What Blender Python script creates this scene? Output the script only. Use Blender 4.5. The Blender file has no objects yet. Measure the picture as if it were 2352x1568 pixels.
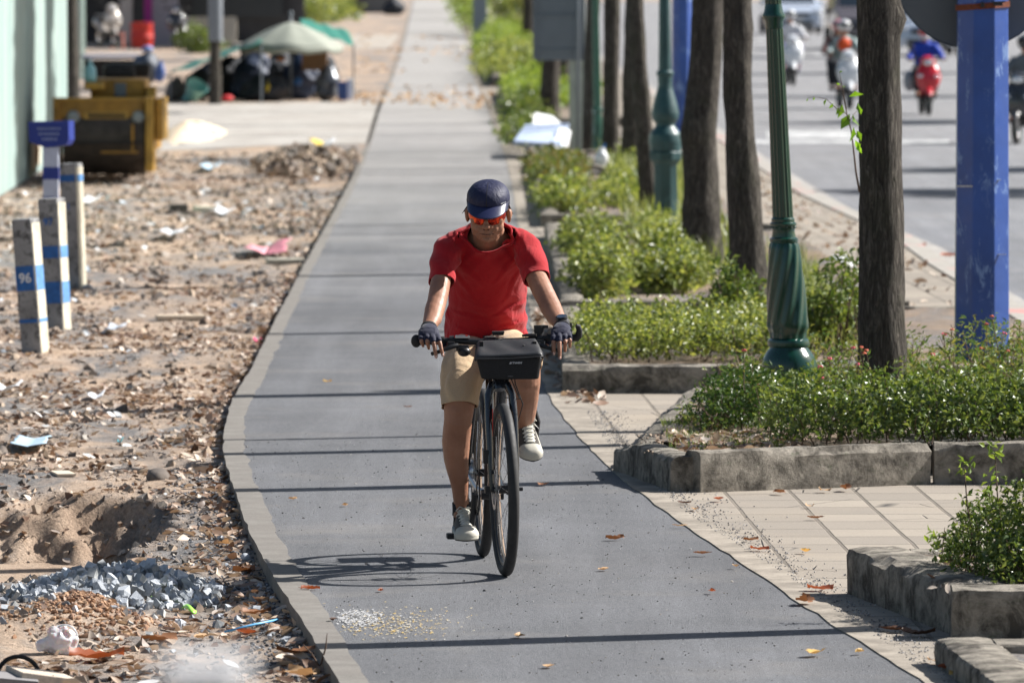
import bpy, bmesh, math, random
import numpy as np
from mathutils import Vector, Matrix, noise

# ------------------------------------------------------------------ camera, sky, sun, exposure
sc = bpy.context.scene
COL = sc.collection
CAM_H = 2.47
FPX = 18800.0                 # focal length in pixels of a 2352 px wide frame
PITCH = math.atan(894.0 / FPX)
cam_d = bpy.data.cameras.new('camera')
cam_d.sensor_width = 36.0
cam_d.lens = FPX / 2352.0 * 36.0
cam_d.clip_start = 0.5
cam_d.clip_end = 5000
cam_d.dof.use_dof = True
cam_d.dof.focus_distance = 33.6
cam_d.dof.aperture_fstop = 8.2
cam = bpy.data.objects.new('camera', cam_d)
COL.objects.link(cam)
cam.location = (0, 0, CAM_H)
cam.rotation_euler = (math.pi / 2 - PITCH, 0, 0)
sc.camera = cam

SUN = Vector((1.15, 0.42, 1.0)).normalized()      # direction towards the sun
elev = math.asin(SUN.z)
world = bpy.data.worlds.new('World')
sc.world = world
world.use_nodes = True
wn = world.node_tree
wn.nodes.clear()
wo = wn.nodes.new('ShaderNodeOutputWorld')
wb = wn.nodes.new('ShaderNodeBackground')
ws = wn.nodes.new('ShaderNodeTexSky')
ws.sky_type = 'NISHITA'
ws.sun_disc = False
ws.sun_elevation = elev
ws.sun_rotation = math.atan2(SUN.x, SUN.y)
ws.air_density = 1.2
ws.dust_density = 2.0
wb.inputs['Strength'].default_value = 0.05
wn.links.new(ws.outputs[0], wb.inputs[0])
wn.links.new(wb.outputs[0], wo.inputs[0])
sl = bpy.data.lights.new('sun', 'SUN')
sl.energy = 5.0
sl.angle = math.radians(0.5)
sl.color = (1.0, 0.965, 0.92)
so = bpy.data.objects.new('sun', sl)
COL.objects.link(so)
so.rotation_euler = SUN.to_track_quat('Z', 'Y').to_euler()
so.location = (30, 40, 40)
sc.view_settings.view_transform = 'Standard'
sc.view_settings.look = 'None'
sc.view_settings.exposure = 0.95
sc.view_settings.gamma = 1.0
sc.render.film_transparent = False

# ------------------------------------------------------------------ helpers
R_ = random.Random(7)
NR = np.random.default_rng(11)
rad = math.radians
cp, sp = math.cos(PITCH), math.sin(PITCH)

def ray(px, py):
 a = (px - 1176.0) / FPX
 b = (784.0 - py) / FPX
 return Vector((a, cp + b * sp, -sp + b * cp))

def G(px, py, z=0.0):
 'point of height z seen at a pixel of the photograph'
 d = ray(px, py)
 t = (z - CAM_H) / d.z
 return Vector((d.x * t, d.y * t, z))

def P(px, py, Y):
 d = ray(px, py)
 t = Y / d.y
 return Vector((d.x * t, Y, CAM_H + d.z * t))

def zat(py, Y):
 return P(1176, py, Y).z

def xat(px, Y):
 return (px - 1176.0) / FPX * Y

class MB:
 'collects shapes; build() links them as one mesh object'
 def __init__(s):
  s.v = []
  s.f = []
 def add(s, vs, fs, M=None):
  b = len(s.v)
  if M is not None:
   vs = [M @ Vector(v) for v in vs]
  s.v.extend([tuple(v) for v in vs])
  s.f.extend([tuple(i + b for i in f) for f in fs])
  return s
 def box(s, c, d, M=None, bev=0.0, rot=None):
  x, y, z = d[0] / 2, d[1] / 2, d[2] / 2
  bm = bmesh.new()
  bmesh.ops.create_cube(bm, size=1.0)
  for v in bm.verts:
   v.co = Vector((v.co.x * 2 * x, v.co.y * 2 * y, v.co.z * 2 * z))
  if bev > 0:
   bmesh.ops.bevel(bm, geom=bm.edges[:] , offset=bev, segments=2, affect='EDGES', profile=0.7)
  if rot is not None:
   bmesh.ops.transform(bm, matrix=rot.to_4x4() if hasattr(rot, 'to_4x4') else rot, verts=bm.verts)
  bmesh.ops.translate(bm, vec=Vector(c), verts=bm.verts)
  bm.verts.index_update()
  s.add([v.co.copy() for v in bm.verts], [[v.index for v in f.verts] for f in bm.faces], M)
  bm.free()
  return s
 def tube(s, pts, ra, rb=None, ref=None, n=12, M=None, cap=True):
  'loft of elliptical rings along a path: ra along ref, rb across'
  pts = [Vector(p) for p in pts]
  k = len(pts)
  if not hasattr(ra, '__len__'):
   ra = [ra] * k
  if rb is None:
   rb = ra
  elif not hasattr(rb, '__len__'):
   rb = [rb] * k
  vs, fs = [], []
  prev = None
  for i, p in enumerate(pts):
   t = (pts[min(i + 1, k - 1)] - pts[max(i - 1, 0)])
   if t.length < 1e-9:
    t = Vector((0, 0, 1))
   t.normalize()
   r = Vector(ref) if ref is not None else (prev if prev is not None else Vector((1, 0, 0)) if abs(t.x) < 0.8 else Vector((0, 1, 0)))
   u = r - t * r.dot(t)
   if u.length < 1e-6:
    u = t.orthogonal()
   u.normalize()
   prev = u
   w = t.cross(u)
   for j in range(n):
    a = 2 * math.pi * j / n
    vs.append(p + u * (ra[i] * math.cos(a)) + w * (rb[i] * math.sin(a)))
  for i in range(k - 1):
   for j in range(n):
    fs.append((i * n + j, i * n + (j + 1) % n, (i + 1) * n + (j + 1) % n, (i + 1) * n + j))
  if cap:
   fs.append(tuple(range(n - 1, -1, -1)))
   fs.append(tuple((k - 1) * n + j for j in range(n)))
  return s.add(vs, fs, M)
 def ell(s, c, r, M=None, rot=None, n=14, m=9):
  c = Vector(c)
  vs, fs = [Vector((0, 0, 1))], []
  for i in range(1, m):
   th = math.pi * i / m
   for j in range(n):
    a = 2 * math.pi * j / n
    vs.append(Vector((math.sin(th) * math.cos(a), math.sin(th) * math.sin(a), math.cos(th))))
  vs.append(Vector((0, 0, -1)))
  for j in range(n):
   fs.append((0, 1 + j, 1 + (j + 1) % n))
   fs.append((len(vs) - 1, 1 + (m - 2) * n + (j + 1) % n, 1 + (m - 2) * n + j))
  for i in range(m - 2):
   for j in range(n):
    a, b = 1 + i * n + j, 1 + i * n + (j + 1) % n
    fs.append((a, a + n, b + n, b))
  out = []
  for v in vs:
   q = Vector((v.x * r[0], v.y * r[1], v.z * r[2]))
   if rot is not None:
    q = rot @ q
   out.append(c + q)
  return s.add(out, fs, M)
 def lathe(s, prof, n=32, c=(0, 0, 0), mod=None, M=None, lean=(0, 0)):
  'prof: list of (r, z); mod(angle, z, r) -> r; lean = shift per metre'
  c = Vector(c)
  vs, fs = [], []
  for r, z in prof:
   for j in range(n):
    a = 2 * math.pi * j / n
    rr = mod(a, z, r) if mod else r
    vs.append(c + Vector((rr * math.cos(a) + lean[0] * z, rr * math.sin(a) + lean[1] * z, z)))
  k = len(prof)
  for i in range(k - 1):
   for j in range(n):
    fs.append((i * n + j, i * n + (j + 1) % n, (i + 1) * n + (j + 1) % n, (i + 1) * n + j))
  fs.append(tuple(range(n - 1, -1, -1)))
  fs.append(tuple((k - 1) * n + j for j in range(n)))
  return s.add(vs, fs, M)
 def prism(s, poly, z0, z1, M=None):
  n = len(poly)
  vs = [(p[0], p[1], z0) for p in poly] + [(p[0], p[1], z1) for p in poly]
  fs = [tuple(range(n - 1, -1, -1)), tuple(range(n, 2 * n))]
  fs += [(i, (i + 1) % n, (i + 1) % n + n, i + n) for i in range(n)]
  return s.add(vs, fs, M)
 def torus(s, c, R, r, axis='X', n=64, m=12, prof=None, M=None):
  c = Vector(c)
  vs, fs = [], []
  pr = prof or [(r * math.cos(2 * math.pi * j / m), r * math.sin(2 * math.pi * j / m)) for j in range(m)]
  m = len(pr)
  for i in range(n):
   a = 2 * math.pi * i / n
   for (dr, dx) in pr:
    q = (R + dr)
    if axis == 'X':
     vs.append(c + Vector((dx, q * math.cos(a), q * math.sin(a))))
    elif axis == 'Z':
     vs.append(c + Vector((q * math.cos(a), q * math.sin(a), dx)))
    else:
     vs.append(c + Vector((q * math.cos(a), dx, q * math.sin(a))))
  for i in range(n):
   for j in range(m):
    fs.append((i * m + j, i * m + (j + 1) % m, ((i + 1) % n) * m + (j + 1) % m, ((i + 1) % n) * m + j))
  return s.add(vs, fs, M)
 def mesh(s, name='m'):
  me = bpy.data.meshes.new(name)
  me.from_pydata(s.v, [], s.f)
  me.update()
  return me
 def build(s, name, mat, parent=None, smooth=False, angle=None):
  return link_mesh(name, s.mesh(name), mat, parent, smooth, angle)

def root_of(o):
 while o.parent:
  o = o.parent
 return o

def link_mesh(name, me, mat, parent=None, smooth=False, angle=40):
 o = bpy.data.objects.new(name, me)
 COL.objects.link(o)
 if mat is not None:
  me.materials.clear()
  me.materials.append(mat)
 bm = bmesh.new()
 bm.from_mesh(me)
 bmesh.ops.recalc_face_normals(bm, faces=bm.faces)
 if smooth and angle:
  for e in bm.edges:
   if len(e.link_faces) == 2 and e.calc_face_angle(0) > rad(angle):
    e.smooth = False
 for f in bm.faces:
  f.smooth = bool(smooth)
 bm.to_mesh(me)
 bm.free()
 if parent is not None:
  off = root_of(parent).location
  me.transform(Matrix.Translation(-off))
  o.parent = parent
 return o

def np_mesh(name, verts, faces, mat, parent=None, smooth=False):
 'fast mesh of equal-sized faces from arrays'
 me = bpy.data.meshes.new(name)
 verts = np.asarray(verts, dtype=np.float32)
 faces = np.asarray(faces, dtype=np.int32)
 if parent is not None:
  verts = verts - np.array(root_of(parent).location, dtype=np.float32)
 k = faces.shape[1]
 me.vertices.add(len(verts))
 me.vertices.foreach_set('co', verts.ravel())
 me.loops.add(faces.size)
 me.loops.foreach_set('vertex_index', faces.ravel())
 me.polygons.add(len(faces))
 me.polygons.foreach_set('loop_start', np.arange(0, faces.size, k, dtype=np.int32))
 me.polygons.foreach_set('loop_total', np.full(len(faces), k, dtype=np.int32))
 me.polygons.foreach_set('use_smooth', np.full(len(faces), bool(smooth)))
 me.update(calc_edges=True)
 me.validate()
 me.materials.append(mat)
 o = bpy.data.objects.new(name, me)
 COL.objects.link(o)
 if parent is not None:
  o.parent = parent
 return o

def thing(name, label, cat, loc=(0, 0, 0), group=None):
 o = bpy.data.objects.new(name, None)
 o.empty_display_size = 0.1
 COL.objects.link(o)
 o.location = loc
 o['label'] = label
 o['category'] = cat
 if group:
  o['group'] = group
 return o

def tag(o, label=None, cat=None, group=None, kind=None):
 if label: o['label'] = label
 if cat: o['category'] = cat
 if group: o['group'] = group
 if kind: o['kind'] = kind
 return o

def copy_tree(o, parent=None):
 c = o.copy()
 COL.objects.link(c)
 if parent is not None:
  c.parent = parent
 for ch in list(o.children):
  copy_tree(ch, c)
 return c

def fuse(mb, voxel, it=4, fac=0.5):
 'one continuous surface out of overlapping closed shapes'
 me = mb.mesh('tmp')
 o = bpy.data.objects.new('tmp', me)
 COL.objects.link(o)
 bm = bmesh.new(); bm.from_mesh(me)
 bmesh.ops.recalc_face_normals(bm, faces=bm.faces)
 bm.to_mesh(me); bm.free()
 m = o.modifiers.new('r', 'REMESH')
 m.mode = 'VOXEL'
 m.voxel_size = voxel
 if it:
  s = o.modifiers.new('s', 'SMOOTH')
  s.factor = fac
  s.iterations = it
 dg = bpy.context.evaluated_depsgraph_get()
 dg.update()
 out = bpy.data.meshes.new_from_object(o.evaluated_get(dg))
 bpy.data.objects.remove(o)
 bpy.data.meshes.remove(me)
 return out

def cut(me, co, no, radius):
 'opens a garment: removes what lies past a plane near a point'
 co, no = Vector(co), Vector(no).normalized()
 bm = bmesh.new(); bm.from_mesh(me)
 fs = [f for f in bm.faces if (f.calc_center_median() - co).length < radius]
 es = {e for f in fs for e in f.edges}
 vs = {v for f in fs for v in f.verts}
 bmesh.ops.bisect_plane(bm, geom=list(vs) + list(es) + fs, plane_co=co, plane_no=no)
 dl = [f for f in bm.faces if (f.calc_center_median() - co).length < radius and (f.calc_center_median() - co).dot(no) > 1e-5]
 bmesh.ops.delete(bm, geom=dl, context='FACES')
 bm.to_mesh(me); bm.free()
 return me

def displace(me, fn):
 'moves each vertex by fn(co, normal) along its normal'
 me.update()
 n = len(me.vertices)
 co = np.empty(n * 3, dtype=np.float64); me.vertices.foreach_get('co', co)
 no = np.empty(n * 3, dtype=np.float32); me.vertex_normals.foreach_get('vector', no)
 co = co.reshape(-1, 3); no = no.reshape(-1, 3)
 d = fn(co, no)
 co = co + no * d[:, None]
 me.vertices.foreach_set('co', co.ravel())
 me.update()

def solid(o, t, off=-1):
 m = o.modifiers.new('thickness', 'SOLIDIFY')
 m.thickness = t
 m.offset = off
 return o

def smoothnoise(p, scale, seed=0):
 'cheap vectorised value noise, p (n,3), in -1..1'
 q = p * scale + seed * 17.31
 i = np.floor(q).astype(np.int64)
 f = q - i
 f = f * f * (3 - 2 * f)
 def h(a, b, c):
  n = (a * 73856093) ^ (b * 19349663) ^ (c * 83492791) ^ (seed * 2654435)
  n = (n ^ (n >> 13)) * 1274126177
  return ((n & 0xFFFF) / 32767.5) - 1.0
 r = 0
 for dx in (0, 1):
  for dy in (0, 1):
   for dz in (0, 1):
    w = (f[:, 0] if dx else 1 - f[:, 0]) * (f[:, 1] if dy else 1 - f[:, 1]) * (f[:, 2] if dz else 1 - f[:, 2])
    r = r + w * h(i[:, 0] + dx, i[:, 1] + dy, i[:, 2] + dz)
 return r

# ------------------------------------------------------------------ materials
MATS = {}
class NT:
 def __init__(s, name):
  s.m = bpy.data.materials.new(name)
  s.m.use_nodes = True
  s.t = s.m.node_tree
  s.t.nodes.clear()
  s.out = s.n('ShaderNodeOutputMaterial')
  s.b = s.n('ShaderNodeBsdfPrincipled')
  s.l(s.b.outputs[0], s.out.inputs[0])
  s.tc = s.n('ShaderNodeTexCoord')
 def n(s, t, **k):
  x = s.t.nodes.new(t)
  for a, b in k.items():
   setattr(x, a, b)
  return x
 def l(s, a, b):
  s.t.links.new(a, b)
 def vec(s, scale=(1, 1, 1), rot=(0, 0, 0), src='Object'):
  m = s.n('ShaderNodeMapping')
  m.inputs['Scale'].default_value = scale
  m.inputs['Rotation'].default_value = rot
  s.l(s.tc.outputs[src], m.inputs[0])
  return m.outputs[0]
 def noise(s, scale, detail=4, rough=0.55, vec=None, dist=0.0):
  x = s.n('ShaderNodeTexNoise')
  x.inputs['Scale'].default_value = scale
  x.inputs['Detail'].default_value = detail
  x.inputs['Roughness'].default_value = rough
  x.inputs['Distortion'].default_value = dist
  s.l(vec if vec is not None else s.tc.outputs['Object'], x.inputs['Vector'])
  return x.outputs[0]
 def voro(s, scale, vec=None, feature='F1', out=0):
  x = s.n('ShaderNodeTexVoronoi', feature=feature)
  x.inputs['Scale'].default_value = scale
  s.l(vec if vec is not None else s.tc.outputs['Object'], x.inputs['Vector'])
  return x.outputs[out]
 def ramp(s, fac, stops, interp='LINEAR'):
  x = s.n('ShaderNodeValToRGB')
  cr = x.color_ramp
  cr.interpolation = interp
  while len(cr.elements) < len(stops):
   cr.elements.new(0.5)
  for e, (p, c) in zip(cr.elements, stops):
   e.position = p
   e.color = (c, c, c, 1) if not hasattr(c, '__len__') else (c[0], c[1], c[2], 1)
  s.l(fac, x.inputs[0])
  return x.outputs[0]
 def mix(s, fac, a, b, mode='MIX'):
  x = s.n('ShaderNodeMix', data_type='RGBA', blend_type=mode)
  for sock, val in ((0, fac), (6, a), (7, b)):
   if hasattr(val, 'is_linked'):
    s.l(val, x.inputs[sock])
   elif sock == 0:
    x.inputs[0].default_value = val
   else:
    x.inputs[sock].default_value = (val[0], val[1], val[2], 1)
  return x.outputs[2]
 def math(s, op, a, b=0.0):
  x = s.n('ShaderNodeMath', operation=op)
  for i, v in ((0, a), (1, b)):
   if hasattr(v, 'is_linked'):
    s.l(v, x.inputs[i])
   else:
    x.inputs[i].default_value = v
  return x.outputs[0]
 def rough(s, v):
  s._set('Roughness', v)
 def _set(s, k, v):
  if hasattr(v, 'is_linked'):
   s.l(v, s.b.inputs[k])
  elif hasattr(v, '__len__'):
   s.b.inputs[k].default_value = (v[0], v[1], v[2], 1)
  else:
   s.b.inputs[k].default_value = v
 def bump(s, h, strength=0.3, dist=0.01):
  x = s.n('ShaderNodeBump')
  x.inputs['Strength'].default_value = strength
  x.inputs['Distance'].default_value = dist
  s.l(h, x.inputs['Height'])
  s.l(x.outputs[0], s.b.inputs['Normal'])
 def isl(s):
  return s.n('ShaderNodeNewGeometry').outputs['Random Per Island']

def mat(name, col, rough=0.6, metal=0.0, var=0.15, scale=20.0, bump=0.0, bscale=None, bdist=0.005, coat=0.0, spec=0.5, sheen=0.0, sss=0.0):
 if name in MATS:
  return MATS[name]
 t = NT(name)
 c = Vector(col)
 n = t.noise(scale, 5, 0.6)
 t._set('Base Color', t.ramp(n, [(0.25, c * (1 - var)), (0.75, [min(1, v) for v in c * (1 + var)])]))
 t._set('Roughness', t.ramp(t.noise(scale * 0.7, 3), [(0.3, max(0, rough - 0.08)), (0.7, min(1, rough + 0.08))]))
 t._set('Metallic', metal)
 t._set('Coat Weight', coat)
 t._set('Specular IOR Level', spec)
 if sheen:
  t._set('Sheen Weight', sheen)
 if sss:
  t._set('Subsurface Weight', sss)
  t.b.inputs['Subsurface Radius'].default_value = (0.012, 0.005, 0.003)
  t.b.inputs['Subsurface Scale'].default_value = 1.0
 if bump:
  t.bump(t.noise(bscale or scale * 3, 5), bump, bdist)
 MATS[name] = t.m
 return t.m

def leaf_mat(name, cols, trans=0.4, rough=0.45, spec=0.5, tint=(1.25, 1.15, 0.5)):
 if name in MATS:
  return MATS[name]
 t = NT(name)
 k = len(cols)
 c = t.ramp(t.isl(), [(i / max(1, k - 1), cols[i]) for i in range(k)])
 t._set('Base Color', c)
 t._set('Roughness', rough)
 t._set('Specular IOR Level', spec)
 if trans > 0:
  tr = t.n('ShaderNodeBsdfTranslucent')
  c2 = t.mix(1.0, c, tint, 'MULTIPLY')
  t.l(c2, tr.inputs[0])
  mx = t.n('ShaderNodeMixShader')
  mx.inputs[0].default_value = trans
  t.l(t.b.outputs[0], mx.inputs[1])
  t.l(tr.outputs[0], mx.inputs[2])
  t.l(mx.outputs[0], t.out.inputs[0])
 MATS[name] = t.m
 return t.m

# --- fast clouds of leaves, curled dry leaves and stones
def rand_rot(n, up=0.0, rng=NR):
 'n random frames; up>0 pulls the third axis towards +Z'
 z = rng.normal(size=(n, 3))
 z[:, 2] += up
 z /= np.linalg.norm(z, axis=1)[:, None]
 a = rng.normal(size=(n, 3))
 x = a - (a * z).sum(1)[:, None] * z
 x /= np.linalg.norm(x, axis=1)[:, None]
 y = np.cross(z, x)
 return x, y, z

def leaves(pos, size, aspect=0.45, up=0.6, fold=0.15, rng=NR, dirv=None):
 n = len(pos)
 x, y, z = rand_rot(n, up, rng)
 if dirv is not None:
  y = dirv / np.linalg.norm(dirv, axis=1)[:, None]
  x = np.cross(y, z); x /= np.linalg.norm(x, axis=1)[:, None]
  z = np.cross(x, y)
 s = np.asarray(size)[:, None] if hasattr(size, '__len__') else np.full((n, 1), size)
 T = [(0, 0, 0), (-.5 * aspect, .45, fold), (0, .5, 0), (.5 * aspect, .45, fold), (0, 1, -fold * 0.6)]
 V = np.stack([pos + s * (x * a + y * b + z * c) for a, b, c in T], 1).reshape(-1, 3)
 b = (np.arange(n) * 5)[:, None]
 F = np.concatenate([b + np.array([0, 2, 1]), b + np.array([0, 3, 2]), b + np.array([1, 2, 4]), b + np.array([2, 3, 4])], 0)
 return V, F

def dry_leaves(pos, size, rng=NR, curl=1.0):
 'curled brown leaves: 3 x 5 grids with a bent midrib and ragged rim'
 n = len(pos)
 x, y, z = rand_rot(n, 2.4, rng)
 s = np.asarray(size)[:, None, None]
 us = np.array([-1, -.5, 0, .5, 1.0]); ws = np.array([0.06, .42, .5, .36, .03])
 cu = rng.uniform(-0.1, 1.0, n)[:, None, None] * curl
 cl = rng.uniform(-0.5, .6, n)[:, None, None] * curl
 V = []
 for i, u in enumerate(us):
  for side in (-1, 0, 1):
   w = ws[i] * side * (1 + rng.uniform(-.25, .25, n))[:, None]
   up_ = cu[:, :, 0] * (abs(side) * ws[i] * 0.6) + cl[:, :, 0] * (u * u) * 0.35 + rng.uniform(-.04, .06, n)[:, None]
   V.append(pos + s[:, :, 0] * 0.5 * (y * u + x * w * 1.0 + z * up_))
 V = np.stack(V, 1).reshape(-1, 3)
 q = []
 for i in range(4):
  for j in range(2):
   a = i * 3 + j
   q.append([a, a + 1, a + 4, a + 3])
 q = np.array(q)
 F = ((np.arange(n) * 15)[:, None, None] + q[None]).reshape(-1, 4)
 return V, F

def stones(pos, size, rng=NR, flat=0.75):
 n = len(pos)
 ph = (1 + 5 ** .5) / 2
 base = np.array([(-1, ph, 0), (1, ph, 0), (-1, -ph, 0), (1, -ph, 0), (0, -1, ph), (0, 1, ph), (0, -1, -ph), (0, 1, -ph), (ph, 0, -1), (ph, 0, 1), (-ph, 0, -1), (-ph, 0, 1)]) / 1.9
 fc = np.array([(0,11,5),(0,5,1),(0,1,7),(0,7,10),(0,10,11),(1,5,9),(5,11,4),(11,10,2),(10,7,6),(7,1,8),(3,9,4),(3,4,2),(3,2,6),(3,6,8),(3,8,9),(4,9,5),(2,4,11),(6,2,10),(8,6,7),(9,8,1)])
 x, y, z = rand_rot(n, 0, rng)
 jit = rng.uniform(.55, 1.2, (n, 12, 1))
 b = base[None] * jit * rng.uniform(.6, 1.25, (n, 1, 3))
 s = np.asarray(size)[:, None, None] * 0.5
 V = pos[:, None] + s * (b[:, :, 0:1] * x[:, None] + b[:, :, 1:2] * y[:, None] + b[:, :, 2:3] * z[:, None])
 V[:, :, 2] = pos[:, None, 2] + (V[:, :, 2] - pos[:, None, 2]) * flat
 F = ((np.arange(n) * 12)[:, None, None] + fc[None]).reshape(-1, 3)
 return V.reshape(-1, 3), F

def chips(pos, size, rng=NR):
 'angular crushed stones: skewed boxes'
 n = len(pos)
 b = np.array([(x, y, z) for x in (-1, 1) for y in (-1, 1) for z in (-1, 1)], float) * .6
 fc = np.array([(0, 1, 3, 2), (4, 6, 7, 5), (0, 4, 5, 1), (2, 3, 7, 6), (0, 2, 6, 4), (1, 5, 7, 3)])
 x, y, z = rand_rot(n, 0, rng)
 b = b[None] * rng.uniform(.45, 1.2, (n, 8, 3)) * rng.uniform(.6, 1.3, (n, 1, 3))
 s = np.asarray(size)[:, None, None] * .5
 V = pos[:, None] + s * (b[:, :, 0:1] * x[:, None] + b[:, :, 1:2] * y[:, None] + b[:, :, 2:3] * z[:, None])
 F = ((np.arange(n) * 8)[:, None, None] + fc[None]).reshape(-1, 4)
 return V.reshape(-1, 3), F

def text_mesh(txt, size, M, name, m, parent, shear=0.0, extrude=0.0006):
 cu = bpy.data.curves.new('t', 'FONT')
 cu.body = txt
 cu.size = size
 cu.extrude = extrude
 cu.shear = shear
 cu.align_x = 'CENTER'
 cu.align_y = 'CENTER'
 cu.offset = size * 0.02
 o = bpy.data.objects.new('t', cu)
 COL.objects.link(o)
 dg = bpy.context.evaluated_depsgraph_get()
 dg.update()
 me = bpy.data.meshes.new_from_object(o.evaluated_get(dg))
 bpy.data.objects.remove(o)
 me.transform(M)
 return link_mesh(name, me, m, parent)
# ------------------------------------------------------------------ the setting
def m_asphalt(name, base, blotch, far=0.8):
 t = NT(name)
 v = t.tc.outputs['Object']
 big = t.noise(0.35, 4, 0.6)
 med = t.noise(3.0, 4, 0.6)
 fine = t.noise(160, 3, 0.7)
 stk = t.noise(1.4, 5, .65, vec=t.vec((2.6, .12, 1)))
 sp_ = t.voro(190)
 b = Vector(base)
 c = t.ramp(big, [(0.3, b * (1 - blotch)), (0.7, b * (1 + blotch))])
 c = t.mix(0.35, c, t.ramp(med, [(0.3, b * 0.8), (0.75, b * 1.25)]))
 c = t.mix(.8, c, t.ramp(stk, [(.3, (.82,) * 3), (.5, (1,) * 3), (.7, (1.28,) * 3)]), 'MULTIPLY')
 c = t.mix(0.7, c, t.ramp(fine, [(0.3, (0.5,) * 3), (0.5, (1,) * 3), (0.72, (1.8,) * 3)]), 'MULTIPLY')
 c = t.mix(.6, c, t.ramp(t.noise(45, 4, .75), [(.32, (.5,) * 3), (.5, (1,) * 3), (.72, (1.7,) * 3)]), 'MULTIPLY')
 c = t.mix(t.ramp(sp_, [(0.05, 1.0), (0.13, 0.0)]), c, b * 2.4)
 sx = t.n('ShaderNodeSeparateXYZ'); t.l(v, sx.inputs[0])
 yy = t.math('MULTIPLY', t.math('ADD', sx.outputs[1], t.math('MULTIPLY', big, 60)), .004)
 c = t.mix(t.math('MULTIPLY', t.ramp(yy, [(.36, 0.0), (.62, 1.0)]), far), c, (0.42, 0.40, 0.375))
 d = t.ramp(t.noise(0.9, 6, 0.7), [(0.52, 0.0), (0.8, 0.35)])
 c = t.mix(d, c, (0.30, 0.27, 0.23))
 t._set('Base Color', c)
 t._set('Roughness', t.ramp(fine, [(0.3, 0.75), (0.7, 0.95)]))
 t._set('Specular IOR Level', 0.35)
 t.bump(t.math('ADD', t.math('MULTIPLY', fine, 1.0), t.math('MULTIPLY', sp_, 0.8)), 0.7, 0.006)
 return t.m

def m_concrete(name, base, stain=(0.10, 0.09, 0.075), amount=0.5, scale=1.0, moss=0.0, joints=0.0, bs=0.8):
 t = NT(name)
 b = Vector(base)
 c = t.ramp(t.noise(6 * scale, 6, 0.65), [(0.25, b * 0.7), (0.55, b), (0.8, b * 1.2)])
 st = t.ramp(t.noise(3.2 * scale, 8, 0.72, dist=0.4), [(0.42, 0.0), (0.60, amount)])
 c = t.mix(st, c, stain)
 if moss:
  c = t.mix(t.ramp(t.noise(5 * scale, 6, 0.7, vec=t.vec((1, 1, 1.7))), [(0.58, 0), (0.72, moss)]), c, (0.05, 0.075, 0.03))
 g = t.noise(120 * scale, 4, 0.7)
 c = t.mix(0.6, c, t.ramp(g, [(0.3, (0.7,) * 3), (0.7, (1.3,) * 3)]), 'MULTIPLY')
 h = t.math('ADD', t.math('MULTIPLY', t.noise(14 * scale, 6, 0.7), 1.0), t.math('MULTIPLY', g, 0.35))
 if joints:
  w = t.n('ShaderNodeTexWave', wave_type='BANDS', bands_direction='Y')
  w.inputs['Scale'].default_value = joints
  w.inputs['Distortion'].default_value = 0.5
  w.inputs['Detail'].default_value = 2
  t.l(t.tc.outputs['Object'], w.inputs['Vector'])
  j = t.ramp(w.outputs[1], [(0.0, 1.0), (0.02, 0.0)])
  c = t.mix(j, c, (0.05, 0.045, 0.04))
 t._set('Base Color', c)
 t._set('Roughness', 0.92)
 t._set('Specular IOR Level', 0.25)
 t.bump(h, bs, 0.012)
 return t.m

def m_tiles():
 t = NT('paving_tiles')
 v = t.vec((1, 1, 1), (0, 0, -0.03))
 ds = t.n('ShaderNodeVectorMath', operation='ADD')
 nz = t.n('ShaderNodeTexNoise'); nz.inputs['Scale'].default_value = 2.0
 t.l(t.tc.outputs['Object'], nz.inputs['Vector'])
 sc_ = t.n('ShaderNodeVectorMath', operation='SCALE'); sc_.inputs['Scale'].default_value = 0.010
 t.l(nz.outputs[1], sc_.inputs[0]); t.l(v, ds.inputs[0]); t.l(sc_.outputs[0], ds.inputs[1])
 br = t.n('ShaderNodeTexBrick')
 br.offset = 0.0
 br.inputs['Scale'].default_value = 1.0
 br.inputs['Brick Width'].default_value = 0.30
 br.inputs['Row Height'].default_value = 0.46
 br.inputs['Mortar Size'].default_value = 0.011
 br.inputs['Mortar Smooth'].default_value = 0.3
 br.inputs['Color1'].default_value = (0.33, 0.29, 0.24, 1)
 br.inputs['Color2'].default_value = (0.25, 0.222, 0.188, 1)
 br.inputs['Mortar'].default_value = (0.15, 0.132, 0.11, 1)
 t.l(ds.outputs[0], br.inputs['Vector'])
 c = t.mix(t.ramp(t.noise(1.6, 7, 0.7), [(0.45, 0), (0.7, 0.55)]), br.outputs[0], (0.27, 0.235, 0.2))
 c = t.mix(t.ramp(t.noise(0.5, 5, 0.6), [(0.5, 0), (0.75, 0.5)]), c, (0.36, 0.30, 0.23))
 # cracks
 vr = t.n('ShaderNodeTexVoronoi', feature='DISTANCE_TO_EDGE'); vr.inputs['Scale'].default_value = 1.3
 t.l(t.vec((1.2, 1, 1), (0, 0, 0.5)), vr.inputs['Vector'])
 ck = t.math('MULTIPLY', t.ramp(vr.outputs[0], [(0.0, 1.0), (0.008, 0.0)]), t.ramp(t.noise(1.1, 2), [(0.5, 0), (0.55, 1)]))
 c = t.mix(ck, c, (0.07, 0.065, 0.06))
 g = t.noise(110, 4, 0.7)
 c = t.mix(0.5, c, t.ramp(g, [(0.3, (0.72,) * 3), (0.7, (1.28,) * 3)]), 'MULTIPLY')
 t._set('Base Color', c)
 t._set('Roughness', 0.9)
 t._set('Specular IOR Level', 0.25)
 h = t.math('SUBTRACT', t.math('MULTIPLY', g, 0.3), t.math('MULTIPLY', br.outputs[1], 1.0))
 h = t.math('SUBTRACT', h, ck)
 t.bump(h, 0.8, 0.008)
 return t.m

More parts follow.
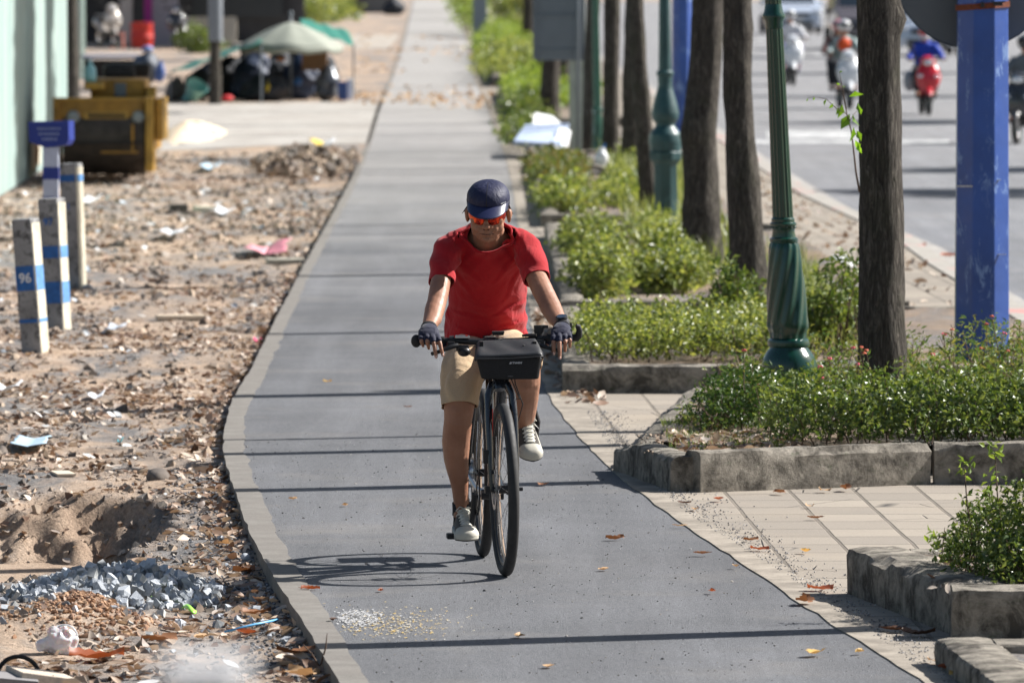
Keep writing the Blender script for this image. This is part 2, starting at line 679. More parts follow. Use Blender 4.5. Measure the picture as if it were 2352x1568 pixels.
def m_dirt(name='dirt_ground', dark=1.0):
 t = NT(name)
 sand = t.ramp(t.noise(2.2, 7, 0.7), [(0.25, (0.30 * dark, 0.215 * dark, 0.155 * dark)), (0.5, (0.46 * dark, 0.345 * dark, 0.255 * dark)), (0.75, (0.58 * dark, 0.46 * dark, 0.36 * dark))])
 grey = t.ramp(t.noise(9, 6, 0.7), [(0.3, (0.12, 0.12, 0.125)), (0.7, (0.30, 0.29, 0.28))])
 v2 = t.vec((1.0, 0.32, 1))
 c = t.mix(t.ramp(t.noise(1.1, 7, 0.72, vec=v2, dist=0.5), [(0.44, 0.0), (0.58, 0.95)]), sand, grey)
 c = t.mix(t.ramp(t.noise(1.6, 6, 0.75, vec=t.vec((1, 0.4, 1), (0, 0, 1))), [(0.6, 0.0), (0.72, 0.8)]), c, (0.085, 0.075, 0.07))
 g = t.noise(70, 5, 0.75)
 c = t.mix(0.8, c, t.ramp(g, [(0.28, (0.4,) * 3), (0.5, (1,) * 3), (0.75, (1.6,) * 3)]), 'MULTIPLY')
 t._set('Base Color', c)
 t._set('Roughness', 0.95)
 t._set('Specular IOR Level', 0.2)
 t.bump(t.math('ADD', t.noise(18, 6, 0.75), t.math('MULTIPLY', g, 0.4)), 1.0, 0.03)
 return t.m

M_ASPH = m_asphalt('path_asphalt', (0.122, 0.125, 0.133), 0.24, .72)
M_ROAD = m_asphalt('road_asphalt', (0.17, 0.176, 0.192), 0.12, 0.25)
M_EDGE = m_concrete('edging_concrete', (0.20, 0.188, 0.17), (0.17, 0.155, 0.14), 0.7, 1.0, bs=.2)
M_KERB = m_concrete('planter_concrete', (0.31, 0.28, 0.235), (0.06, 0.053, 0.044), 0.95, 2.3, moss=0.6)
M_TILE = m_tiles()
M_DIRT = m_dirt()
M_SOIL = m_dirt('planter_soil', 0.62)
M_LANE = m_concrete('lane_concrete', (0.44, 0.42, 0.385), (0.28, 0.25, 0.22), 0.8, 0.35)

# lines of the place, from pixels of the ground plane
def line(pts, z=0.0, y0=5.0, y1=425.0):
 w = sorted([(G(a, b, z).y, G(a, b, z).x) for a, b in pts])
 Y = np.array([p[0] for p in w]); X = np.array([p[1] for p in w])
 s0 = (X[1] - X[0]) / (Y[1] - Y[0])
 Y = np.concatenate([[y0], Y]); X = np.concatenate([[X[0] + s0 * (y0 - Y[1]) * 0.6], X])
 return lambda y: np.interp(y, Y, X)

L_IN = line([(835, 1568), (762, 1440), (700, 1345), (640, 1240), (590, 1130), (557, 1040), (552, 985), (566, 930), (603, 860), (650, 755), (710, 625), (775, 500), (815, 420), (850, 330), (872, 250), (905, 170), (930, 90), (950, 0)])
L_OUT = line([(780, 1568), (705, 1440), (640, 1345), (580, 1240), (535, 1120), (513, 1040), (514, 985), (532, 920), (575, 850), (630, 740), (695, 615), (764, 492), (805, 415), (842, 328), (865, 250), (899, 170), (925, 90), (946, 0)])
R_IN = line([(2130, 1568), (1900, 1425), (1740, 1315), (1560, 1195), (1440, 1108), (1340, 1010), (1275, 930), (1243, 865), (1217, 700), (1202, 600), (1190, 500), (1178, 420), (1160, 350), (1120, 250), (1090, 180), (1074, 100), (1050, 0)])
R_OUT = line([(2200, 1568), (1985, 1428), (1830, 1318), (1625, 1195), (1520, 1115), (1425, 1030), (1365, 945), (1340, 905), (1300, 850), (1255, 690), (1228, 600), (1212, 500), (1198, 420), (1176, 350), (1133, 250), (1100, 180), (1082, 100), (1056, 0)])
K_RD = line([(1736, 361), (1880, 449), (1950, 480), (2088, 540), (2186, 610), (2252, 648)], y1=425)
def KX(y):
 y = np.asarray(y, dtype=float)
 return np.where(y > 99, 2.95 - 0.0094 * (y - 99), K_RD(y))

YS = np.concatenate([np.arange(5, 60, 0.25), np.arange(60, 120, 0.5), np.arange(120, 430, 2.5)])

def strip(name, fa, fb, z, mat_, nx=2, ys=YS, zf=None, skirt=None):
 n = len(ys)
 A = np.asarray(fa(ys)) * np.ones(n); B = np.asarray(fb(ys)) * np.ones(n)
 V = []
 for k in range(nx):
  u = k / (nx - 1)
  x = A * (1 - u) + B * u
  zz = np.full(n, z) if zf is None else zf(x, ys)
  V.append(np.stack([x, ys, zz], 1))
 if skirt is not None:
  V = [np.stack([A, ys, np.full(n, skirt)], 1)] + V + [np.stack([B, ys, np.full(n, skirt)], 1)]
  nx += 2
 V = np.concatenate(V, 0)
 F = []
 i = np.arange(n - 1)
 for k in range(nx - 1):
  F.append(np.stack([k * n + i, (k + 1) * n + i, (k + 1) * n + i + 1, k * n + i + 1], 1))
 o = np_mesh(name, V, np.concatenate(F, 0), mat_)
 o['kind'] = 'structure'
 return o

# one sheet to the horizon
g = np_mesh('ground', [(-1500, -50, -0.34), (1500, -50, -0.34), (1500, 3500, -0.34), (-1500, 3500, -0.34)], [(0, 1, 2, 3)], M_DIRT)
g['kind'] = 'structure'
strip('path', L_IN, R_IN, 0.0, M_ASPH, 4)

def jag(y, s, a):
 q = np.stack([y * 3.0, y * 0 + s, y * 0], 1)
 return a * smoothnoise(q, 1.0, s) + a * 0.6 * smoothnoise(q, 4.0, s + 3)
strip('path_edging', lambda y: L_OUT(y) + jag(y, 1, 0.006), lambda y: L_IN(y) + 0.012 + jag(y, 2, 0.022), 0.004, M_EDGE, 2, skirt=-0.12)
M_EDGE2 = m_concrete('rubble_strip_concrete', (0.34, 0.30, 0.25), (0.17, 0.15, 0.125), 0.8, 1.0, bs=.2)
strip('path_edging', lambda y: R_IN(y) - 0.01 + jag(y, 5, 0.018), lambda y: R_OUT(y) + jag(y, 6, 0.02), 0.005, M_EDGE2, 2, skirt=-0.1)
strip('sidewalk', lambda y: R_OUT(y) - 0.02, lambda y: KX(y) - 0.16, 0.001, M_TILE, 3)
t = NT('roadside_kerb')
c = t.ramp(t.noise(5, 5, 0.6), [(0.3, (0.25, 0.235, 0.21)), (0.7, (0.40, 0.37, 0.33))])
pnt = t.math('MULTIPLY', t.ramp(t.noise(0.6, 3, 0.6, vec=t.vec((1, 1, 1))), [(0.58, 0), (0.62, 1)]), t.ramp(t.noise(9, 4, 0.7), [(0.45, 0), (0.6, 1)]))
c = t.mix(pnt, c, (0.62, 0.16, 0.15))
t._set('Base Color', c); t._set('Roughness', 0.85)
strip('kerb', lambda y: KX(y) - 0.17, lambda y: KX(y), 0.012, t.m, 2, skirt=-0.2)
t = NT('gutter_concrete')
t._set('Base Color', t.ramp(t.noise(4, 6, 0.7), [(0.3, (0.22, 0.21, 0.2)), (0.7, (0.42, 0.40, 0.37))])); t._set('Roughness', 0.9)
strip('road_gutter', lambda y: KX(y) - 0.01, lambda y: KX(y) + 0.30, -0.118, t.m, 2)
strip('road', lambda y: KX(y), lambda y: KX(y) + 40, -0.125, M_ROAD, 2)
# faded lane paint
t = NT('faded_road_paint')
t._set('Base Color', t.ramp(t.noise(3.5, 7, 0.75), [(0.42, (0.24, 0.245, 0.25)), (0.62, (0.66, 0.66, 0.65))])); t._set('Roughness', 0.85)
mb = MB()
for (a, b, c_, d) in ((1760, 300, 2060, 318), (1700, 322, 2180, 330)):
 p = [G(a, d, -0.119), G(c_, d, -0.119), G(c_, b, -0.119), G(a, b, -0.119)]
 mb.add(p, [(0, 1, 2, 3)])
o = mb.build('lane_marking', t.m); o['kind'] = 'structure'
mb = MB()
for k in range(26):
 y = 60 + k * 12.0
 x = 8.6 - 0.0094 * (y - 99)
 mb.add([(x, y, -0.119), (x + .14, y, -0.119), (x + .14, y + 4.5, -0.119), (x, y + 4.5, -0.119)], [(0, 1, 2, 3)])
o = mb.build('lane_marking', t.m); o['kind'] = 'structure'

# --- bare lot on the left
def pit(x, y):
 def sst(v): v = np.clip(v, 0, 1); return v * v * (3 - 2 * v)
 q = np.stack(np.broadcast_arrays(x, y, x * 0), -1).reshape(-1, 3)
 w = smoothnoise(q, 4.0, 12).reshape(np.shape(x)) * .07 + smoothnoise(q, 11.0, 13).reshape(np.shape(x)) * .03
 xr = np.interp(y, [33.2, 34.6, 36.4, 38.2], [-1.80, -1.60, -1.50, -1.56]) + w
 return sst((xr - x) / .17) * sst((y - 33.2 + w * 5) / 1.1) * sst((38.2 - y + w * 3.5) / 1.1)
def bump2(x, y, cx, cy, sx, sy, h):
 return h * np.exp(-(((x - cx) / sx) ** 2 + ((y - cy) / sy) ** 2))
def lot(x, y):
 x = np.asarray(x, float); y = np.asarray(y, float)
 x, y = np.broadcast_arrays(x, y)
 sh = x.shape
 q = np.stack([x.ravel(), y.ravel() * 0.7, 0 * x.ravel()], 1)
 near = np.clip((100 - y) / 50, 0.12, 1)
 h = -0.06 + near * (0.035 * smoothnoise(q, 1.1, 1) + 0.02 * smoothnoise(q, 3.3, 2) + 0.011 * smoothnoise(q, 9.0, 3)).reshape(sh)
 h = h - 0.50 * pit(x, y)
 h = h + bump2(x, y, -1.63, 30.95, 0.16, 0.42, 0.11) + bump2(x, y, -1.85, 30.7, 0.2, 0.5, 0.05)
 h = h + bump2(x, y, -1.6, 32.7, 0.34, 0.5, 0.045)
 h = h + bump2(x, y, -1.9, 38.4, 0.5, 0.9, 0.05) + bump2(x, y, -1.5, 39.4, .3, .8, .03)
 e = np.clip((L_OUT(y) - x) / 0.25, 0, 1)
 h = h * (0.5 + 0.5 * e) - 0.02
 b = np.clip((y - 93) / 5, 0, 1)
 h = h * (1 - b) - 0.003 * b
 return h
ysl = np.concatenate([np.arange(5, 26, 0.5), np.arange(26, 46, 0.05), np.arange(46, 72, 0.12), np.arange(72, 120, 0.5), np.arange(120, 430, 4)])
xo = np.concatenate([-np.arange(0, 2.6, 0.03), -2.6 - np.arange(0.1, 6, 0.2), [-12, -25, -60]])
Xg = L_OUT(ysl)[None, :] + xo[:, None] + 0.01
Yg = np.broadcast_to(ysl[None, :], Xg.shape)
Zg = lot(Xg, Yg)
V = np.stack([Xg.ravel(), Yg.ravel(), Zg.ravel()], 1)
nn = len(ysl)
I, J = np.meshgrid(np.arange(len(xo) - 1), np.arange(nn - 1), indexing='ij')
F = np.stack([I * nn + J, I * nn + J + 1, (I + 1) * nn + J + 1, (I + 1) * nn + J], -1).reshape(-1, 4)
o = np_mesh('bare_ground', V, F, M_DIRT, smooth=True); o['kind'] = 'structure'
# concrete side lane crossing towards the path
def lane_poly(pts, z, name, m):
 mb = MB()
 w = [G(a, b, z) for a, b in pts]
 mb.add(w, [tuple(range(len(w)))])
 o = mb.build(name, m); o['kind'] = 'structure'
 return o
lane_poly([(372, 345), (620, 335), (846, 330), (868, 262), (880, 232), (640, 236), (380, 240), (-600, 250), (-600, 350)], 0.004, 'side_lane', M_LANE)
M_DUST = m_concrete('dusty_path', (0.42, 0.385, 0.34), (0.30, 0.25, 0.2), 0.5, 0.35)
lane_poly([(560, 118), (893, 112), (918, 80), (560, 84)], 0.004, 'dusty_patch', M_DUST)

# ------------------------------------------------------------------ planters
def rough_wall(name, parent, a, b, z0, z1, w, seed=1, amp=0.0065, taper0=1.0):
 'a cast kerb from a to b (ground points), worn and chipped; taper0 = height factor at a'
 a = Vector((a[0], a[1], 0)); b = Vector((b[0], b[1], 0))
 L = (b - a).length
 t_ = (b - a) / L
 nrm = Vector((-t_.y, t_.x, 0))
 n = max(6, int(L / 0.035)); 
 prof = []
 nh = 7
 for i in range(nh): prof.append((-0.5, i / (nh - 1)))
 for i in range(1, 5): prof.append((-0.5 + i / 4.0, 1.0))
 for i in range(1, nh): prof.append((0.5, 1 - i / (nh - 1)))
 vs, fs = [], []
 m = len(prof)
 P_ = []
 for i in range(n + 1):
  u = i / n
  f = 1 if u > 0.35 else taper0 + (1 - taper0) * (u / 0.35)
  for (c, h) in prof:
   q = a + t_ * (L * u) + nrm * (w * c)
   q.z = z0 + (z1 - z0) * f * h
   P_.append(q)
 arr = np.array([tuple(p) for p in P_])
 N3 = np.stack([smoothnoise(arr, 6, seed + k) * amp * .55 + smoothnoise(arr, 19, seed + 7 + k) * amp * 0.6 + smoothnoise(arr, 45, seed + 9 + k) * amp * 0.3 for k in range(3)], 1)
 arr = arr + N3
 # knock the arrises off
 for i in range(n + 1):
  for j, (c, h) in enumerate(prof):
   if abs(abs(c) - 0.5) < 1e-6 and h > 0.99:
    k = i * m + j
    chip = max(0, smoothnoise(arr[k:k + 1], 5, seed + 30)[0]) * 0.022 + 0.008
    s = 1 if c < 0 else -1
    arr[k] += np.array(tuple(nrm * (s * chip))) + np.array([0, 0, -chip])
 for i in range(n):
  for j in range(m - 1):
   fs.append((i * m + j, i * m + j + 1, (i + 1) * m + j + 1, (i + 1) * m + j))
 fs.append(tuple(range(m))); fs.append(tuple(n * m + j for j in range(m - 1, -1, -1)))
 mb = MB(); mb.add([tuple(v) for v in arr], fs)
 return mb.build(name, M_KERB, parent, smooth=True, angle=38)

def soil(parent, poly, z, name='soil', m=None):
 'bumpy soil sheet inside a planter'
 xs = [p[0] for p in poly]; ys_ = [p[1] for p in poly]
 (x0, y0), (x1, y1), (x2, y2), (x3, y3) = poly
 n, k = 26, 26
 V, F = [], []
 for i in range(n + 1):
  for j in range(k + 1):
   u, v = i / n, j / k
   V.append(((x0 * (1 - u) + x1 * u) * (1 - v) + (x3 * (1 - u) + x2 * u) * v, (y0 * (1 - u) + y1 * u) * (1 - v) + (y3 * (1 - u) + y2 * u) * v, z))
 V = np.array(V)
 V[:, 2] += smoothnoise(V, 3.5, 5) * 0.02 + smoothnoise(V, 11, 6) * 0.012
 for i in range(n):
  for j in range(k):
   a = i * (k + 1) + j
   F.append((a, a + k + 1, a + k + 2, a + 1))
 return np_mesh(name, V, np.array(F), m or M_SOIL, parent, smooth=True)

def planter(label, front, left_back, right_back, h, w=0.15, taper0=1.0, gaps=(), seed=1, wl=None, soil_z=None):
 'front: polyline of the front face, left to right'
 f0, f1 = front[0], front[-1]
 t = thing('planter', label, 'planter', (f0[0], f0[1], 0), 'concrete planter beds along the path')
 xs = [p[0] for p in front]
 for i in range(len(front) - 1):
  a, b = front[i], front[i + 1]
  g_ = 0.028 if i else 0.0
  d = Vector((b[0] - a[0], b[1] - a[1])).normalized()
  rough_wall('kerb_wall', t, (a[0] + d.x * g_, a[1] + d.y * g_ + w / 2), (b[0] - d.x * g_, b[1] - d.y * g_ + w / 2), -0.02, h if not hasattr(h, '__len__') else h[i], w, seed + i, taper0=taper0 if i == 0 else 1)
 wl = wl or w
 hh = h if not hasattr(h, '__len__') else h[0]
 rough_wall('kerb_wall', t, (f0[0] + wl / 2 + .002, f0[1] + w + 0.004), (left_back[0] + wl / 2, left_back[1]), -0.02, hh * taper0 - 0.003, wl, seed + 11)
 rough_wall('kerb_wall', t, (left_back[0] + wl, left_back[1] - w / 2), (right_back[0], right_back[1] - w / 2), -0.02, hh - 0.006, w, seed + 17)
 z = soil_z if soil_z is not None else hh - 0.03
 soil(t, [(f0[0] + wl * .8, f0[1] + w * .8), (f1[0], f1[1] + w * .8), (right_back[0], right_back[1] - w * .8), (left_back[0] + wl * .8, left_back[1] - w * .8)], z)
 return t

planter('low pale kerb slab filling the bottom right corner of the photo', [(1.57, 26.4), (4.2, 26.2)], (1.47, 28.35), (4.2, 28.4), 0.10, 0.22, seed=2, wl=0.2)
planter('nearest raised concrete planter with the blurred leafy bush, shaded left side', [(1.585, 29.35), (4.3, 29.3)], (1.29, 31.5), (4.3, 31.5), 0.185, 0.26, seed=30, wl=0.24)
planter('cracked and worn concrete planter with pink flowered shrubs and the right tree trunk', [(0.56, 38.9), (0.80, 37.35), (1.935, 37.95), (4.4, 37.95)], (0.95, 44.3), (4.4, 44.3), [0.165, 0.19, 0.195], 0.15, taper0=0.72, seed=60)
planter('concrete planter with the clipped low hedge left of the twisted green lamp post', [(0.285, 45.8), (2.0, 45.75), (4.2, 45.7)], (0.30, 53.6), (3.0, 53.6), 0.16, 0.16, seed=90)
planter('long concrete planter with rounded bright green bushes behind the cyclist', [(0.33, 55.1), (1.6, 55.0), (2.7, 55.0)], (0.28, 71.0), (2.4, 71.0), 0.13, 0.16, seed=120, soil_z=0.06)
planter('concrete planter with loose bushes level with the cap of the cyclist', [(0.26, 73.5), (2.1, 73.5)], (0.20, 97.5), (1.9, 97.5), 0.12, 0.16, seed=150, soil_z=0.06)
planter('far planter behind the side lane under the white boards', [(-0.02, 116), (1.6, 116)], (-0.25, 142), (1.4, 142), 0.14, 0.18, seed=180, soil_z=0.07)
planter('farthest visible planter along the path with dense bright hedge', [(-0.35, 150), (1.3, 150)], (-0.85, 215), (1.0, 215), 0.22, 0.18, seed=210, soil_z=0.1)
# ------------------------------------------------------------------ plants
GREENS_A = [(0.04, 0.08, 0.02), (0.08, 0.135, 0.03), (0.14, 0.20, 0.05), (0.25, 0.31, 0.10), (0.06, 0.095, 0.025)]
GREENS_B = [(0.055, 0.085, 0.025), (0.13, 0.18, 0.05), (0.25, 0.32, 0.09), (0.42, 0.46, 0.18), (0.085, 0.115, 0.035)]
GREENS_D = [(0.02, 0.055, 0.015), (0.035, 0.085, 0.02), (0.06, 0.12, 0.03), (0.09, 0.16, 0.04)]
ML_A = leaf_mat('hedge_leaves', GREENS_A, 0.35, 0.35)
ML_B = leaf_mat('bright_leaves', GREENS_B, 0.4, 0.4)
ML_D = leaf_mat('crown_leaves', GREENS_D, 0.3, 0.5)
ML_N = leaf_mat('narrow_leaves', [(0.06, 0.12, 0.03), (0.11, 0.19, 0.05), (0.17, 0.25, 0.08), (0.28, 0.27, 0.10), (0.09, 0.15, 0.04)], 0.4, 0.5)
ML_Y = leaf_mat('lime_leaves', [(0.14, 0.22, 0.05), (0.22, 0.32, 0.07), (0.32, 0.42, 0.11)], 0.45, 0.45)
M_TWIG = mat('twig_bark', (0.10, 0.065, 0.045), 0.9, var=0.4)
M_PINK = mat('pink_petals', (0.75, 0.10, 0.16), 0.6, var=0.25, scale=80)
M_CORAL = mat('coral_petals', (0.70, 0.16, 0.08), 0.6, var=0.25, scale=80)

def sample_blob(blobs, n, rng, shell=0.6):
 'points in a union of ellipsoids (cx,cy,cz,rx,ry,rz), drawn mostly near the skin'
 b = np.array(blobs, float)
 vol = b[:, 3] * b[:, 4] * b[:, 5]
 k = rng.choice(len(b), n, p=vol / vol.sum())
 d = rng.normal(size=(n, 3)); d /= np.linalg.norm(d, axis=1)[:, None]
 r = np.where(rng.random(n) < shell, rng.uniform(0.8, 1.06, n), rng.uniform(0.15, 0.95, n))
 p = b[k, :3] + d * r[:, None] * b[k, 3:6]
 return p, d

def twigs_mb(mb, pts, r=0.004, n=5):
 for a, b, c in pts:
  mb.tube([a, b, c], [r, r * 0.8, r * 0.4], n=n)

def bush(name, label, cat, blobs, n, size, m, z_floor, group=None, twig=40, seed=1, aspect=0.5, shell=0.62, jit=0.0, box=False):
 rng = np.random.default_rng(seed)
 b = np.array(blobs, float)
 cx, cy = b[:, 0].mean(), b[:, 1].mean()
 t = thing(name, label, cat, (cx, cy, z_floor), group)
 p, d = sample_blob(blobs, n, rng, shell)
 q = smoothnoise(p, 5.0 / max(0.4, size * 12), seed)
 p = p + d * (q * size * 2.0)[:, None]
 ok = p[:, 2] > z_floor + 0.005
 p = p[ok]; d = d[ok]
 up = d + np.array([0, 0, 0.6]) + rng.normal(size=d.shape) * 0.6
 V, F = leaves(p, rng.uniform(0.6, 1.3, len(p)) * size, aspect, 0.9, 0.16, rng)
 np_mesh('foliage', V, F, m, t)
 mb = MB()
 rr = random.Random(seed)
 for i in range(twig):
  k = rr.randrange(len(b))
  bx, by, bz, rx, ry, rz = b[k]
  x0 = bx + rr.uniform(-.5, .5) * rx; y0 = by + rr.uniform(-.6, .6) * ry
  x1 = bx + rr.uniform(-.9, .9) * rx; y1 = by + rr.uniform(-.9, .9) * ry
  z1 = bz + rz * rr.uniform(.2, .8)
  mb.tube([(x0, y0, z_floor - .02), ((x0 + x1) / 2 + rr.uniform(-.02, .02), (y0 + y1) / 2, (z_floor + z1) / 2), (x1, y1, z1)], [size * .12, size * .09, size * .05], n=5)
 if twig:
  mb.build('stems', M_TWIG, t)
 return t

def row_blobs(x0, x1, y0, y1, zb, zt, r, seed=1, jitter=0.25):
 rr = random.Random(seed)
 out = []
 nx = max(1, int((x1 - x0) / (r * 1.2))); ny = max(1, int((y1 - y0) / (r * 1.5)))
 for i in range(nx):
  for j in range(ny):
   h = (zt - zb) * rr.uniform(1 - jitter, 1.05) / 2
   out.append((x0 + (i + .5) * (x1 - x0) / nx + rr.uniform(-.2, .2) * r, y0 + (j + .5) * (y1 - y0) / ny + rr.uniform(-.3, .3) * r, zb + h, r * rr.uniform(.8, 1.15), r * rr.uniform(.9, 1.2), h))
 return out

# nearest blurred bush on the raised planter
bl = [(1.80, 30.35, .27, .19, .35, .17), (2.0, 30.2, .34, .24, .45, .21), (1.9, 29.9, .24, .2, .3, .12), (2.25, 30.2, .38, .25, .4, .24), (2.55, 30.2, .36, .3, .4, .22), (1.66, 30.6, .24, .09, .2, .09), (1.74, 30.5, .34, .08, .1, .10)]
t = bush('bush', 'blurred leafy bush at the right edge on the nearest raised planter', 'bush', bl, 15000, 0.028, ML_A, 0.16, seed=3, twig=40)
mb = MB(); V_, F_ = [], []
rngb = np.random.default_rng(5)
for (px, py, L) in ((2155, 1230, 0), (2270, 1110, 1), (2215, 1075, 1), (2285, 1040, 1)):
 p = P(px, py, 30.3)
 MB().tube([(p.x + .03, p.y, .3), (p.x + .01, p.y, (p.z + .3) / 2), p], [.004, .003, .002], n=5).build('shoot', M_TWIG, t)
 pp = np.array([tuple(p)]) + rngb.normal(size=(14, 3)) * np.array([.022, .03, .022])
 V, F = leaves(pp, np.full(14, .038), .5, .6, .15, rngb)
 F_.append(F + sum(len(v) for v in V_)); V_.append(V)
np_mesh('shoot_leaves', np.concatenate(V_), np.concatenate(F_), ML_Y, t)

# cracked planter: clipped hedge along the front right, shrub masses, flowers, weeds
bl = []
rr = random.Random(4)
for i in range(15):
 x = 1.28 + i * 0.13
 bl.append((x, 38.75 + rr.uniform(-.1, .1), .27, .12, .38, .135 * rr.uniform(.85, 1.1)))
 bl.append((x + .05, 39.4 + rr.uniform(-.1, .1), .31, .12, .38, .15 * rr.uniform(.85, 1.1)))
bush('hedge', 'clipped small leaved hedge along the front of the cracked planter', 'hedge', bl, 17000, 0.031, ML_A, 0.17, seed=8, twig=160, aspect=.62)
bl = [(1.07, 40.2, .27, .15, .35, .14), (1.0, 39.9, .24, .12, .3, .11), (1.2, 40.7, .27, .18, .4, .15), (1.22, 40.0, .26, .12, .3, .14), (1.4, 41.0, .25, .2, .3, .12)]
bush('shrub', 'dark green shrub at the left end of the cracked planter', 'shrub', bl, 5200, 0.032, leaf_mat('deep_leaves', [(0.02, 0.055, 0.015), (0.04, 0.09, 0.02), (0.07, 0.125, 0.03), (0.12, 0.18, 0.05)], .3, .35), 0.15, seed=9, twig=50, aspect=.4)
bl = [(1.55, 42.8, .30, .25, .5, .2), (2.0, 43.2, .3, .3, .5, .2), (2.45, 42.0, .34, .3, .6, .26), (2.75, 41.4, .36, .25, .6, .30), (1.25, 43.1, .25, .2, .5, .13), (2.2, 40.6, .3, .35, .4, .2), (2.6, 40.4, .34, .3, .4, .24)]
bush('shrub', 'loose narrow leaved shrubs around the foot of the blue pole', 'shrub', bl, 8500, 0.036, ML_N, 0.15, seed=10, twig=120, aspect=.28, shell=.45)

def flower_stems(label, spots, ybase, seed, zb=0.15, nlf=15, group='pink flowered shrubs in the cracked planter'):
 'spots: px, py of each flower head or bare tip; kind p/c/n'
 rr = random.Random(seed); rng = np.random.default_rng(seed)
 pts = [P(a, b, ybase + rr.uniform(-.3, .3)) for a, b, k in spots]
 cx = sum(p.x for p in pts) / len(pts)
 t = thing('flowering_shrub', label, 'shrub', (cx, ybase, zb), group)
 mb = MB(); Vs, Fs, nb = [], [], 0
 for p, (a, b, k) in zip(pts, spots):
  x0 = p.x * .6 + cx * .4 + rr.uniform(-.06, .06)
  base = Vector((x0, p.y + rr.uniform(-.1, .1), zb))
  mid = base.lerp(p, .5) + Vector((rr.uniform(-.03, .03), 0, .02))
  MB().tube([base, mid, p], [.0035, .003, .0018], n=5).build('stem', M_TWIG, t)
  for i in range(nlf):
   u = rr.uniform(.3, 1.0)
   q = (base.lerp(mid, u * 2) if u < .5 else mid.lerp(p, u * 2 - 1))
   an = rr.uniform(0, 6.28)
   d = np.array([[math.cos(an), math.sin(an) * .8, rr.uniform(.1, .8)]])
   V, F = leaves(np.array([tuple(q)]), np.array([rr.uniform(.035, .06)]), .22, .5, .1, rng, d)
   Vs.append(V); Fs.append(F + nb); nb += len(V)
 np_mesh('foliage', np.concatenate(Vs), np.concatenate(Fs), ML_N, t)
 for p, (a, b, k) in zip(pts, spots):
  if k == 'n':
   continue
  fb = MB()
  for i in range(16):
   an = rr.uniform(0, 6.28); e = rr.uniform(-.1, 1.2); r = .0115 if k == 'p' else .008
   c = p + Vector((math.cos(an) * math.cos(e) * r, math.sin(an) * math.cos(e) * r, math.sin(e) * r * .8))
   fb.ell(c, (.0042, .0042, .003), n=6, m=4)
  fb.build('flower', M_PINK if k == 'p' else M_CORAL, t)
 return t
flower_stems('pink flowered shrub in front of the base of the twisted green lamp', [(1709, 806, 'p'), (1745, 885, 'p'), (1744, 908, 'p'), (1760, 930, 'n'), (1728, 830, 'n'), (1690, 880, 'n'), (1790, 950, 'n')], 40.2, 21)
flower_stems('pink flowered shrub between the twisted lamp and the right tree trunk', [(1905, 825, 'p'), (1884, 844, 'p'), (1888, 870, 'p'), (1919, 905, 'p'), (1845, 862, 'c'), (1960, 800, 'p'), (1978, 798, 'c'), (1868, 890, 'n'), (1930, 850, 'n'), (1948, 870, 'n'), (1817, 860, 'n')], 40.6, 22)
flower_stems('thin pink flowered shrub leaning over the foot of the right tree trunk', [(1985, 812, 'c'), (1990, 805, 'c'), (1970, 838, 'p'), (2000, 870, 'n'), (2030, 900, 'n'), (1955, 880, 'n'), (1990, 845, 'n')], 39.9, 23)
flower_stems('tall pink flowered shrub left of the blue pole', [(2168, 768, 'p'), (2142, 815, 'p'), (2187, 758, 'c'), (2120, 840, 'n'), (2190, 800, 'n'), (2160, 830, 'n'), (2080, 880, 'n'), (2110, 870, 'n'), (2095, 790, 'n')], 41.2, 24, nlf=22)
flower_stems('tall flowered shrub rising in front of the blue pole', [(2278, 727, 'c'), (2266, 745, 'c'), (2306, 767, 'p'), (2314, 808, 'p'), (2252, 800, 'c'), (2262, 800, 'c'), (2240, 790, 'n'), (2290, 800, 'n'), (2330, 780, 'n'), (2345, 740, 'n'), (2350, 850, 'n'), (2300, 850, 'n'), (2270, 830, 'n'), (2225, 850, 'n')], 41.4, 25, nlf=26)

def grass(name, label, box, n, h, m, z, seed, w=.004, density_pow=1):
 rng = np.random.default_rng(seed)
 x = rng.uniform(box[0], box[1], n); y = rng.uniform(box[2], box[3], n)
 k = smoothnoise(np.stack([x, y, x * 0], 1), 4.0, seed) > -0.25
 x, y = x[k], y[k]; n = len(x)
 hh = h * rng.uniform(.4, 1.2, n)
 a = rng.uniform(0, 6.28, n); lean = rng.uniform(.1, .6, n)
 dx, dy = np.cos(a), np.sin(a)
 zz = np.full(n, z)
 p0 = np.stack([x - dy * w / 2, y + dx * w / 2, zz], 1); p1 = np.stack([x + dy * w / 2, y - dx * w / 2, zz], 1)
 m0 = np.stack([x + dx * lean * hh * .3 - dy * w * .4, y + dy * lean * hh * .3 + dx * w * .4, zz + hh * .6], 1)
 m1 = np.stack([x + dx * lean * hh * .3 + dy * w * .4, y + dy * lean * hh * .3 - dx * w * .4, zz + hh * .6], 1)
 tp = np.stack([x + dx * lean * hh, y + dy * lean * hh, zz + hh], 1)
 V = np.stack([p0, p1, m0, m1, tp], 1).reshape(-1, 3)
 b = (np.arange(n) * 5)[:, None]
 F = np.concatenate([b + np.array([0, 1, 3]), b + np.array([0, 3, 2]), b + np.array([2, 3, 4])])
 o = np_mesh(name, V, F, m)
 tag(o, label, 'grass', None, 'stuff')
 return o
grass('grass', 'short weedy grass on the soil at the left end of the cracked planter', (.74, 1.3, 38.4, 40.6), 2600, .04, ML_N, .135, 31, .003)
grass('grass', 'tall grass between the tree trunks and the sidewalk behind the lamp', (1.75, 2.15, 48, 62), 3500, .32, ML_B, .02, 32, .008)
grass('grass', 'grass tufts at the foot of the right tree trunk', (1.98, 2.12, 41, 43.5), 500, .25, ML_N, .12, 33, .004)
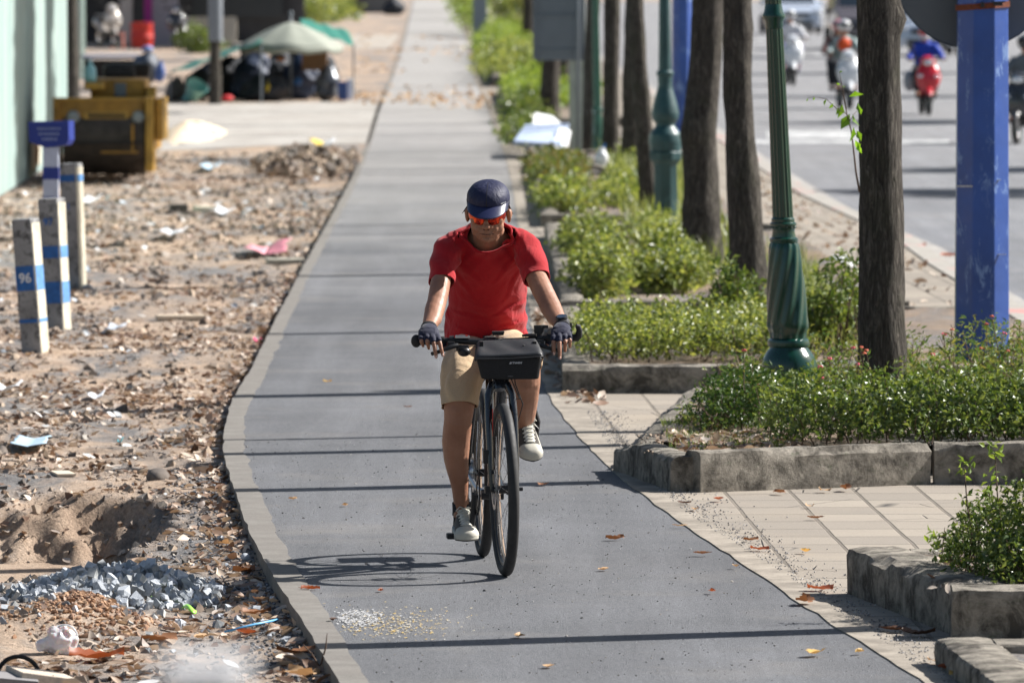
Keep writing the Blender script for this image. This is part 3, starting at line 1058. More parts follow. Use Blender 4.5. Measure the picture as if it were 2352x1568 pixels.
grass('grass', 'thin grass growing at the back of the far bushes', (1.0, 1.9, 62, 96), 5000, .25, ML_B, .03, 34, .01)

# small weeds spilling over the left corner
for i, (px, py, lab) in enumerate(((1575, 985, 'low weed spilling over the left corner of the cracked planter'), (1620, 1000, 'small weed beside the stones at the left corner of the cracked planter'))):
 q = G(px, py, .12)
 bl = [(q.x, q.y, .16, .05, .15, .05), (q.x + .05, q.y + .2, .18, .05, .15, .06)]
 bush('weed', lab, 'weed', bl, 260, .03, ML_N, .10, 'weeds at the planter corner', 12, 40 + i, .35)

# planter with the clipped hedge left of the lamp
bl = row_blobs(.42, 1.62, 46.6, 49.6, .16, .38, .16, 3, .15)
bush('hedge', 'clipped low hedge left of the twisted green lamp post', 'hedge', bl, 15000, .036, ML_B, .14, seed=12, twig=150, aspect=.55)
bl = [(1.33, 49.5, .42, .10, .2, .20), (1.42, 50.0, .34, .12, .2, .16), (1.25, 49.4, .33, .10, .2, .14)]
bush('shrub', 'upright glossy leaved shrub against the leaning tree trunk', 'shrub', bl, 900, .06, ML_A, .14, seed=13, twig=14, aspect=.4)
bl = [(1.9, 48.2, .42, .13, .3, .22), (2.02, 48.6, .46, .12, .3, .2), (1.8, 48.4, .3, .12, .3, .16), (2.08, 48.0, .3, .1, .3, .16)]
bush('shrub', 'taller green shrub between the twisted lamp and the right tree trunk', 'shrub', bl, 1700, .055, ML_A, .14, seed=14, twig=26, aspect=.38)
bl = row_blobs(1.55, 2.3, 50.5, 53.3, .14, .30, .15, 5, .3)
bush('shrub', 'low scrub behind the twisted green lamp post', 'shrub', bl, 2600, .045, ML_B, .13, seed=15, twig=20)

# long planter behind the cyclist: separate rounded bushes
defs = [
 ('rounded bright green bush right behind the shoulder of the cyclist', row_blobs(.40, .85, 56.2, 59.4, .06, .44, .2, 6), 5200),
 ('wide bright green bush at the foot of the third tree trunk', row_blobs(.95, 1.42, 57.6, 60.6, .06, .42, .24, 7), 8000),
 ('sparse low bush in front of the leaning trunk', row_blobs(1.5, 1.9, 55.8, 58.4, .06, .28, .2, 8), 2200),
 ('pale rounded bush behind the wide bright one', row_blobs(.42, .82, 63, 67, .06, .38, .24, 9), 4200),
 ('glossy leaved bush in front of the teal lamp base', row_blobs(1.05, 1.45, 64.6, 69.5, .05, .28, .24, 10), 3200),
]
for i, (lab, bl, n) in enumerate(defs):
 bush('bush', lab, 'bush', bl, n, .055, ML_B if i != 1 else ML_A if False else ML_B, .05, 'rounded bushes in the long planter', 40, 50 + i, .5)
defs = [
 ('bush level with the cap of the cyclist beside the path', row_blobs(.32, .7, 75, 79, .06, .34, .28, 11), 3000),
 ('bush behind the cap level bush, darker', row_blobs(.25, .7, 84.5, 89, .06, .30, .3, 12), 2600),
 ('loose bush in front of the paired trunks', row_blobs(.95, 1.4, 77, 82.5, .06, .26, .3, 13), 3200),
 ('bush under the white boards', row_blobs(.2, .8, 91, 95, .05, .20, .3, 14), 1500),
 ('reddish flecked bush near the bagged drink', row_blobs(1.25, 1.7, 91, 96, .05, .26, .3, 15), 1300),
]
for i, (lab, bl, n) in enumerate(defs):
 bush('bush', lab, 'bush', bl, n, .075, ML_B if i % 2 == 0 else leaf_mat('olive_leaves', [(0.07, 0.11, 0.03), (0.13, 0.18, 0.05), (0.20, 0.22, 0.08), (0.24, 0.16, 0.07)], .35, .5), .05, 'loose bushes in the middle planter', 30, 60 + i, .5)
defs = [
 ('lime green bush behind the white boards', row_blobs(.0, 1.15, 124, 138, .08, .62, .4, 16), 5200, ML_Y),
 ('dark bush in the bed between the path and the white boards', row_blobs(-.02, .42, 101, 114, .02, .30, .3, 27), 1800, ML_A),
 ('small dark green bush left of the white boards', row_blobs(-.05, .45, 117, 123, .08, .42, .3, 17), 1600, ML_A),
 ('bright green hedge beyond the lime bush', row_blobs(-.55, .75, 152, 172, .1, .66, .5, 18), 5200, ML_B),
 ('bright green hedge at the far end of the row', row_blobs(-.85, .4, 178, 212, .15, .75, .6, 19), 5200, ML_Y),
]
for i, (lab, bl, n, m) in enumerate(defs):
 bush('bush', lab, 'bush', bl, n, .11, m, .07, 'far bushes along the path', 24, 70 + i, .5)
bl = [(-1.2, 250, .9, .7, 4, 1.0), (-1.6, 300, 1.3, .8, 4, 1.4), (-1.9, 340, 1.6, .9, 5, 1.8)]
bush('shrub', 'tall light green shrub at the top behind the grey post', 'shrub', bl, 4200, .18, ML_Y, .0, seed=80, twig=20)
bl = [(.35, 235, 1.3, .45, 2, 1.2), (.7, 240, 1.6, .5, 2, 1.2), (-.2, 240, 1.0, .4, 2, .9)]
bush('shrub', 'tall shrub at the top right of the grey post', 'shrub', bl, 3200, .18, ML_B, .0, seed=81, twig=20)

# ------------------------------------------------------------------ trees
t = NT('tree_bark')
v = t.vec((1, 1, 0.16))
n1 = t.noise(38, 8, 0.75, vec=v, dist=1.6)
vr = t.n('ShaderNodeTexVoronoi', feature='DISTANCE_TO_EDGE'); vr.inputs['Scale'].default_value = 42
t.l(t.vec((1, 1, 0.22)), vr.inputs['Vector'])
c = t.ramp(n1, [(0.3, (0.022, 0.020, 0.018)), (0.5, (0.078, 0.069, 0.060)), (0.74, (0.26, 0.235, 0.20))])
c = t.mix(t.ramp(t.noise(5, 5, .6), [(.5, 0), (.75, .5)]), c, (0.07, 0.075, 0.045))
c = t.mix(t.ramp(vr.outputs[0], [(0, .35), (.05, 0)]), c, (0.02, 0.016, 0.013))
t._set('Base Color', c); t._set('Roughness', 0.95); t._set('Specular IOR Level', 0.2)
t.bump(t.math('ADD', n1, t.math('MINIMUM', vr.outputs[0], 0.25)), 1.0, 0.03)
M_BARK = t.m

def crown_mesh():
 rng = np.random.default_rng(77)
 bl = []
 for i in range(16):
  a = rng.uniform(0, 6.28); r = rng.uniform(.2, 1.5)
  bl.append((math.cos(a) * r, math.sin(a) * r, rng.uniform(5.7, 8.6), rng.uniform(.6, 1.0), rng.uniform(.5, .9), rng.uniform(.35, .6)))
 p, d = sample_blob(bl, 8000, rng, .4)
 V, F = leaves(p, rng.uniform(.14, .26, len(p)), .5, .5, .15, rng)
 return V, F
CROWN = crown_mesh()
crown_me = None

def tree(label, x, y, r_base, r_top, lean=(0, 0), z0=0.0, h=6.2, knots=(), seed=1, crown=True, path=None, group='tree trunks in a row along the path'):
 global crown_me
 t = thing('tree', label, 'tree', (x, y, z0), group)
 rr = random.Random(seed)
 n, k = 40, 110
 V = []
 for i in range(k + 1):
  u = i / k
  z = z0 - .08 + u * (h + .08)
  zz = max(0, z - z0)
  if path:
   ax = x + np.interp(zz, [p[0] for p in path], [p[1] for p in path])
   ay = y + lean[1] * zz
  else:
   ax, ay = x + lean[0] * zz, y + lean[1] * zz
  r = r_top + (r_base - r_top) * max(0, 1 - zz / 1.6) ** 1.6
  r *= 1 + .10 * math.exp(-zz / .12)
  r *= 1 - .15 * max(0, zz - 2.5) / 4
  for j in range(n):
   a = 2 * math.pi * j / n
   V.append((ax + r * math.cos(a), ay + r * math.sin(a), z))
 V = np.array(V)
 cx = np.repeat(V.reshape(k + 1, n, 3).mean(1), n, axis=0)
 d = V - cx
 q = V * np.array([1, 1, .25])
 dr = smoothnoise(q, 9, seed) * .07 + smoothnoise(q, 30, seed + 1) * .05 + smoothnoise(V, 3.0, seed + 2) * .06 + smoothnoise(q, 60, seed + 4) * .03
 V = cx + d * (1 + dr[:, None])
 for (kz, ka, kr, kh) in knots:
  px_ = V - (cx + np.array([math.cos(ka), math.sin(ka), 0]) * r_base)
  dd = np.sqrt((px_[:, 0]) ** 2 + (px_[:, 1]) ** 2 + (V[:, 2] - kz - z0) ** 2)
  V = V + d * (kh * np.exp(-(dd / kr) ** 2))[:, None]
 I, J = np.meshgrid(np.arange(k), np.arange(n), indexing='ij')
 F = np.stack([I * n + J, I * n + (J + 1) % n, (I + 1) * n + (J + 1) % n, (I + 1) * n + J], -1).reshape(-1, 4)
 np_mesh('trunk', V, F, M_BARK, t, smooth=True)
 top = Vector(tuple(V[-n:].mean(0)))
 if crown:
  mb = MB()
  for i in range(6):
   a = i * 1.05 + rr.uniform(-.3, .3)
   e = top + Vector((math.cos(a) * 1.1, math.sin(a) * 1.1, rr.uniform(.6, 1.9)))
   b0 = top + Vector((0, 0, rr.uniform(-.9, -.1)))
   mb.tube([b0, b0.lerp(e, .5) + Vector((0, 0, .15)), e], [r_top * .5, r_top * .3, r_top * .12], n=7)
  mb.build('limbs', M_BARK, t, smooth=True)
  if crown_me is None:
   o = np_mesh('crown', CROWN[0], CROWN[1], ML_D)
   crown_me = o.data
  else:
   o = bpy.data.objects.new('crown', crown_me); COL.objects.link(o)
  o.parent = t
  o.location = (top.x - x, top.y - y, h - 6.2)
  o.rotation_euler = (0, 0, seed * 1.3)
 return t

# the trunk beside the blue pole
y = 41.4
tree('sunlit edged tree trunk with a leafy sprout, between the twisted lamp and the blue pole', xat(2027, y), y, .124, .103, z0=.14, h=9.4, path=[(0, 0), (.35, -.006), (.9, -.002), (1.5, -.012), (2.2, -.027), (6.2, -.05)], knots=[(2.0, -.2, .06, .35), (.30, -.6, .1, .1)], seed=3)
y = 54.0
tree('leaning tree trunk just left of the twisted green lamp post', xat(1722, y), y, .155, .093, z0=.0, h=8.6, path=[(0, .02), (.3, -.0), (.9, -.045), (1.6, -.08), (2.4, -.085), (6.2, -.02)], seed=5, knots=[(1.95, -.2, .1, .25)])
y = 63.5
tree('thick tree trunk with a reddish scar, right of the teal lamp post', xat(1612, y), y, .168, .128, z0=.04, path=[(0, 0), (.5, -.003), (1.0, -.02), (1.7, .03), (2.2, .05), (6.2, .08)], seed=7, knots=[(1.05, -2.2, .12, .3)])
y = 75.0
tree('slender tree trunk directly left of the teal lamp post', xat(1492, y), y, .085, .078, z0=.06, path=[(0, 0), (.8, -.05), (1.4, -.10), (2.4, -.16), (6.2, -.2)], seed=9)
y = 92.0
tree('tree trunk behind the slender one, left of the teal lamp', xat(1450, y), y, .115, .105, z0=.04, path=[(0, 0), (1, 0), (2.2, .05), (6.2, .1)], seed=11)
y = 94.0
tree('tree trunk right of the thin dark green lamp post', xat(1402, y), y, .10, .09, z0=.04, path=[(0, 0), (1, .01), (2.2, .02), (6.2, .1)], seed=13)
y = 99.5
tree('tree trunk left of the thin dark green lamp post', xat(1356, y), y, .10, .085, z0=.0, path=[(0, 0), (1, 0), (2.2, .05), (6.2, .1)], seed=15)
for i, (px, y, lab) in enumerate(((1262, 118, 'dark tree trunk half hidden under the left edge of the grey panel'), (1290, 128, 'dark tree trunk below the middle of the grey panel'), (1240, 150, 'far tree trunk left of the grey panel, dark'), (1275, 165, 'far dark tree trunk behind the grey panel'), (1212, 190, 'distant tree trunk above the far hedge'), (1245, 215, 'distant dark tree trunk above the far hedge, right one'), (1190, 260, 'most distant tree trunk at the top of the row'))):
 tree(lab, xat(px, y), y, .15, .13, z0=0, seed=20 + i, path=[(0, 0), (6, .1)])
# trees just right of the frame whose trunks throw the shadow bars
for i, (x, y, lab) in enumerate(((2.72, 30.3, 'tree trunk outside the right edge nearest the camera'), (2.85, 39.0, 'tree trunk outside the right edge beside the cracked planter'))):
 tree(lab, x, y, .14, .12, z0=0, seed=40 + i, h=9.6, path=[(0, 0), (6, .05)], group='tree trunks outside the frame on the right')
# trees across the road, outside the frame, that shade parts of the carriageway
for i, (x, y) in enumerate(((14.5, 92), (15.5, 101), (15, 128), (15.5, 150), (16, 178), (15, 205))):
 tree('street tree outside the frame across the road, ' + ('nearest', 'second', 'third', 'fourth', 'fifth', 'farthest')[i] + ' from the camera', x, y, .16, .14, z0=-.1, seed=50 + i, path=[(0, 0), (6, .05)], group='street trees across the road')

# leafy sprout on the side of the near trunk
t = thing('sprout', 'thin leafy sprout growing up the left side of the sunlit edged trunk', 'sprout', tuple(P(1972, 435, 41.2)))
pth = [P(1974, 440, 41.3), P(1966, 395, 41.2), P(1960, 340, 41.15), P(1955, 300, 41.15), P(1945, 262, 41.1), P(1937, 215, 41.1), P(1928, 165, 41.1)]
mb = MB(); mb.tube(pth, [.006, .005, .004, .0035, .003, .002, .001], n=6)
mb.tube([P(1945, 262, 41.1), P(1922, 250, 41.05), P(1898, 228, 41.0), P(1870, 222, 41.0), P(1855, 225, 41.0)], [.002, .002, .0015, .001, .001], n=5)
mb.tube([P(1950, 280, 41.1), P(1962, 262, 41.15), P(1972, 250, 41.2)], [.002, .0015, .001], n=5)
mb.build('stem', M_TWIG, t)
M_SPR = leaf_mat('sprout_leaves', [(0.10, 0.26, 0.02), (0.17, 0.36, 0.03), (0.30, 0.48, 0.05)], .55, .4)
rngs = np.random.default_rng(6)
for i, (px, py, dx, dz, s) in enumerate(((1935, 240, -.3, -1, .075), (1952, 262, -.6, -1, .095), (1960, 292, -.2, -1, .085), (1958, 262, .5, -1, .07), (1950, 222, 1, .2, .075), (1968, 300, .4, -1, .06), (1964, 322, .4, -1, .065), (1914, 238, -.5, -.6, .035), (1925, 246, -.2, -1, .045), (1898, 228, -.3, -.8, .035), (1972, 245, .2, -.6, .05), (1975, 258, -.2, .8, .05), (1970, 330, .3, -.8, .06), (1855, 226, -.3, -1, .018), (1870, 223, -.2, -1, .02), (1930, 195, -1, .4, .022), (1934, 200, 1, .1, .02), (1928, 168, .8, .6, .02))):
 p = P(px, py, 41.12)
 V, F = leaves(np.array([tuple(p)]), np.array([s]), .55, .2, .12, rngs, np.array([[dx, rngs.uniform(-.4, .4), dz]]))
 np_mesh('leaf', V, F, M_SPR, t)
# ------------------------------------------------------------------ lamp posts and poles
def m_paint(name, col, chip=None, chip_amt=0.0, rough=0.3, scale=4.0, coat=0.4, streak=1.0):
 t = NT(name)
 b = Vector(col)
 c = t.ramp(t.noise(scale, 6, .65), [(.3, b * .75), (.7, b * 1.2)])
 if chip is not None:
  f = t.ramp(t.noise(scale * 4, 9, .78, vec=t.vec((1, 1, .35 * streak)), dist=.6), [(.56, 0), (.60 + (1 - chip_amt) * .08, chip_amt)])
  c = t.mix(f, c, chip)
 t._set('Base Color', c)
 t._set('Roughness', t.ramp(t.noise(scale * 6, 4), [(.3, rough * .8), (.7, rough * 1.3)]))
 t._set('Coat Weight', coat)
 t.b.inputs['Coat Roughness'].default_value = .15
 t.bump(t.noise(scale * 15, 5, .7), .25, .004)
 return t.m
M_GREEN = m_paint('green_gloss_paint', (0.003, 0.042, 0.028), (0.010, 0.08, 0.06), .4, .16)
M_TEAL = m_paint('teal_weathered_paint', (0.014, 0.058, 0.062), (0.05, 0.12, 0.125), .6, .45, coat=.1)
M_DGREEN = m_paint('dark_green_paint', (0.006, 0.075, 0.05), None, 0, .3)
M_BLUE = m_paint('blue_pole_paint', (0.020, 0.075, 0.31), (0.16, 0.26, 0.50), .9, .38, 2.2, coat=.3)
M_RUST = mat('rusty_band', (0.16, 0.045, 0.02), .9, var=.5, scale=60)
M_LANT = mat('lantern_glass', (0.7, 0.7, 0.66), .3)

def lamp_post(label, px_base, Y, z0, prof, m, lean=0.0, ring_top=True, flute=True, seed=0, octo=False, height=4.6):
 x = xat(px_base, Y)
 t = thing('street_lamp', label, 'street lamp', (x, Y, z0), 'ornamental street lamps')
 L = (lean, 0)
 base, twist, neck, shaft = prof
 def mtwist(a, z, r):
  return r * (1 + .045 * math.cos(10 * a - 26 * z))
 def mflute(a, z, r):
  return r * (1 + .05 * math.cos(14 * a))
 def moct(a, z, r):
  b = (a + math.pi / 8) % (math.pi / 4) - math.pi / 8
  return r * .97 / math.cos(b)
 MB().lathe(base, 48, (x, Y, z0), mod=moct if octo else None, lean=L).build('base', m, t, True, 35)
 zt = [p[1] for p in twist]
 k = 40
 pr = [(float(np.interp(z, zt, [p[0] for p in twist])), z) for z in np.linspace(zt[0], zt[-1], k)]
 MB().lathe(pr, 120, (x, Y, z0), mod=mtwist if flute else None, lean=L).build('barrel', m, t, True, 60)
 MB().lathe(neck, 48, (x, Y, z0), lean=L).build('collar', m, t, True, 35)
 if flute:
  mb = MB()
  zc = neck[len(neck) // 2][1]
  for i in range(14):
   a = i * 2 * math.pi / 14
   mb.ell((x + math.cos(a) * neck[len(neck) // 2][0] + lean * zc, Y + math.sin(a) * neck[len(neck) // 2][0], z0 + zc), (.009, .009, .006), n=8, m=5)
  mb.build('beading', m, t, True)
 zs = np.linspace(shaft[0][1], shaft[-1][1], 24)
 pr = [(float(np.interp(z, [p[1] for p in shaft], [p[0] for p in shaft])), z) for z in zs]
 MB().lathe(pr, 112, (x, Y, z0), mod=mflute if flute else None, lean=L).build('shaft', m, t, True, 60)
 rz = 2.13
 r0 = float(np.interp(rz, [p[1] for p in shaft], [p[0] for p in shaft]))
 if ring_top:
  MB().lathe([(r0 * .98, rz - .06), (r0 * 1.12, rz - .05), (r0 * 1.12, rz - .02), (r0 * 1.42, rz), (r0 * 1.42, rz + .012), (r0 * 1.2, rz + .03), (r0 * 1.02, rz + .07)], 40, (x, Y, z0), lean=L).build('ring', m, t, True, 35)
 zt_ = shaft[-1][1]
 MB().lathe([(.05, zt_), (.16, zt_ + .05), (.20, zt_ + .4), (.10, zt_ + .5), (.02, zt_ + .62)], 20, (x, Y, z0), lean=L).build('lantern', M_LANT, t, True, 35)
 return t
Y1 = 42.4
z1 = lambda py: zat(py, Y1) 
s1 = FPX / Y1
def pf(l, s=s1, zf=z1, z0=0.0):
 return [(r / s, zf(py) - z0) for r, py in l]
base = [(.145, .0), (.145, .26)] + pf([(64, 852), (64, 838), (60, 822), (52, 808), (46, 801), (44, 797), (48, 793), (49, 786), (47, 780), (41, 776)])
twist = pf([(40, 776), (41, 764), (46, 752), (47, 744), (45, 700), (42, 650), (38, 600), (34, 566), (31, 558)])
neck = pf([(31, 558), (33, 553), (33, 548), (28, 545), (26, 532), (27, 522), (31, 517), (31, 513), (27, 510), (27, 503), (23.5, 499)])
shaft = pf([(23, 499), (22.5, 480), (18.5, 40), (18, 10), (17, -160), (14, -800)])
lamp_post('glossy dark green lamp post with a twisted base, right of the leaning trunk', 1821, Y1, 0, (base, twist, neck, shaft), M_GREEN, lean=-.0465)
Y2 = 72.5; s2 = FPX / Y2; z2 = lambda py: zat(py, Y2)
k = 1.0
base = [(p[0], p[1]) for p in pf([(29, 508), (28, 498), (27, 380), (30, 374), (37, 366), (38, 350), (34, 346)], s2, z2)]
twist = pf([(36, 346), (37, 335), (38, 325), (36, 308), (29, 298), (23, 290), (22, 284), (30, 274), (32, 262), (29, 245), (23, 222), (18, 205)], s2, z2)
neck = pf([(18, 205), (16, 195), (17, 186), (17, 176), (20, 172), (20, 166), (16, 162)], s2, z2)
shaft = pf([(15, 162), (14, 100), (12.5, 0), (11, -500)], s2, z2)
lamp_post('weathered teal lamp post with an octagonal foot, behind the leaning trunks', 1530, Y2, 0, (base, twist, neck, shaft), M_TEAL, lean=-.008, ring_top=False, flute=False, octo=True)
Y3 = 99; s3 = FPX / Y3; z3 = lambda py: zat(py, Y3)
base = pf([(15, 362), (14, 350), (14, 330), (12, 326)], s3, z3)
twist = pf([(12, 326), (13, 310), (10, 270), (9, 262)], s3, z3)
neck = pf([(10, 262), (12, 255), (12, 250), (9, 247)], s3, z3)
shaft = pf([(9, 247), (9, 200), (8, 0), (7, -300)], s3, z3)
lamp_post('thin dark green lamp post far back between the tree trunks', 1374, Y3, 0, (base, twist, neck, shaft), M_DGREEN, lean=-.02, ring_top=False)

def oct_pole(label, x, Y, r0, r1, h, z0=0.0, name='utility_pole', rot=0.0, group='blue octagonal poles'):
 t = thing(name, label, 'pole', (x, Y, z0), group)
 vs = []
 n = 8
 for (z, r) in ((-.05, r0), (h * .5, (r0 + r1) / 2), (h, r1)):
  for j in range(n):
   a = 2 * math.pi * (j + .5) / n + rot
   vs.append((x + r * math.cos(a), Y + r * math.sin(a), z0 + z))
 fs = [(i * n + j, i * n + (j + 1) % n, (i + 1) * n + (j + 1) % n, (i + 1) * n + j) for i in range(2) for j in range(n)]
 fs += [tuple(range(n - 1, -1, -1)), tuple(2 * n + j for j in range(n))]
 o = MB().add(vs, fs).build('post', M_BLUE, t)
 b = o.modifiers.new('bevel', 'BEVEL'); b.width = .006; b.segments = 2; b.limit_method = 'ANGLE'
 MB().lathe([(r0 * 1.5, -.05), (r0 * 1.5, .03), (r0 * 1.1, .05)], 24, (x, Y, z0)).build('foot_plate', M_BLUE, t)
 return t
Yb = 47.0
xb = xat(2256, Yb)
tp = oct_pole('thick scuffed royal blue octagonal pole near the right edge', xb, Yb, .168, .128, 7.0, rot=rad(0))
# scuffed band and the rusty strap belongs to the sign
t = thing('round_sign', 'grey back of a round traffic sign strapped behind the thick blue pole', 'sign', (xb, Yb + .2, 2.0))
cs = P(2236, -74, Yb + .19); Rr = 187 / (FPX / (Yb + .19))
M_SIGNB = mat('sign_back_metal', (0.115, 0.13, 0.145), .55, metal=.25, var=.06, scale=3)
mb = MB()
pr = [(0.001, -.006), (Rr * .9, -.006), (Rr * .985, -.006), (Rr, -.012), (Rr, .012), (Rr * .98, .006), (0.001, .006)]
n = 96
vs = []
for r, dy in pr:
 for j in range(n):
  a = 2 * math.pi * j / n
  vs.append((cs.x + r * math.cos(a), cs.y + dy, cs.z + r * math.sin(a)))
fs = [(i * n + j, i * n + (j + 1) % n, (i + 1) * n + (j + 1) % n, (i + 1) * n + j) for i in range(len(pr) - 1) for j in range(n)]
mb.add(vs, fs); mb.build('disc', M_SIGNB, t, True, 30)
zc = zat(14, Yb)
rr_ = .168 + (.128 - .168) * zc / 7 + .004
mb = MB()
vs = []
for dz, dr in ((-.017, 0), (-.017, .006), (.017, .006), (.017, 0)):
 for j in range(8):
  a = 2 * math.pi * (j + .5) / 8 + rad(0)
  vs.append((xb + (rr_ + dr) * math.cos(a), Yb + (rr_ + dr) * math.sin(a), zc + dz - .012 * math.cos(a) * -1))
fs = [(i * 8 + j, i * 8 + (j + 1) % 8, (i + 1) * 8 + (j + 1) % 8, (i + 1) * 8 + j) for i in range(3) for j in range(8)]
mb.add(vs, fs); mb.build('strap', M_RUST, t)
mb = MB(); mb.box((xb + .08, Yb - rr_ - .004, zc + .012), (.05, .02, .022), bev=.003); mb.tube([(xb + .04, Yb - rr_ - .016, zc + .02), (xb + .12, Yb - rr_ - .016, zc + .024)], .005, n=6)
mb.box((xb - .01, Yb - rr_ - .004, zc + .008), (.022, .02, .03), bev=.003)
mb.build('clamp', mat('dark_steel', (.05, .05, .055), .4, metal=.8), t)
MB().box((xb, Yb + .172, zc + .02), (.25, .02, .05), bev=.004).build('bracket', M_SIGNB, t)
# old tape marks on the blue pole
M_TAPE = mat('tape_residue', (.42, .42, .44), .8, var=.4, scale=60)
for (py, px0, px1, w) in ((428, 2197, 2234, .011), (414, 2240, 2300, .004), (585, 2280, 2312, .004)):
 a = P(px0, py, Yb - .163); b = P(px1, py, Yb - .163)
 MB().box(((a.x + b.x) / 2, Yb - (.146 if px0 < 2230 else .128), a.z), (b.x - a.x, .012, w)).build('tape_mark', M_TAPE, tp)
Yb2 = 112
oct_pole('far royal blue pole behind the teal lamp and the thick trunk', xat(1566, Yb2), Yb2, .15, .125, 7, rot=rad(9))

# grey service cabinet panel and its posts
M_GREY = mat('grey_painted_metal', (0.135, 0.16, 0.185), .55, var=.12, scale=3)
M_POSTW = mat('pale_post_paint', (0.36, 0.40, 0.36), .7, var=.25, scale=6)
Yp = 101.5
t = thing('sign_panel', 'back of a large grey panel on two posts beside the far hedge', 'sign', (xat(1300, Yp), Yp, 0))
a = P(1224, 139, Yp); b = P(1342, -200, Yp)
MB().box(((a.x + b.x) / 2, Yp, (a.z + b.z) / 2), (b.x - a.x, .04, b.z - a.z), bev=.008).build('panel', M_GREY, t)
mb = MB()
for z in (a.z + .12, a.z + .55, a.z + .95):
 mb.box(((a.x + b.x) / 2, Yp - .03, z), (b.x - a.x - .02, .02, .03))
mb.box((a.x + .04, Yp - .03, (a.z + b.z) / 2), (.03, .015, b.z - a.z - .02))
mb.build('stiffener', M_GREY, t)
p = xat(1327, Yp - .1)
MB().tube([(p, Yp - .1, 0), (p, Yp - .1, 3.6)], .022, n=16).build('post', M_GREY, t, True)
MB().box((xat(1326, Yp + .1), Yp + .1, 1.5), (.2, .1, 3.0), bev=.01).build('back_post', M_POSTW, t)
MB().tube([(p, Yp - .1, a.z + .3), (p + .01, Yp - .02, a.z + .3)], .02, n=8).build('clamp', M_GREY, t)

Yq = 209
t = thing('concrete_post', 'broad plain grey post beside the path near the top of the photo', 'post', (xat(1102, Yq), Yq, 0))
MB().box((xat(1102, Yq), Yq, 1.5), (.36, .2, 3.0), bev=.02).build('post', mat('grey_post', (.21, .25, .29), .7, var=.1), t)
MB().box((xat(1102, Yq), Yq, .06), (.5, .34, .12), bev=.02).build('footing', M_KERB, t)
Yw = 226
t = thing('low_wall', 'low pale wall far behind the grey post', 'wall', (xat(1165, Yw), Yw, 0))
MB().box((xat(1168, Yw), Yw, zat(68, Yw) / 2), (.95, .2, zat(68, Yw)), bev=.01).build('wall', mat('pale_render', (.5, .48, .46), .9), t)
MB().box((xat(1168, Yw), Yw, zat(68, Yw) + .03), (1.02, .28, .06), bev=.01).build('coping', mat('pale_render', (.5, .48, .46), .9), t)

# discarded white boards dumped on the bush
t = thing('dumped_boards', 'stack of white and pale blue foam boards dumped on the bushes', 'board', (xat(1250, 99), 99, .2))
M_FOAM = mat('white_foam', (.72, .73, .74), .8, var=.06); M_FOAMB = mat('pale_blue_board', (.42, .50, .66), .6, var=.1, scale=5)
def slab(pts_px, Y0, Y1_, th, name, m):
 (a, b, c, d) = pts_px
 A = P(a[0], a[1], Y0); B = P(b[0], b[1], Y0); C = P(c[0], c[1], Y1_); D = P(d[0], d[1], Y1_)
 nrm = (B - A).cross(D - A).normalized() * th
 mb = MB(); mb.add([A, B, C, D, A - nrm, B - nrm, C - nrm, D - nrm], [(0, 1, 2, 3), (7, 6, 5, 4), (0, 4, 5, 1), (1, 5, 6, 2), (2, 6, 7, 3), (3, 7, 4, 0)])
 o = mb.build(name, m, t)
 b_ = o.modifiers.new('bevel', 'BEVEL'); b_.width = .012; b_.segments = 2
slab([(1179, 323), (1290, 330), (1308, 283), (1205, 286)], 97.5, 99.6, .05, 'board', M_FOAMB)
slab([(1262, 345), (1300, 350), (1312, 300), (1285, 292)], 97.2, 98.6, .04, 'board', M_FOAM)
slab([(1222, 284), (1300, 292), (1270, 266), (1228, 258)], 99.8, 100.6, .05, 'board', M_FOAM)
MB().tube([P(1212, 345, 98), P(1212, 326, 98.2)], .03, n=8).build('prop', M_FOAM, t)
t = thing('drink_bag', 'white plastic bag with a blue straw on a slab below the thin dark green lamp', 'bag', tuple(P(1382, 385, 90)))
mb = MB(); c = P(1381, 366, 90); mb.ell(c, (.078, .07, .10), n=20, m=12); mb.ell(c + Vector((.0, 0, -.08)), (.06, .06, .05), n=12, m=8); mb.tube([c + Vector((.0, 0, .08)), c + Vector((.015, 0, .13))], [.03, .045], n=10)
me = fuse(mb, .012, 4); displace(me, lambda p, n: smoothnoise(p, 22, 4) * .012)
link_mesh('bag', me, mat('white_plastic', (.75, .76, .78), .35, sss=0), t, True)
MB().tube([c + Vector((.01, 0, .06)), c + Vector((.04, 0, .17))], .008, n=6).build('straw', mat('blue_plastic', (.03, .22, .6), .4), t)
t = thing('flat_slab', 'flat grey slab lying tilted under the white drink bag', 'slab', tuple(P(1400, 390, 89)))
MB().box(P(1402, 392, 89.6), (.42, .9, .05), bev=.01, rot=Matrix.Rotation(.25, 3, 'Y')).build('slab', M_KERB, t)
# ------------------------------------------------------------------ the left side
def lz(x, y):
 return float(lot(np.array([x]), np.array([y]))[0])

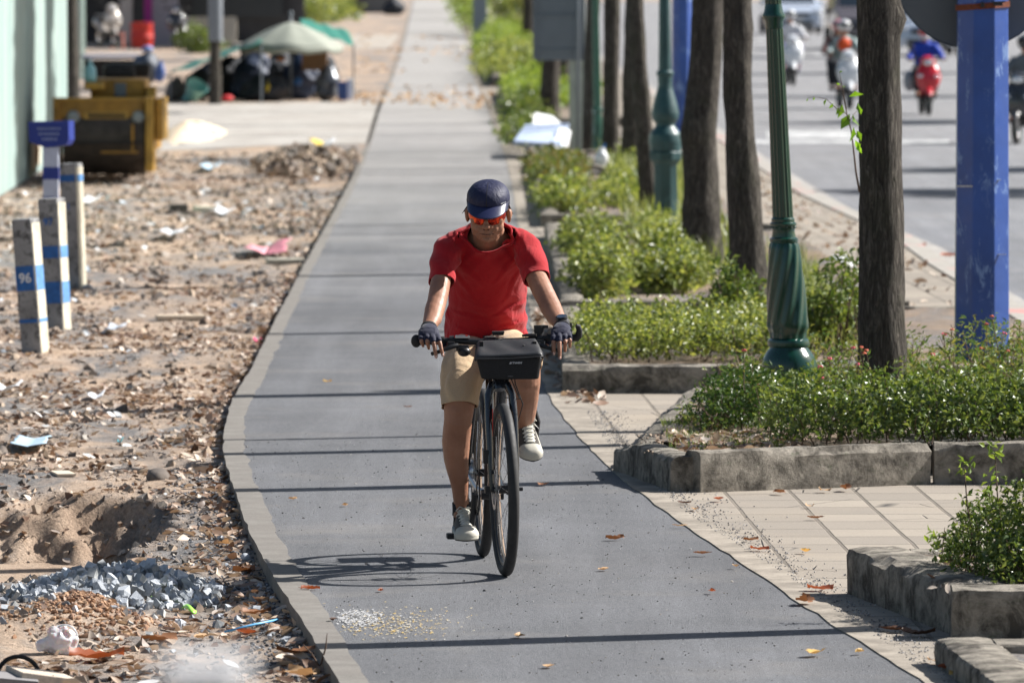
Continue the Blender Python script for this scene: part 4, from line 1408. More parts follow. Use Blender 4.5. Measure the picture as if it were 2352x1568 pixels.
# corrugated green hoarding
t = NT('green_hoarding_paint')
c = t.ramp(t.noise(1.2, 5, .6, vec=t.vec((1, 1, .25))), [(.3, (0.24, 0.36, 0.35)), (.7, (0.38, 0.48, 0.45))])
c = t.mix(t.ramp(t.noise(5, 7, .75, vec=t.vec((1, .6, .12))), [(.5, 0), (.72, .6)]), c, (0.52, 0.52, 0.44))
c = t.mix(t.ramp(t.noise(3, 6, .75, vec=t.vec((1, .6, .3))), [(.64, 0), (.74, .7)]), c, (0.28, 0.13, 0.05))
t._set('Base Color', c); t._set('Roughness', .6)
M_HOARD = t.m
t0 = thing('hoarding', 'pale green corrugated metal hoarding wall along the left edge', 'fence', (-5.6, 85, 0))
mb = MB(); vs = []
ya = np.arange(66, 102.2, .05)
for y in ya:
 x = -5.36 - .0145 * (y - 88) + .012 * (1 if (y / .16) % 1 < .5 else -1)
 vs += [(x, y, -.05), (x, y, 3.2)]
fs = [(2 * i, 2 * i + 1, 2 * i + 3, 2 * i + 2) for i in range(len(ya) - 1)]
mb.add(vs, fs)
o = mb.build('sheet', M_HOARD, t0); solid(o, .004)
for y in (68, 76, 84, 92, 100):
 MB().box((-5.44 - .0145 * (y - 88) - .02, y, 1.6), (.06, .06, 3.3)).build('post', M_GREY, t0)
# torn patch low on the hoarding
mb = MB(); w = [(-5.335 - .0145 * (y - 88) + .005, y, z) for y, z in ((91.6, .02), (93.9, .04), (94.2, .42), (91.5, .46))]
mb.add(w, [(0, 1, 2, 3)]); o = mb.build('poster', mat('cream_paper', (.62, .55, .42), .8, var=.35, scale=5), t0); solid(o, .006)
mb = MB(); mb.ell((-5.33 - .0145 * (92.9 - 88) + .008, 92.9, .2), (.005, .5, .13), n=14, m=7); mb.build('rust_stain', mat('rust_brown', (.35, .15, .03), .9, var=.4), t0)
# a second narrow stretch of green sheet behind the dark trunk
t0 = thing('hoarding', 'narrow far strip of pale green hoarding right of the dark trunk', 'fence', (xat(183, 160), 160, 0))
MB().box((xat(183, 160), 160, 1.6), (.15, 1.2, 3.2)).build('sheet', M_HOARD, t0)
for i in range(3):
 MB().box((xat(183, 160) + .08, 159.6 + i * .4, 1.6), (.02, .06, 3.2)).build('rib', M_HOARD, t0)

tree('dark tree trunk standing behind the yellow roller', xat(163, 128), 128, .13, .12, z0=0, seed=61, path=[(0, .02), (6, -.1)], group='street trees on the left side')
tree('tree trunk with a pale upper part beside the green tarp', xat(494, 133), 133, .10, .085, z0=0, seed=62, path=[(0, 0), (6, .05)], group='street trees on the left side')
MW = mat('whitewash', (.20, .22, .25), .9)
o = COL.objects[-1]
tr = [ob for ob in COL.objects if ob.get('label', '') == 'tree trunk with a pale upper part beside the green tarp'][0]
MB().lathe([(.112, 1.02), (.118, 1.04), (.120, 1.8), (.13, 3.0)], 20, (xat(495, 133), 133, 0)).build('whitewash_band', MW, tr, True)
for i, (px, y, lab) in enumerate(((542, 232, 'dark far trunk left of the umbrella tip'), (575, 236, 'dark far trunk directly behind the umbrella, left one'), (608, 228, 'dark far trunk directly behind the umbrella, middle one'), (652, 240, 'thick dark far trunk at the umbrella tip'), (640, 262, 'dark trunk deep behind the umbrella'), (706, 300, 'far trunk above the green shrubs left of the path'), (790, 360, 'most distant trunk left of the path at the top'))):
 tree(lab, xat(px, y), y, .17, .16, z0=0, seed=70 + i, path=[(0, 0), (6, .05)], group='street trees on the left side')
for i, (x, y) in enumerate(((-8.2, 118), (-9.4, 150), (-3.2, 182))):
 pass

# --- concrete marker posts
t = NT('old_marker_concrete')
c = t.ramp(t.noise(7, 7, .7), [(.3, (.16, .16, .16)), (.6, (.36, .36, .36)), (.8, (.5, .48, .44))])
c = t.mix(t.ramp(t.noise(14, 8, .75), [(.5, 0), (.6, .85)]), c, (.05, .05, .05))
t._set('Base Color', c); t._set('Roughness', .9); t.bump(t.noise(40, 6, .7), .6, .01)
M_MARK = t.m
t = NT('marker_sunlit_side')
c = t.ramp(t.noise(9, 7, .7), [(.3, (.40, .36, .27)), (.7, (.72, .67, .55))])  # paler than the front: sunlight on the right faces is in the colour
t._set('Base Color', c); t._set('Roughness', .85)
M_MARKS = t.m
M_BLUEB = mat('flaking_blue_paint', (.02, .115, .36), .7, var=.35, scale=25)
M_LBLUE = mat('sunlit_blue_flaking_paint', (.10, .26, .52), .7, var=.35, scale=25)  # the band blue again, lightened for the sunlit side
M_WTXT = mat('white_lettering', (.7, .72, .74), .7)

def marker(label, top_px, bot_px, Y, wpx, side_px, bands, text=None, label_side=None):
 s = FPX / Y
 w = wpx * 1.08 / s; d = .15
 bx, by_, bz = P(bot_px[0], bot_px[1], Y); tp_ = P(top_px[0], top_px[1], Y)
 base = Vector((bx, Y, bz)); ax = (tp_ - base); H = ax.length; ax.normalize()
 t = thing('marker_post', label, 'post', (bx, Y, bz), 'leaning concrete marker posts on the bare lot')
 yaw = rad(-19)
 X = Vector((math.cos(yaw), math.sin(yaw), 0)); X = (X - ax * X.dot(ax)).normalized()
 Yv = ax.cross(X)
 M = Matrix((( X.x, Yv.x, ax.x, base.x), (X.y, Yv.y, ax.y, base.y), (X.z, Yv.z, ax.z, base.z), (0, 0, 0, 1)))
 MB().box((0, 0, H / 2 - .06), (w, d, H + .12), M=M, bev=.010).build('post', M_MARK, t)
 MB().box((w / 2 + .0015, 0, H / 2 - .06), (.004, d * .9, H + .06), M=M).build('sunlit_side', M_MARKS, t)  # right face in the lighter colour, painted as sunlit
 for (a, b) in bands:
  z0 = H * a; z1_ = H * b
  MB().box((-.002, -d / 2 - .0015, (z0 + z1_) / 2), (w * .94, .004, z1_ - z0), M=M).build('blue_band', M_BLUEB, t)
  MB().box((w / 2 + .0045, 0, (z0 + z1_) / 2), (.003, d * .84, z1_ - z0), M=M).build('side_band', M_LBLUE, t)
 if text:
  for (tx, zf, size, m) in text:
   R = M @ Matrix.Translation((0, -d / 2 - .0052, H * zf)) @ Matrix.Rotation(math.pi / 2, 4, 'X')
   text_mesh(tx, size, R, 'number', m, t)
 return t
marker('leftmost concrete marker post, numbered 96 on a blue square', (58, 502), (80, 785), 51.9, 44, 17, [(.42, .62), (.16, .19)], [('96', .52, .085, M_WTXT)])
marker('middle concrete marker post with two blue bands and the faint number 97', (118, 455), (131, 728), 55.3, 44, 17, [(.50, .60), (.12, .30)], [('97', .80, .07, M_BLUEB)])
marker('rear plain concrete marker post in front of the roller', (163, 375), (172, 636), 61.9, 36, 14, [(.84, .9)], [('1', .62, .07, M_BLUEB)])
# blue cable marker sign
Ys = 66.0
t = thing('marker_sign', 'small blue sign board on a white and blue banded post left of the roller', 'sign', tuple(P(117, 592, Ys)))
xs = xat(117, Ys)
M_NAVY = mat('navy_sign', (.012, .035, .25), .4, var=.08)
M_WHB = mat('white_blue_post', (.50, .54, .66), .6, var=.08)
zb = zat(592, Ys); zt = zat(338, Ys); hw = .055
MB().box((xs, Ys, (zb + zt) / 2), (.125, .10, zt - zb), bev=.006, M=None).build('post', M_WHB, t)
for (a, b) in ((412, 384), (480, 452), (555, 520)):
 z0, z1_ = zat(a, Ys), zat(b, Ys)
 MB().box((xs, Ys, (z0 + z1_) / 2), (.131, .106, z1_ - z0)).build('blue_band', M_NAVY, t)
A = P(64, 280, Ys - .06); B = P(157, 278, Ys - .06); C = P(158, 322, Ys - .06); D = P(152, 333, Ys - .06); E = P(105, 340, Ys - .06); F0 = P(67, 326, Ys - .06)
poly = [A, B, C, D, E, F0]
mb = MB(); n = len(poly)
vs = poly + [p + Vector((.04, .10, 0)) for p in poly]
fs = [tuple(range(n)), tuple(range(2 * n - 1, n - 1, -1))] + [(i, (i + 1) % n, (i + 1) % n + n, i + n) for i in range(n)]
mb.add(vs, fs); mb.build('board', M_NAVY, t)
rr = random.Random(2)
mb = MB()
for row, (py, x0, x1) in enumerate(((296, 88, 140), (308, 90, 136), (320, 98, 130))):
 x = x0
 while x < x1:
  w = rr.uniform(2.2, 4.2)
  a = P(x, py, Ys - .064)
  mb.box((a.x, a.y, a.z), (w / (FPX / Ys) * .8, .004, rr.uniform(.012, .02)))
  x += w * 1.35
mb.build('lettering', mat('pale_blue_lettering', (.30, .36, .58), .7), t)

# --- yellow roller, drum towards the camera
Yr = 91.0; sr = FPX / Yr
M_YEL = mat('dirty_yellow_paint', (.33, .17, .02), .55, var=.45, scale=6, bump=.2)
M_YEL2 = mat('bright_yellow_paint', (.42, .24, .035), .5, var=.35, scale=6)
M_BLK = mat('black_grease_metal', (.022, .018, .016), .7, var=.4, scale=8)
M_DRUM = mat('worn_drum_steel', (.07, .055, .045), .6, metal=.3, var=.4, scale=8)
M_GLS = mat('grey_lens', (.25, .28, .3), .3)
x0 = xat(240, Yr)
t = thing('road_roller', 'small dirty yellow road roller parked beside the green hoarding', 'roller', (x0, Yr, 0))
def X(px): return xat(px, Yr)
def Z(py): return zat(py, Yr)
def bx(name, px0, px1, py0, py1, y0, y1, m, bev=.015):
 a, b = X(px0), X(px1); c_, d_ = Z(py1), Z(py0)
 return MB().box(((a + b) / 2, (y0 + y1) / 2, (c_ + d_) / 2), (b - a, y1 - y0, d_ - c_), bev=bev).build(name, m, t)
bx('front_beam', 126, 334, 228, 284, Yr - .32, Yr - .16, M_YEL)
bx('beam_cap', 124, 336, 224, 230, Yr - .33, Yr - .10, M_YEL2, .008)
bx('name_plate', 196, 298, 256, 276, Yr - .332, Yr - .321, M_YEL2, .003)
mb = MB(); rr = random.Random(3)
for i in range(8):
 a = P(208 + i * 10.5, 266, Yr - .336); mb.box(a, (.035, .006, .045))
mb.build('lettering', M_BLK, t)
for px in (172, 322):
 MB().lathe([(.07, 0), (.075, .02), (.055, .05), (.01, .055)], 20, (0, 0, 0), M=Matrix.Translation((X(px), Yr - .32, Z(268))) @ Matrix.Rotation(math.pi / 2, 4, 'X')).build('headlight', M_GLS, t, True, 35)
bx('side_fork', 338, 356, 222, 392, Yr - .45, Yr + .3, M_YEL2)
bx('side_fork', 360, 377, 226, 322, Yr - .25, Yr + 1.0, M_YEL2)
bx('side_fork', 126, 140, 232, 390, Yr - .40, Yr + .3, M_YEL)
R_ = .40
mb = MB()
xc = (X(150) + X(332)) / 2; wd = X(334) - X(148)
prof = []
n = 56
vs = []
for xx, r in ((-wd / 2, R_ - .06), (-wd / 2, R_), (wd / 2, R_), (wd / 2, R_ - .06)):
 for j in range(n):
  a = 2 * math.pi * j / n
  vs.append((xc + xx, Yr + r * math.cos(a), .40 + r * math.sin(a)))
fs = [(i * n + j, i * n + (j + 1) % n, (i + 1) * n + (j + 1) % n, (i + 1) * n + j) for i in range(3) for j in range(n)] + [tuple(range(n - 1, -1, -1)), tuple(3 * n + j for j in range(n))]
mb.add(vs, fs); mb.build('front_drum', M_DRUM, t, True, 35)
R_ = random.Random(7)
bx('scraper_bar', 152, 330, 322, 330, Yr - .46, Yr - .42, M_BLK, .004)
bx('scraper_bar', 236, 322, 345, 350, Yr - .47, Yr - .43, M_YEL, .004)
bx('strut', 306, 312, 284, 346, Yr - .46, Yr - .40, M_YEL, .004)
bx('frame_underside', 150, 332, 284, 310, Yr - .15, Yr + .6, M_BLK)
bx('body_frame', 150, 350, 236, 350, Yr + .55, Yr + 2.4, M_YEL)
a = Matrix.Translation((X(268), Yr + .9, Z(203)))
bx('engine_hood', 205, 333, 182, 228, Yr + .2, Yr + 1.4, M_YEL, .05)
bx('hood_rim', 196, 240, 190, 206, Yr - .1, Yr + .3, M_YEL2, .02)
bx('hood_post', 336, 356, 200, 240, Yr + .1, Yr + .5, M_YEL2, .02)
bx('hood_grille', 262, 288, 192, 222, Yr + .185, Yr + .21, M_GREY, .004)
bx('seat', 222, 330, 150, 182, Yr + 1.5, Yr + 1.9, M_BLK, .05)
bx('dashboard', 230, 300, 166, 184, Yr + 1.0, Yr + 1.2, M_BLK, .02)
MB().torus((X(262), Yr + 1.25, Z(160)), .17, .015, 'Z', 32, 8).build('steering_wheel', M_BLK, t, True)
MB().tube([(X(262), Yr + 1.1, Z(185)), (X(262), Yr + 1.25, Z(160))], .02, n=8).build('steering_column', M_BLK, t)
mb = MB(); vs = []
for xx, r in ((-wd / 2, .36), (wd / 2, .36)):
 for j in range(40):
  a = 2 * math.pi * j / 40
  vs.append((xc + xx, Yr + 2.3 + r * math.cos(a), .36 + r * math.sin(a)))
mb.add(vs, [(j, (j + 1) % 40, (j + 1) % 40 + 40, j + 40) for j in range(40)] + [tuple(range(39, -1, -1)), tuple(40 + j for j in range(40))])
mb.build('rear_drum', M_DRUM, t, True, 35)
# things left on the machine
t = thing('bucket', 'pale cyan plastic bottle standing on the left of the roller hood', 'bottle', (X(207), Yr + .1, Z(190)))
MB().lathe([(.06, 0), (.07, .05), (.06, .16), (.025, .20), (.025, .24)], 16, (X(207), Yr + .1, Z(190))).build('body', mat('cyan_plastic', (.30, .58, .62), .4), t, True)
MB().lathe([(.03, .24), (.03, .27)], 12, (X(207), Yr + .1, Z(190))).build('cap', mat('white_plastic', (.75, .76, .78), .35), t)

# --- heaps behind the roller
def heap(name, label, cat, c, r, h, m, seed=1, sc_=4, kind=None):
 mb = MB(); n, k = 48, 14; vs = []
 for i in range(k + 1):
  u = i / k
  for j in range(n):
   a = 2 * math.pi * j / n
   vs.append((c[0] + r[0] * u * math.cos(a), c[1] + r[1] * u * math.sin(a), c[2] + h * (math.cos(u * math.pi) * .5 + .5) - .02))
 arr = np.array(vs); arr[:, 2] += smoothnoise(arr, sc_, seed) * h * .2 + smoothnoise(arr, sc_ * 3, seed + 1) * h * .1 - .01
 fs = [(i * n + j, i * n + (j + 1) % n, (i + 1) * n + (j + 1) % n, (i + 1) * n + j) for i in range(k) for j in range(n)]
 mb.add(arr, fs); o = mb.build(name, m, None, True, 60)
 tag(o, label, cat, None, kind)
 return o
q = G(440, 312)
heap('sand_heap', 'small cream coloured sand heap on the side lane right of the roller', 'sand', (q.x, q.y, 0), (.55, 5.5), .23, mat('cream_sand', (.74, .60, .42), .95, var=.2, scale=8, bump=.5), 3, 3, 'stuff')

# --- street stall: umbrella, tarps and goods in the shade
Yu = 136.0
t = thing('market_umbrella', 'large faded cream green umbrella over the dark street stall', 'umbrella', (xat(668, Yu), Yu, 0))
M_UMB = mat('faded_umbrella_cloth', (.29, .31, .26), .8, var=.1, scale=3)
ap = P(668, 50, Yu)
mb = MB(); n = 8; K = 8; vs = [ap]; Ru = .86
sub = 6
for i in range(1, 9):
 u = i / 8
 for j in range(n * sub):
  a = 2 * math.pi * j / (n * sub)
  f = abs(((j % sub) / sub) - .5) * 2
  sag = (1 - f) * .05 * u
  vs.append((ap.x + Ru * u * math.cos(a) * (1 - (1 - f) * .06), ap.y + Ru * u * math.sin(a), ap.z - .40 * (u ** 1.35) + (-sag if False else 0) - .10 * u * math.cos(a) * -1 * .0 - sag * .8))
m_ = n * sub
fs = [(0, 1 + j, 1 + (j + 1) % m_) for j in range(m_)] + [(1 + i * m_ + j, 1 + (i + 1) * m_ + j, 1 + (i + 1) * m_ + (j + 1) % m_, 1 + i * m_ + (j + 1) % m_) for i in range(7) for j in range(m_)]
mb.add(vs, fs); o = mb.build('canopy', M_UMB, t, True, 30); solid(o, .006)
base_i = 1 + 7 * m_
c2 = [Vector(p) for p in (o.data.vertices[base_i + j].co for j in range(m_))]
mb = MB(); mb.add(c2 + [p + Vector((0, 0, -.10)) for p in c2], [(j, (j + 1) % m_, (j + 1) % m_ + m_, j + m_) for j in range(m_)])
for i_, v in enumerate(mb.v): mb.v[i_] = tuple(Vector(v) + t.location)
o = mb.build('valance', M_UMB, t, True, 30); solid(o, .005)
MB().tube([(ap.x, Yu, 0), (ap.x, Yu, ap.z + .12)], .022, n=10).build('pole', M_GREY, t, True)
MB().ell((ap.x, Yu, ap.z + .13), (.035, .035, .05)).build('finial', M_GREY, t, True)
mb = MB()
for j in range(8):
 a = 2 * math.pi * j / 8
 mb.tube([(ap.x, Yu, ap.z - .3), (ap.x + Ru * .97 * math.cos(a), Yu + Ru * .97 * math.sin(a), ap.z - .43)], .007, n=5)
mb.build('ribs', M_GREY, t)
M_TARP = mat('green_tarp', (.015, .17, .12), .5, var=.25, scale=4)
def tarp(label, pts, sagf=.06):
 (a, Ya), (b, Yb_), (c, Yc), (d, Yd) = pts
 A, B, C, D = P(*a, Ya), P(*b, Yb_), P(*c, Yc), P(*d, Yd)
 n = 14; vs = []
 for i in range(n + 1):
  for j in range(n + 1):
   u, v = i / n, j / n
   p = A.lerp(B, u).lerp(D.lerp(C, u), v)
   p.z -= sagf * 4 * u * (1 - u) * (1 - abs(2 * v - 1) * .4) - .02 * math.sin(u * 19 + v * 4)
   vs.append(p)
 fs = [(i * (n + 1) + j, (i + 1) * (n + 1) + j, (i + 1) * (n + 1) + j + 1, i * (n + 1) + j + 1) for i in range(n) for j in range(n)]
 t = thing('tarp', label, 'tarp', tuple(A), 'green tarps of the street stall')
 o = MB().add(vs, fs).build('sheet', M_TARP, t, True, 60); solid(o, .004)
 MB().tube([Vector((B.x, B.y, 0)), B], .015, n=6).build('prop', M_GREY, t)
 MB().tube([Vector((A.x, A.y, 0)), A], .015, n=6).build('prop', M_GREY, t)
 return t
tarp('green tarp sloping down from the umbrella to the left', [((390, 170), 134), ((600, 96), 134), ((600, 82), 140), ((400, 158), 138)], .03)
tarp('green tarp behind the right side of the umbrella', [((690, 56), 139), ((812, 104), 139), ((800, 70), 146), ((690, 40), 146)], .03)

M_DKG = mat('dark_goods', (.016, .02, .028), .7, var=.5, scale=5)
M_DKB = mat('dark_blue_goods', (.015, .03, .07), .6, var=.4, scale=5)
M_BINBAG = mat('black_bin_bag', (.02, .022, .028), .28, var=.3, scale=6)
def blobthing(name, label, cat, px, py, Y, w, h, m, seed=0, group=None, dep=None, part='body', knot=False, vox=.035):
 c = P(px, py, Y)      # bottom centre
 t = thing(name, label, cat, (c.x, Y, max(0, c.z)), group)
 mb = MB(); d = dep or w
 z0 = max(0, c.z)
 mb.ell((c.x, Y, z0 + h * .42), (w / 2, d / 2, h * .45), n=18, m=12)
 mb.ell((c.x + w * .08, Y, z0 + h * .62), (w * .34, d * .34, h * .36), n=14, m=10)
 mb.ell((c.x - w * .1, Y - d * .1, z0 + h * .22), (w * .46, d * .42, h * .24), n=14, m=10)
 me = fuse(mb, vox, 3)
 displace(me, lambda p, n_: smoothnoise(p, 7, seed) * .05 * w + smoothnoise(p, 18, seed + 1) * .03 * w)
 link_mesh(part, me, m, t, True, 50)
 if knot:
  MB().tube([(c.x + .02, Y, z0 + h * .9), (c.x + .03, Y, z0 + h * 1.0), (c.x + .06, Y, z0 + h * 1.08)], [w * .09, w * .04, w * .1], n=8).build('knot', m, t, True)
 return t
def crate(name, label, cat, px0, px1, py0, py1, Y, dep, m, group=None, lid=None, z0=None):
 a, b = P(px0, py1, Y), P(px1, py0, Y)
 zb = max(0, a.z) if z0 is None else z0
 t = thing(name, label, cat, ((a.x + b.x) / 2, Y, zb), group)
 w = b.x - a.x; h = b.z - zb
 mb = MB(); th = .02
 cx = (a.x + b.x) / 2
 mb.box((cx, Y, zb + .01), (w, dep, .02))
 mb.box((cx, Y - dep / 2 + th / 2, zb + .02 + (h - .02) / 2), (w, th, h - .02)); mb.box((cx, Y + dep / 2 - th / 2, zb + .02 + (h - .02) / 2), (w, th, h - .02))
 mb.box((cx - w / 2 + th / 2, Y, zb + .02 + (h - .02) / 2), (th, dep - 2 * th, h - .02)); mb.box((cx + w / 2 - th / 2, Y, zb + .02 + (h - .02) / 2), (th, dep - 2 * th, h - .02))
 mb.build('box', m, t)
 MB().box((cx, Y, zb + h + .006), (w + .02, dep + .02, .018), bev=.004).build('lid', lid or m, t)
 return t
g_ = 'dark goods piled under the stall'
blobthing('goods_sack', 'black sack at the left end of the dark stall pile', 'sack', 455, 232, 137, .48, .55, M_DKG, 1, g_)
blobthing('goods_sack', 'dark sack just right of the pale banded trunk', 'sack', 525, 232, 137.6, .7, .75, M_DKG, 2, g_)
blobthing('goods_sack', 'dark blue sack under the left edge of the umbrella', 'sack', 580, 231, 137.2, .7, .85, M_DKB, 3, g_)
blobthing('goods_sack', 'big black bundle right under the umbrella centre', 'bundle', 636, 231, 137.4, .75, .85, M_DKG, 4, g_)
blobthing('goods_sack', 'black bundle under the right half of the umbrella', 'bundle', 692, 231, 137.2, .66, .8, M_DKB, 5, g_)
blobthing('goods_sack', 'black sack behind the cardboard basket', 'sack', 738, 232, 138.4, .6, .8, M_DKG, 6, g_)
blobthing('goods_sack', 'low dark bundle in front of the stall middle', 'bundle', 610, 233, 135.6, .8, .45, M_DKG, 7, g_)
blobthing('bin_bag', 'shiny black rubbish bag at the right end of the stall', 'bag', 752, 231, 136, .42, .62, mat('shiny_grey_bag', (.10, .11, .13), .2, var=.5, scale=5, metal=.2), 8, g_, knot=True)
blobthing('goods_sack', 'grey brown sack leaning beside the left tarp end', 'sack', 403, 232, 135.5, .34, .42, mat('grey_sack', (.10, .09, .085), .9), 9, g_)
for i, (px, w, h, lab) in enumerate(((480, .5, .62, 'black goods bundle behind the teal basin'), (560, .6, .8, 'black goods bundle at the back of the stall, left'), (660, .7, .85, 'black goods bundle at the back of the stall, middle'), (715, .5, .8, 'black goods bundle at the back of the stall, right'))):
 blobthing('goods_sack', lab, 'bundle', px, 222, 139.6, w, h, M_DKG, 20 + i, g_)
crate('goods_box', 'brown cardboard box on top of the stall goods at the right', 'box', 694, 752, 122, 152, 136.5, .35, mat('cardboard', (.22, .13, .07), .9), z0=.50)
blobthing('goods_bag', 'small white bag lying on the cardboard box', 'bag', 724, 122, 136.5, .2, .12, mat('white_plastic', (.75, .76, .78), .35), 10)
crate('cooler_box', 'blue cooler box at the right end of the stall', 'box', 776, 797, 190, 231, 135.6, .22, mat('cooler_blue', (.02, .06, .22), .5), lid=M_NAVY)
crate('cooler_box', 'white foam box right beside the blue cooler', 'box', 797, 810, 184, 228, 135.8, .22, M_FOAM)
t = thing('basin', 'pale teal plastic basin tipped in front of the stall', 'basin', (xat(442, 135), 135, 0))
MB().lathe([(.10, 0), (.11, .04), (.17, .22), (.19, .30), (.17, .29), (.10, .06)], 24, (0, 0, 0), M=Matrix.Translation((xat(438, 135), 135, .05)) @ Matrix.Rotation(.5, 4, 'Y') @ Matrix.Rotation(.5, 4, 'X')).build('bowl', mat('teal_plastic', (.22, .50, .48), .4), t, True, 50)
MB().ell((xat(432, 135), 135, .06), (.09, .08, .07)).build('foot', mat('teal_plastic', (.22, .50, .48), .4), t, True)
blobthing('cloth_bundle', 'small bright red bundle on the ground in front of the stall', 'cloth', 522, 233, 134.6, .24, .12, mat('red_cloth', (.55, .03, .04), .7), 11)
blobthing('goods_bag', 'yellow bag among the dark stall goods', 'bag', 615, 214, 135.2, .09, .22, mat('yellow_bag', (.45, .35, .02), .6), 12)
blobthing('goods_bag', 'blue plastic bag among the dark stall goods', 'bag', 684, 196, 136.2, .16, .14, mat('blue_bag', (.02, .12, .35), .6), 13)
blobthing('goods_bag', 'orange bag hanging low under the umbrella', 'bag', 646, 142, 136.4, .18, .10, mat('orange_bag', (.55, .20, .03), .6), 14)
# covered heap and drum behind the roller
blobthing('covered_heap', 'dark grey covered heap behind the roller with a pale patch', 'heap', 335, 190, 141, .50, .55, mat('dark_cover', (.05, .065, .09), .6, var=.4, scale=5), 15, dep=.6)
blobthing('blue_bag', 'blue bag on top of the dark covered heap', 'bag', 368, 190, 140.5, .18, .42, mat('blue_sack', (.06, .12, .34), .6), 16)
blobthing('helmet_bag', 'rounded light blue cover on top of the dark heap', 'cover', 340, 120, 141, .22, .12, mat('light_blue_cover', (.17, .25, .5), .5), 17)
blobthing('white_rag', 'white rag on the dark covered heap', 'cloth', 330, 168, 140.2, .12, .10, M_FOAM, 18)
t = thing('display_table', 'long table with a pale cloth behind the roller', 'table', (xat(250, 150), 150, 0))
a = P(190, 134, 150); b = P(325, 134, 150)
MB().box(((a.x + b.x) / 2, 150, .56), (b.x - a.x, .8, .06), bev=.01).build('tabletop', mat('pale_cloth', (.42, .45, .55), .8), t)
for dx in (.06, b.x - a.x - .06):
 MB().box((a.x + dx, 149.7, .265), (.05, .05, .53)).build('leg', M_BLK, t)
 MB().box((a.x + dx, 150.3, .265), (.05, .05, .53)).build('leg', M_BLK, t)
MB().box(((a.x + b.x) / 2, 149.75, .3), (b.x - a.x - .16, .03, .40)).build('skirt', M_BLK, t)

# --- shop front far left
Yf = 212.0
M_SHOPW = mat('shop_wall', (.36, .36, .38), .9, var=.1, scale=1)
M_SHOPD = mat('dark_shop_interior', (.05, .05, .055), .9, var=.3, scale=2)  # dark tone lifted to stand in for distance haze
t = thing('shop_building', 'shop front with dark openings, pale pillars and a magenta strip, far top left', 'building', (xat(360, Yf), Yf, 0))
def fx(px): return xat(px, Yf)
MB().box(((fx(100) + fx(690)) / 2, Yf + 4.2, 2.2), (fx(690) - fx(100), .3, 4.4)).build('back_wall', M_SHOPD, t)
MB().box(((fx(100) + fx(560)) / 2, Yf + 2.0, .04), (fx(560) - fx(100), 4.1, .08)).build('floor_slab', M_LANE, t)
MB().box(((fx(100) + fx(560)) / 2, Yf + 1.8, 3.1), (fx(560) - fx(100), 4.6, .25)).build('roof', M_SHOPW, t)
for (p0, p1, m, y) in ((276, 304, mat('pillar_paint', (.45, .42, .40), .85), 0), (332, 350, mat('magenta_paint', (.28, .02, .20), .7), .1), (350, 408, mat('lilac_wall', (.28, .27, .31), .85), .15), (118, 140, M_SHOPW, 0)):
 MB().box(((fx(p0) + fx(p1)) / 2, Yf + y, 1.53), (fx(p1) - fx(p0), .3, 2.9)).build('pillar', m, t)
MB().box(((fx(425) + fx(540)) / 2, Yf + 1.2, .08 + .35), (fx(540) - fx(425), .3, .7)).build('low_wall', mat('cream_low_wall', (.62, .55, .45), .85), t)
MB().box(((fx(430) + fx(640)) / 2, Yf + 3.9, 1.9), (fx(640) - fx(430), .1, 2.3)).build('shutter', mat('dark_shutter', (.035, .04, .045), .7), t)
t = thing('barrel', 'bright red plastic barrel standing by the shop pillars', 'barrel', (fx(338), Yf - 3, 0))
MB().lathe([(.26, 0), (.28, .03), (.29, .25), (.31, .3), (.29, .35), (.28, .55), (.30, .6), (.27, .62)], 28, (fx(338), Yf - 3, 0)).build('body', mat('red_plastic', (.50, .03, .02), .45), t, True, 30)
MB().lathe([(.285, .62), (.29, .66), (.05, .67)], 28, (fx(338), Yf - 3, 0)).build('lid', mat('red_plastic', (.50, .03, .02), .45), t, True, 30)
t = thing('stool', 'salmon coloured plastic stool by the pale pillar', 'stool', (fx(288), Yf - 4, 0))
mb = MB(); mb.box((fx(288), Yf - 4, .40), (.34, .34, .04), bev=.01); mb.build('seat', mat('salmon_plastic', (.62, .22, .16), .5), t)
for dx in (-.13, .13):
 for dy in (-.13, .13):
  MB().tube([(fx(288) + dx * 1.15, Yf - 4 + dy * 1.15, 0), (fx(288) + dx, Yf - 4 + dy, .38)], .02, n=8).build('leg', mat('salmon_plastic', (.62, .22, .16), .5), t)
t = thing('signboard', 'red and white striped low board right of the red barrel', 'sign', (fx(420), Yf - 2, 0))
MB().box((fx(412), Yf - 2, .25), (.12, .05, .5)).build('panel', mat('red_paint', (.5, .04, .03), .6), t)
MB().box((fx(424), Yf - 2, .25), (.12, .05, .5)).build('panel', M_FOAM, t)
bl = [(xat(455, 200), 200, .3, .45, .8, .35), (xat(480, 202), 202, .2, .4, .8, .25)]
bush('shrub', 'dark green shrub in front of the cream low wall', 'shrub', bl, 1800, .12, ML_A, 0, seed=90, twig=16)
bl = [(xat(720, 285), 285, .5, 1.0, 4, .7), (xat(770, 292), 292, .4, .8, 4, .6), (xat(740, 300), 300, .9, .9, 4, .9)]
bush('shrub', 'green shrubs at the top beyond the umbrella, left of the path', 'shrub', bl, 3600, .2, ML_B, 0, seed=91, twig=16)
t = thing('far_building', 'dark building mass at the top between the shop and the path', 'building', (xat(680, 330), 330, 0))
MB().box(((xat(470, 330) + xat(905, 330)) / 2, 333, 2.5), (xat(905, 330) - xat(470, 330), 4, 5)).build('wall', mat('dark_brick', (.10, .095, .10), .9, var=.5, scale=1), t)  # wall colour lightened in place of haze
for px in (520, 600, 690, 780, 860):
 MB().box((xat(px, 330), 330.96, 1.1), (.9, .06, 2.2)).build('door', mat('door_grey', (.10, .11, .12), .6), t)
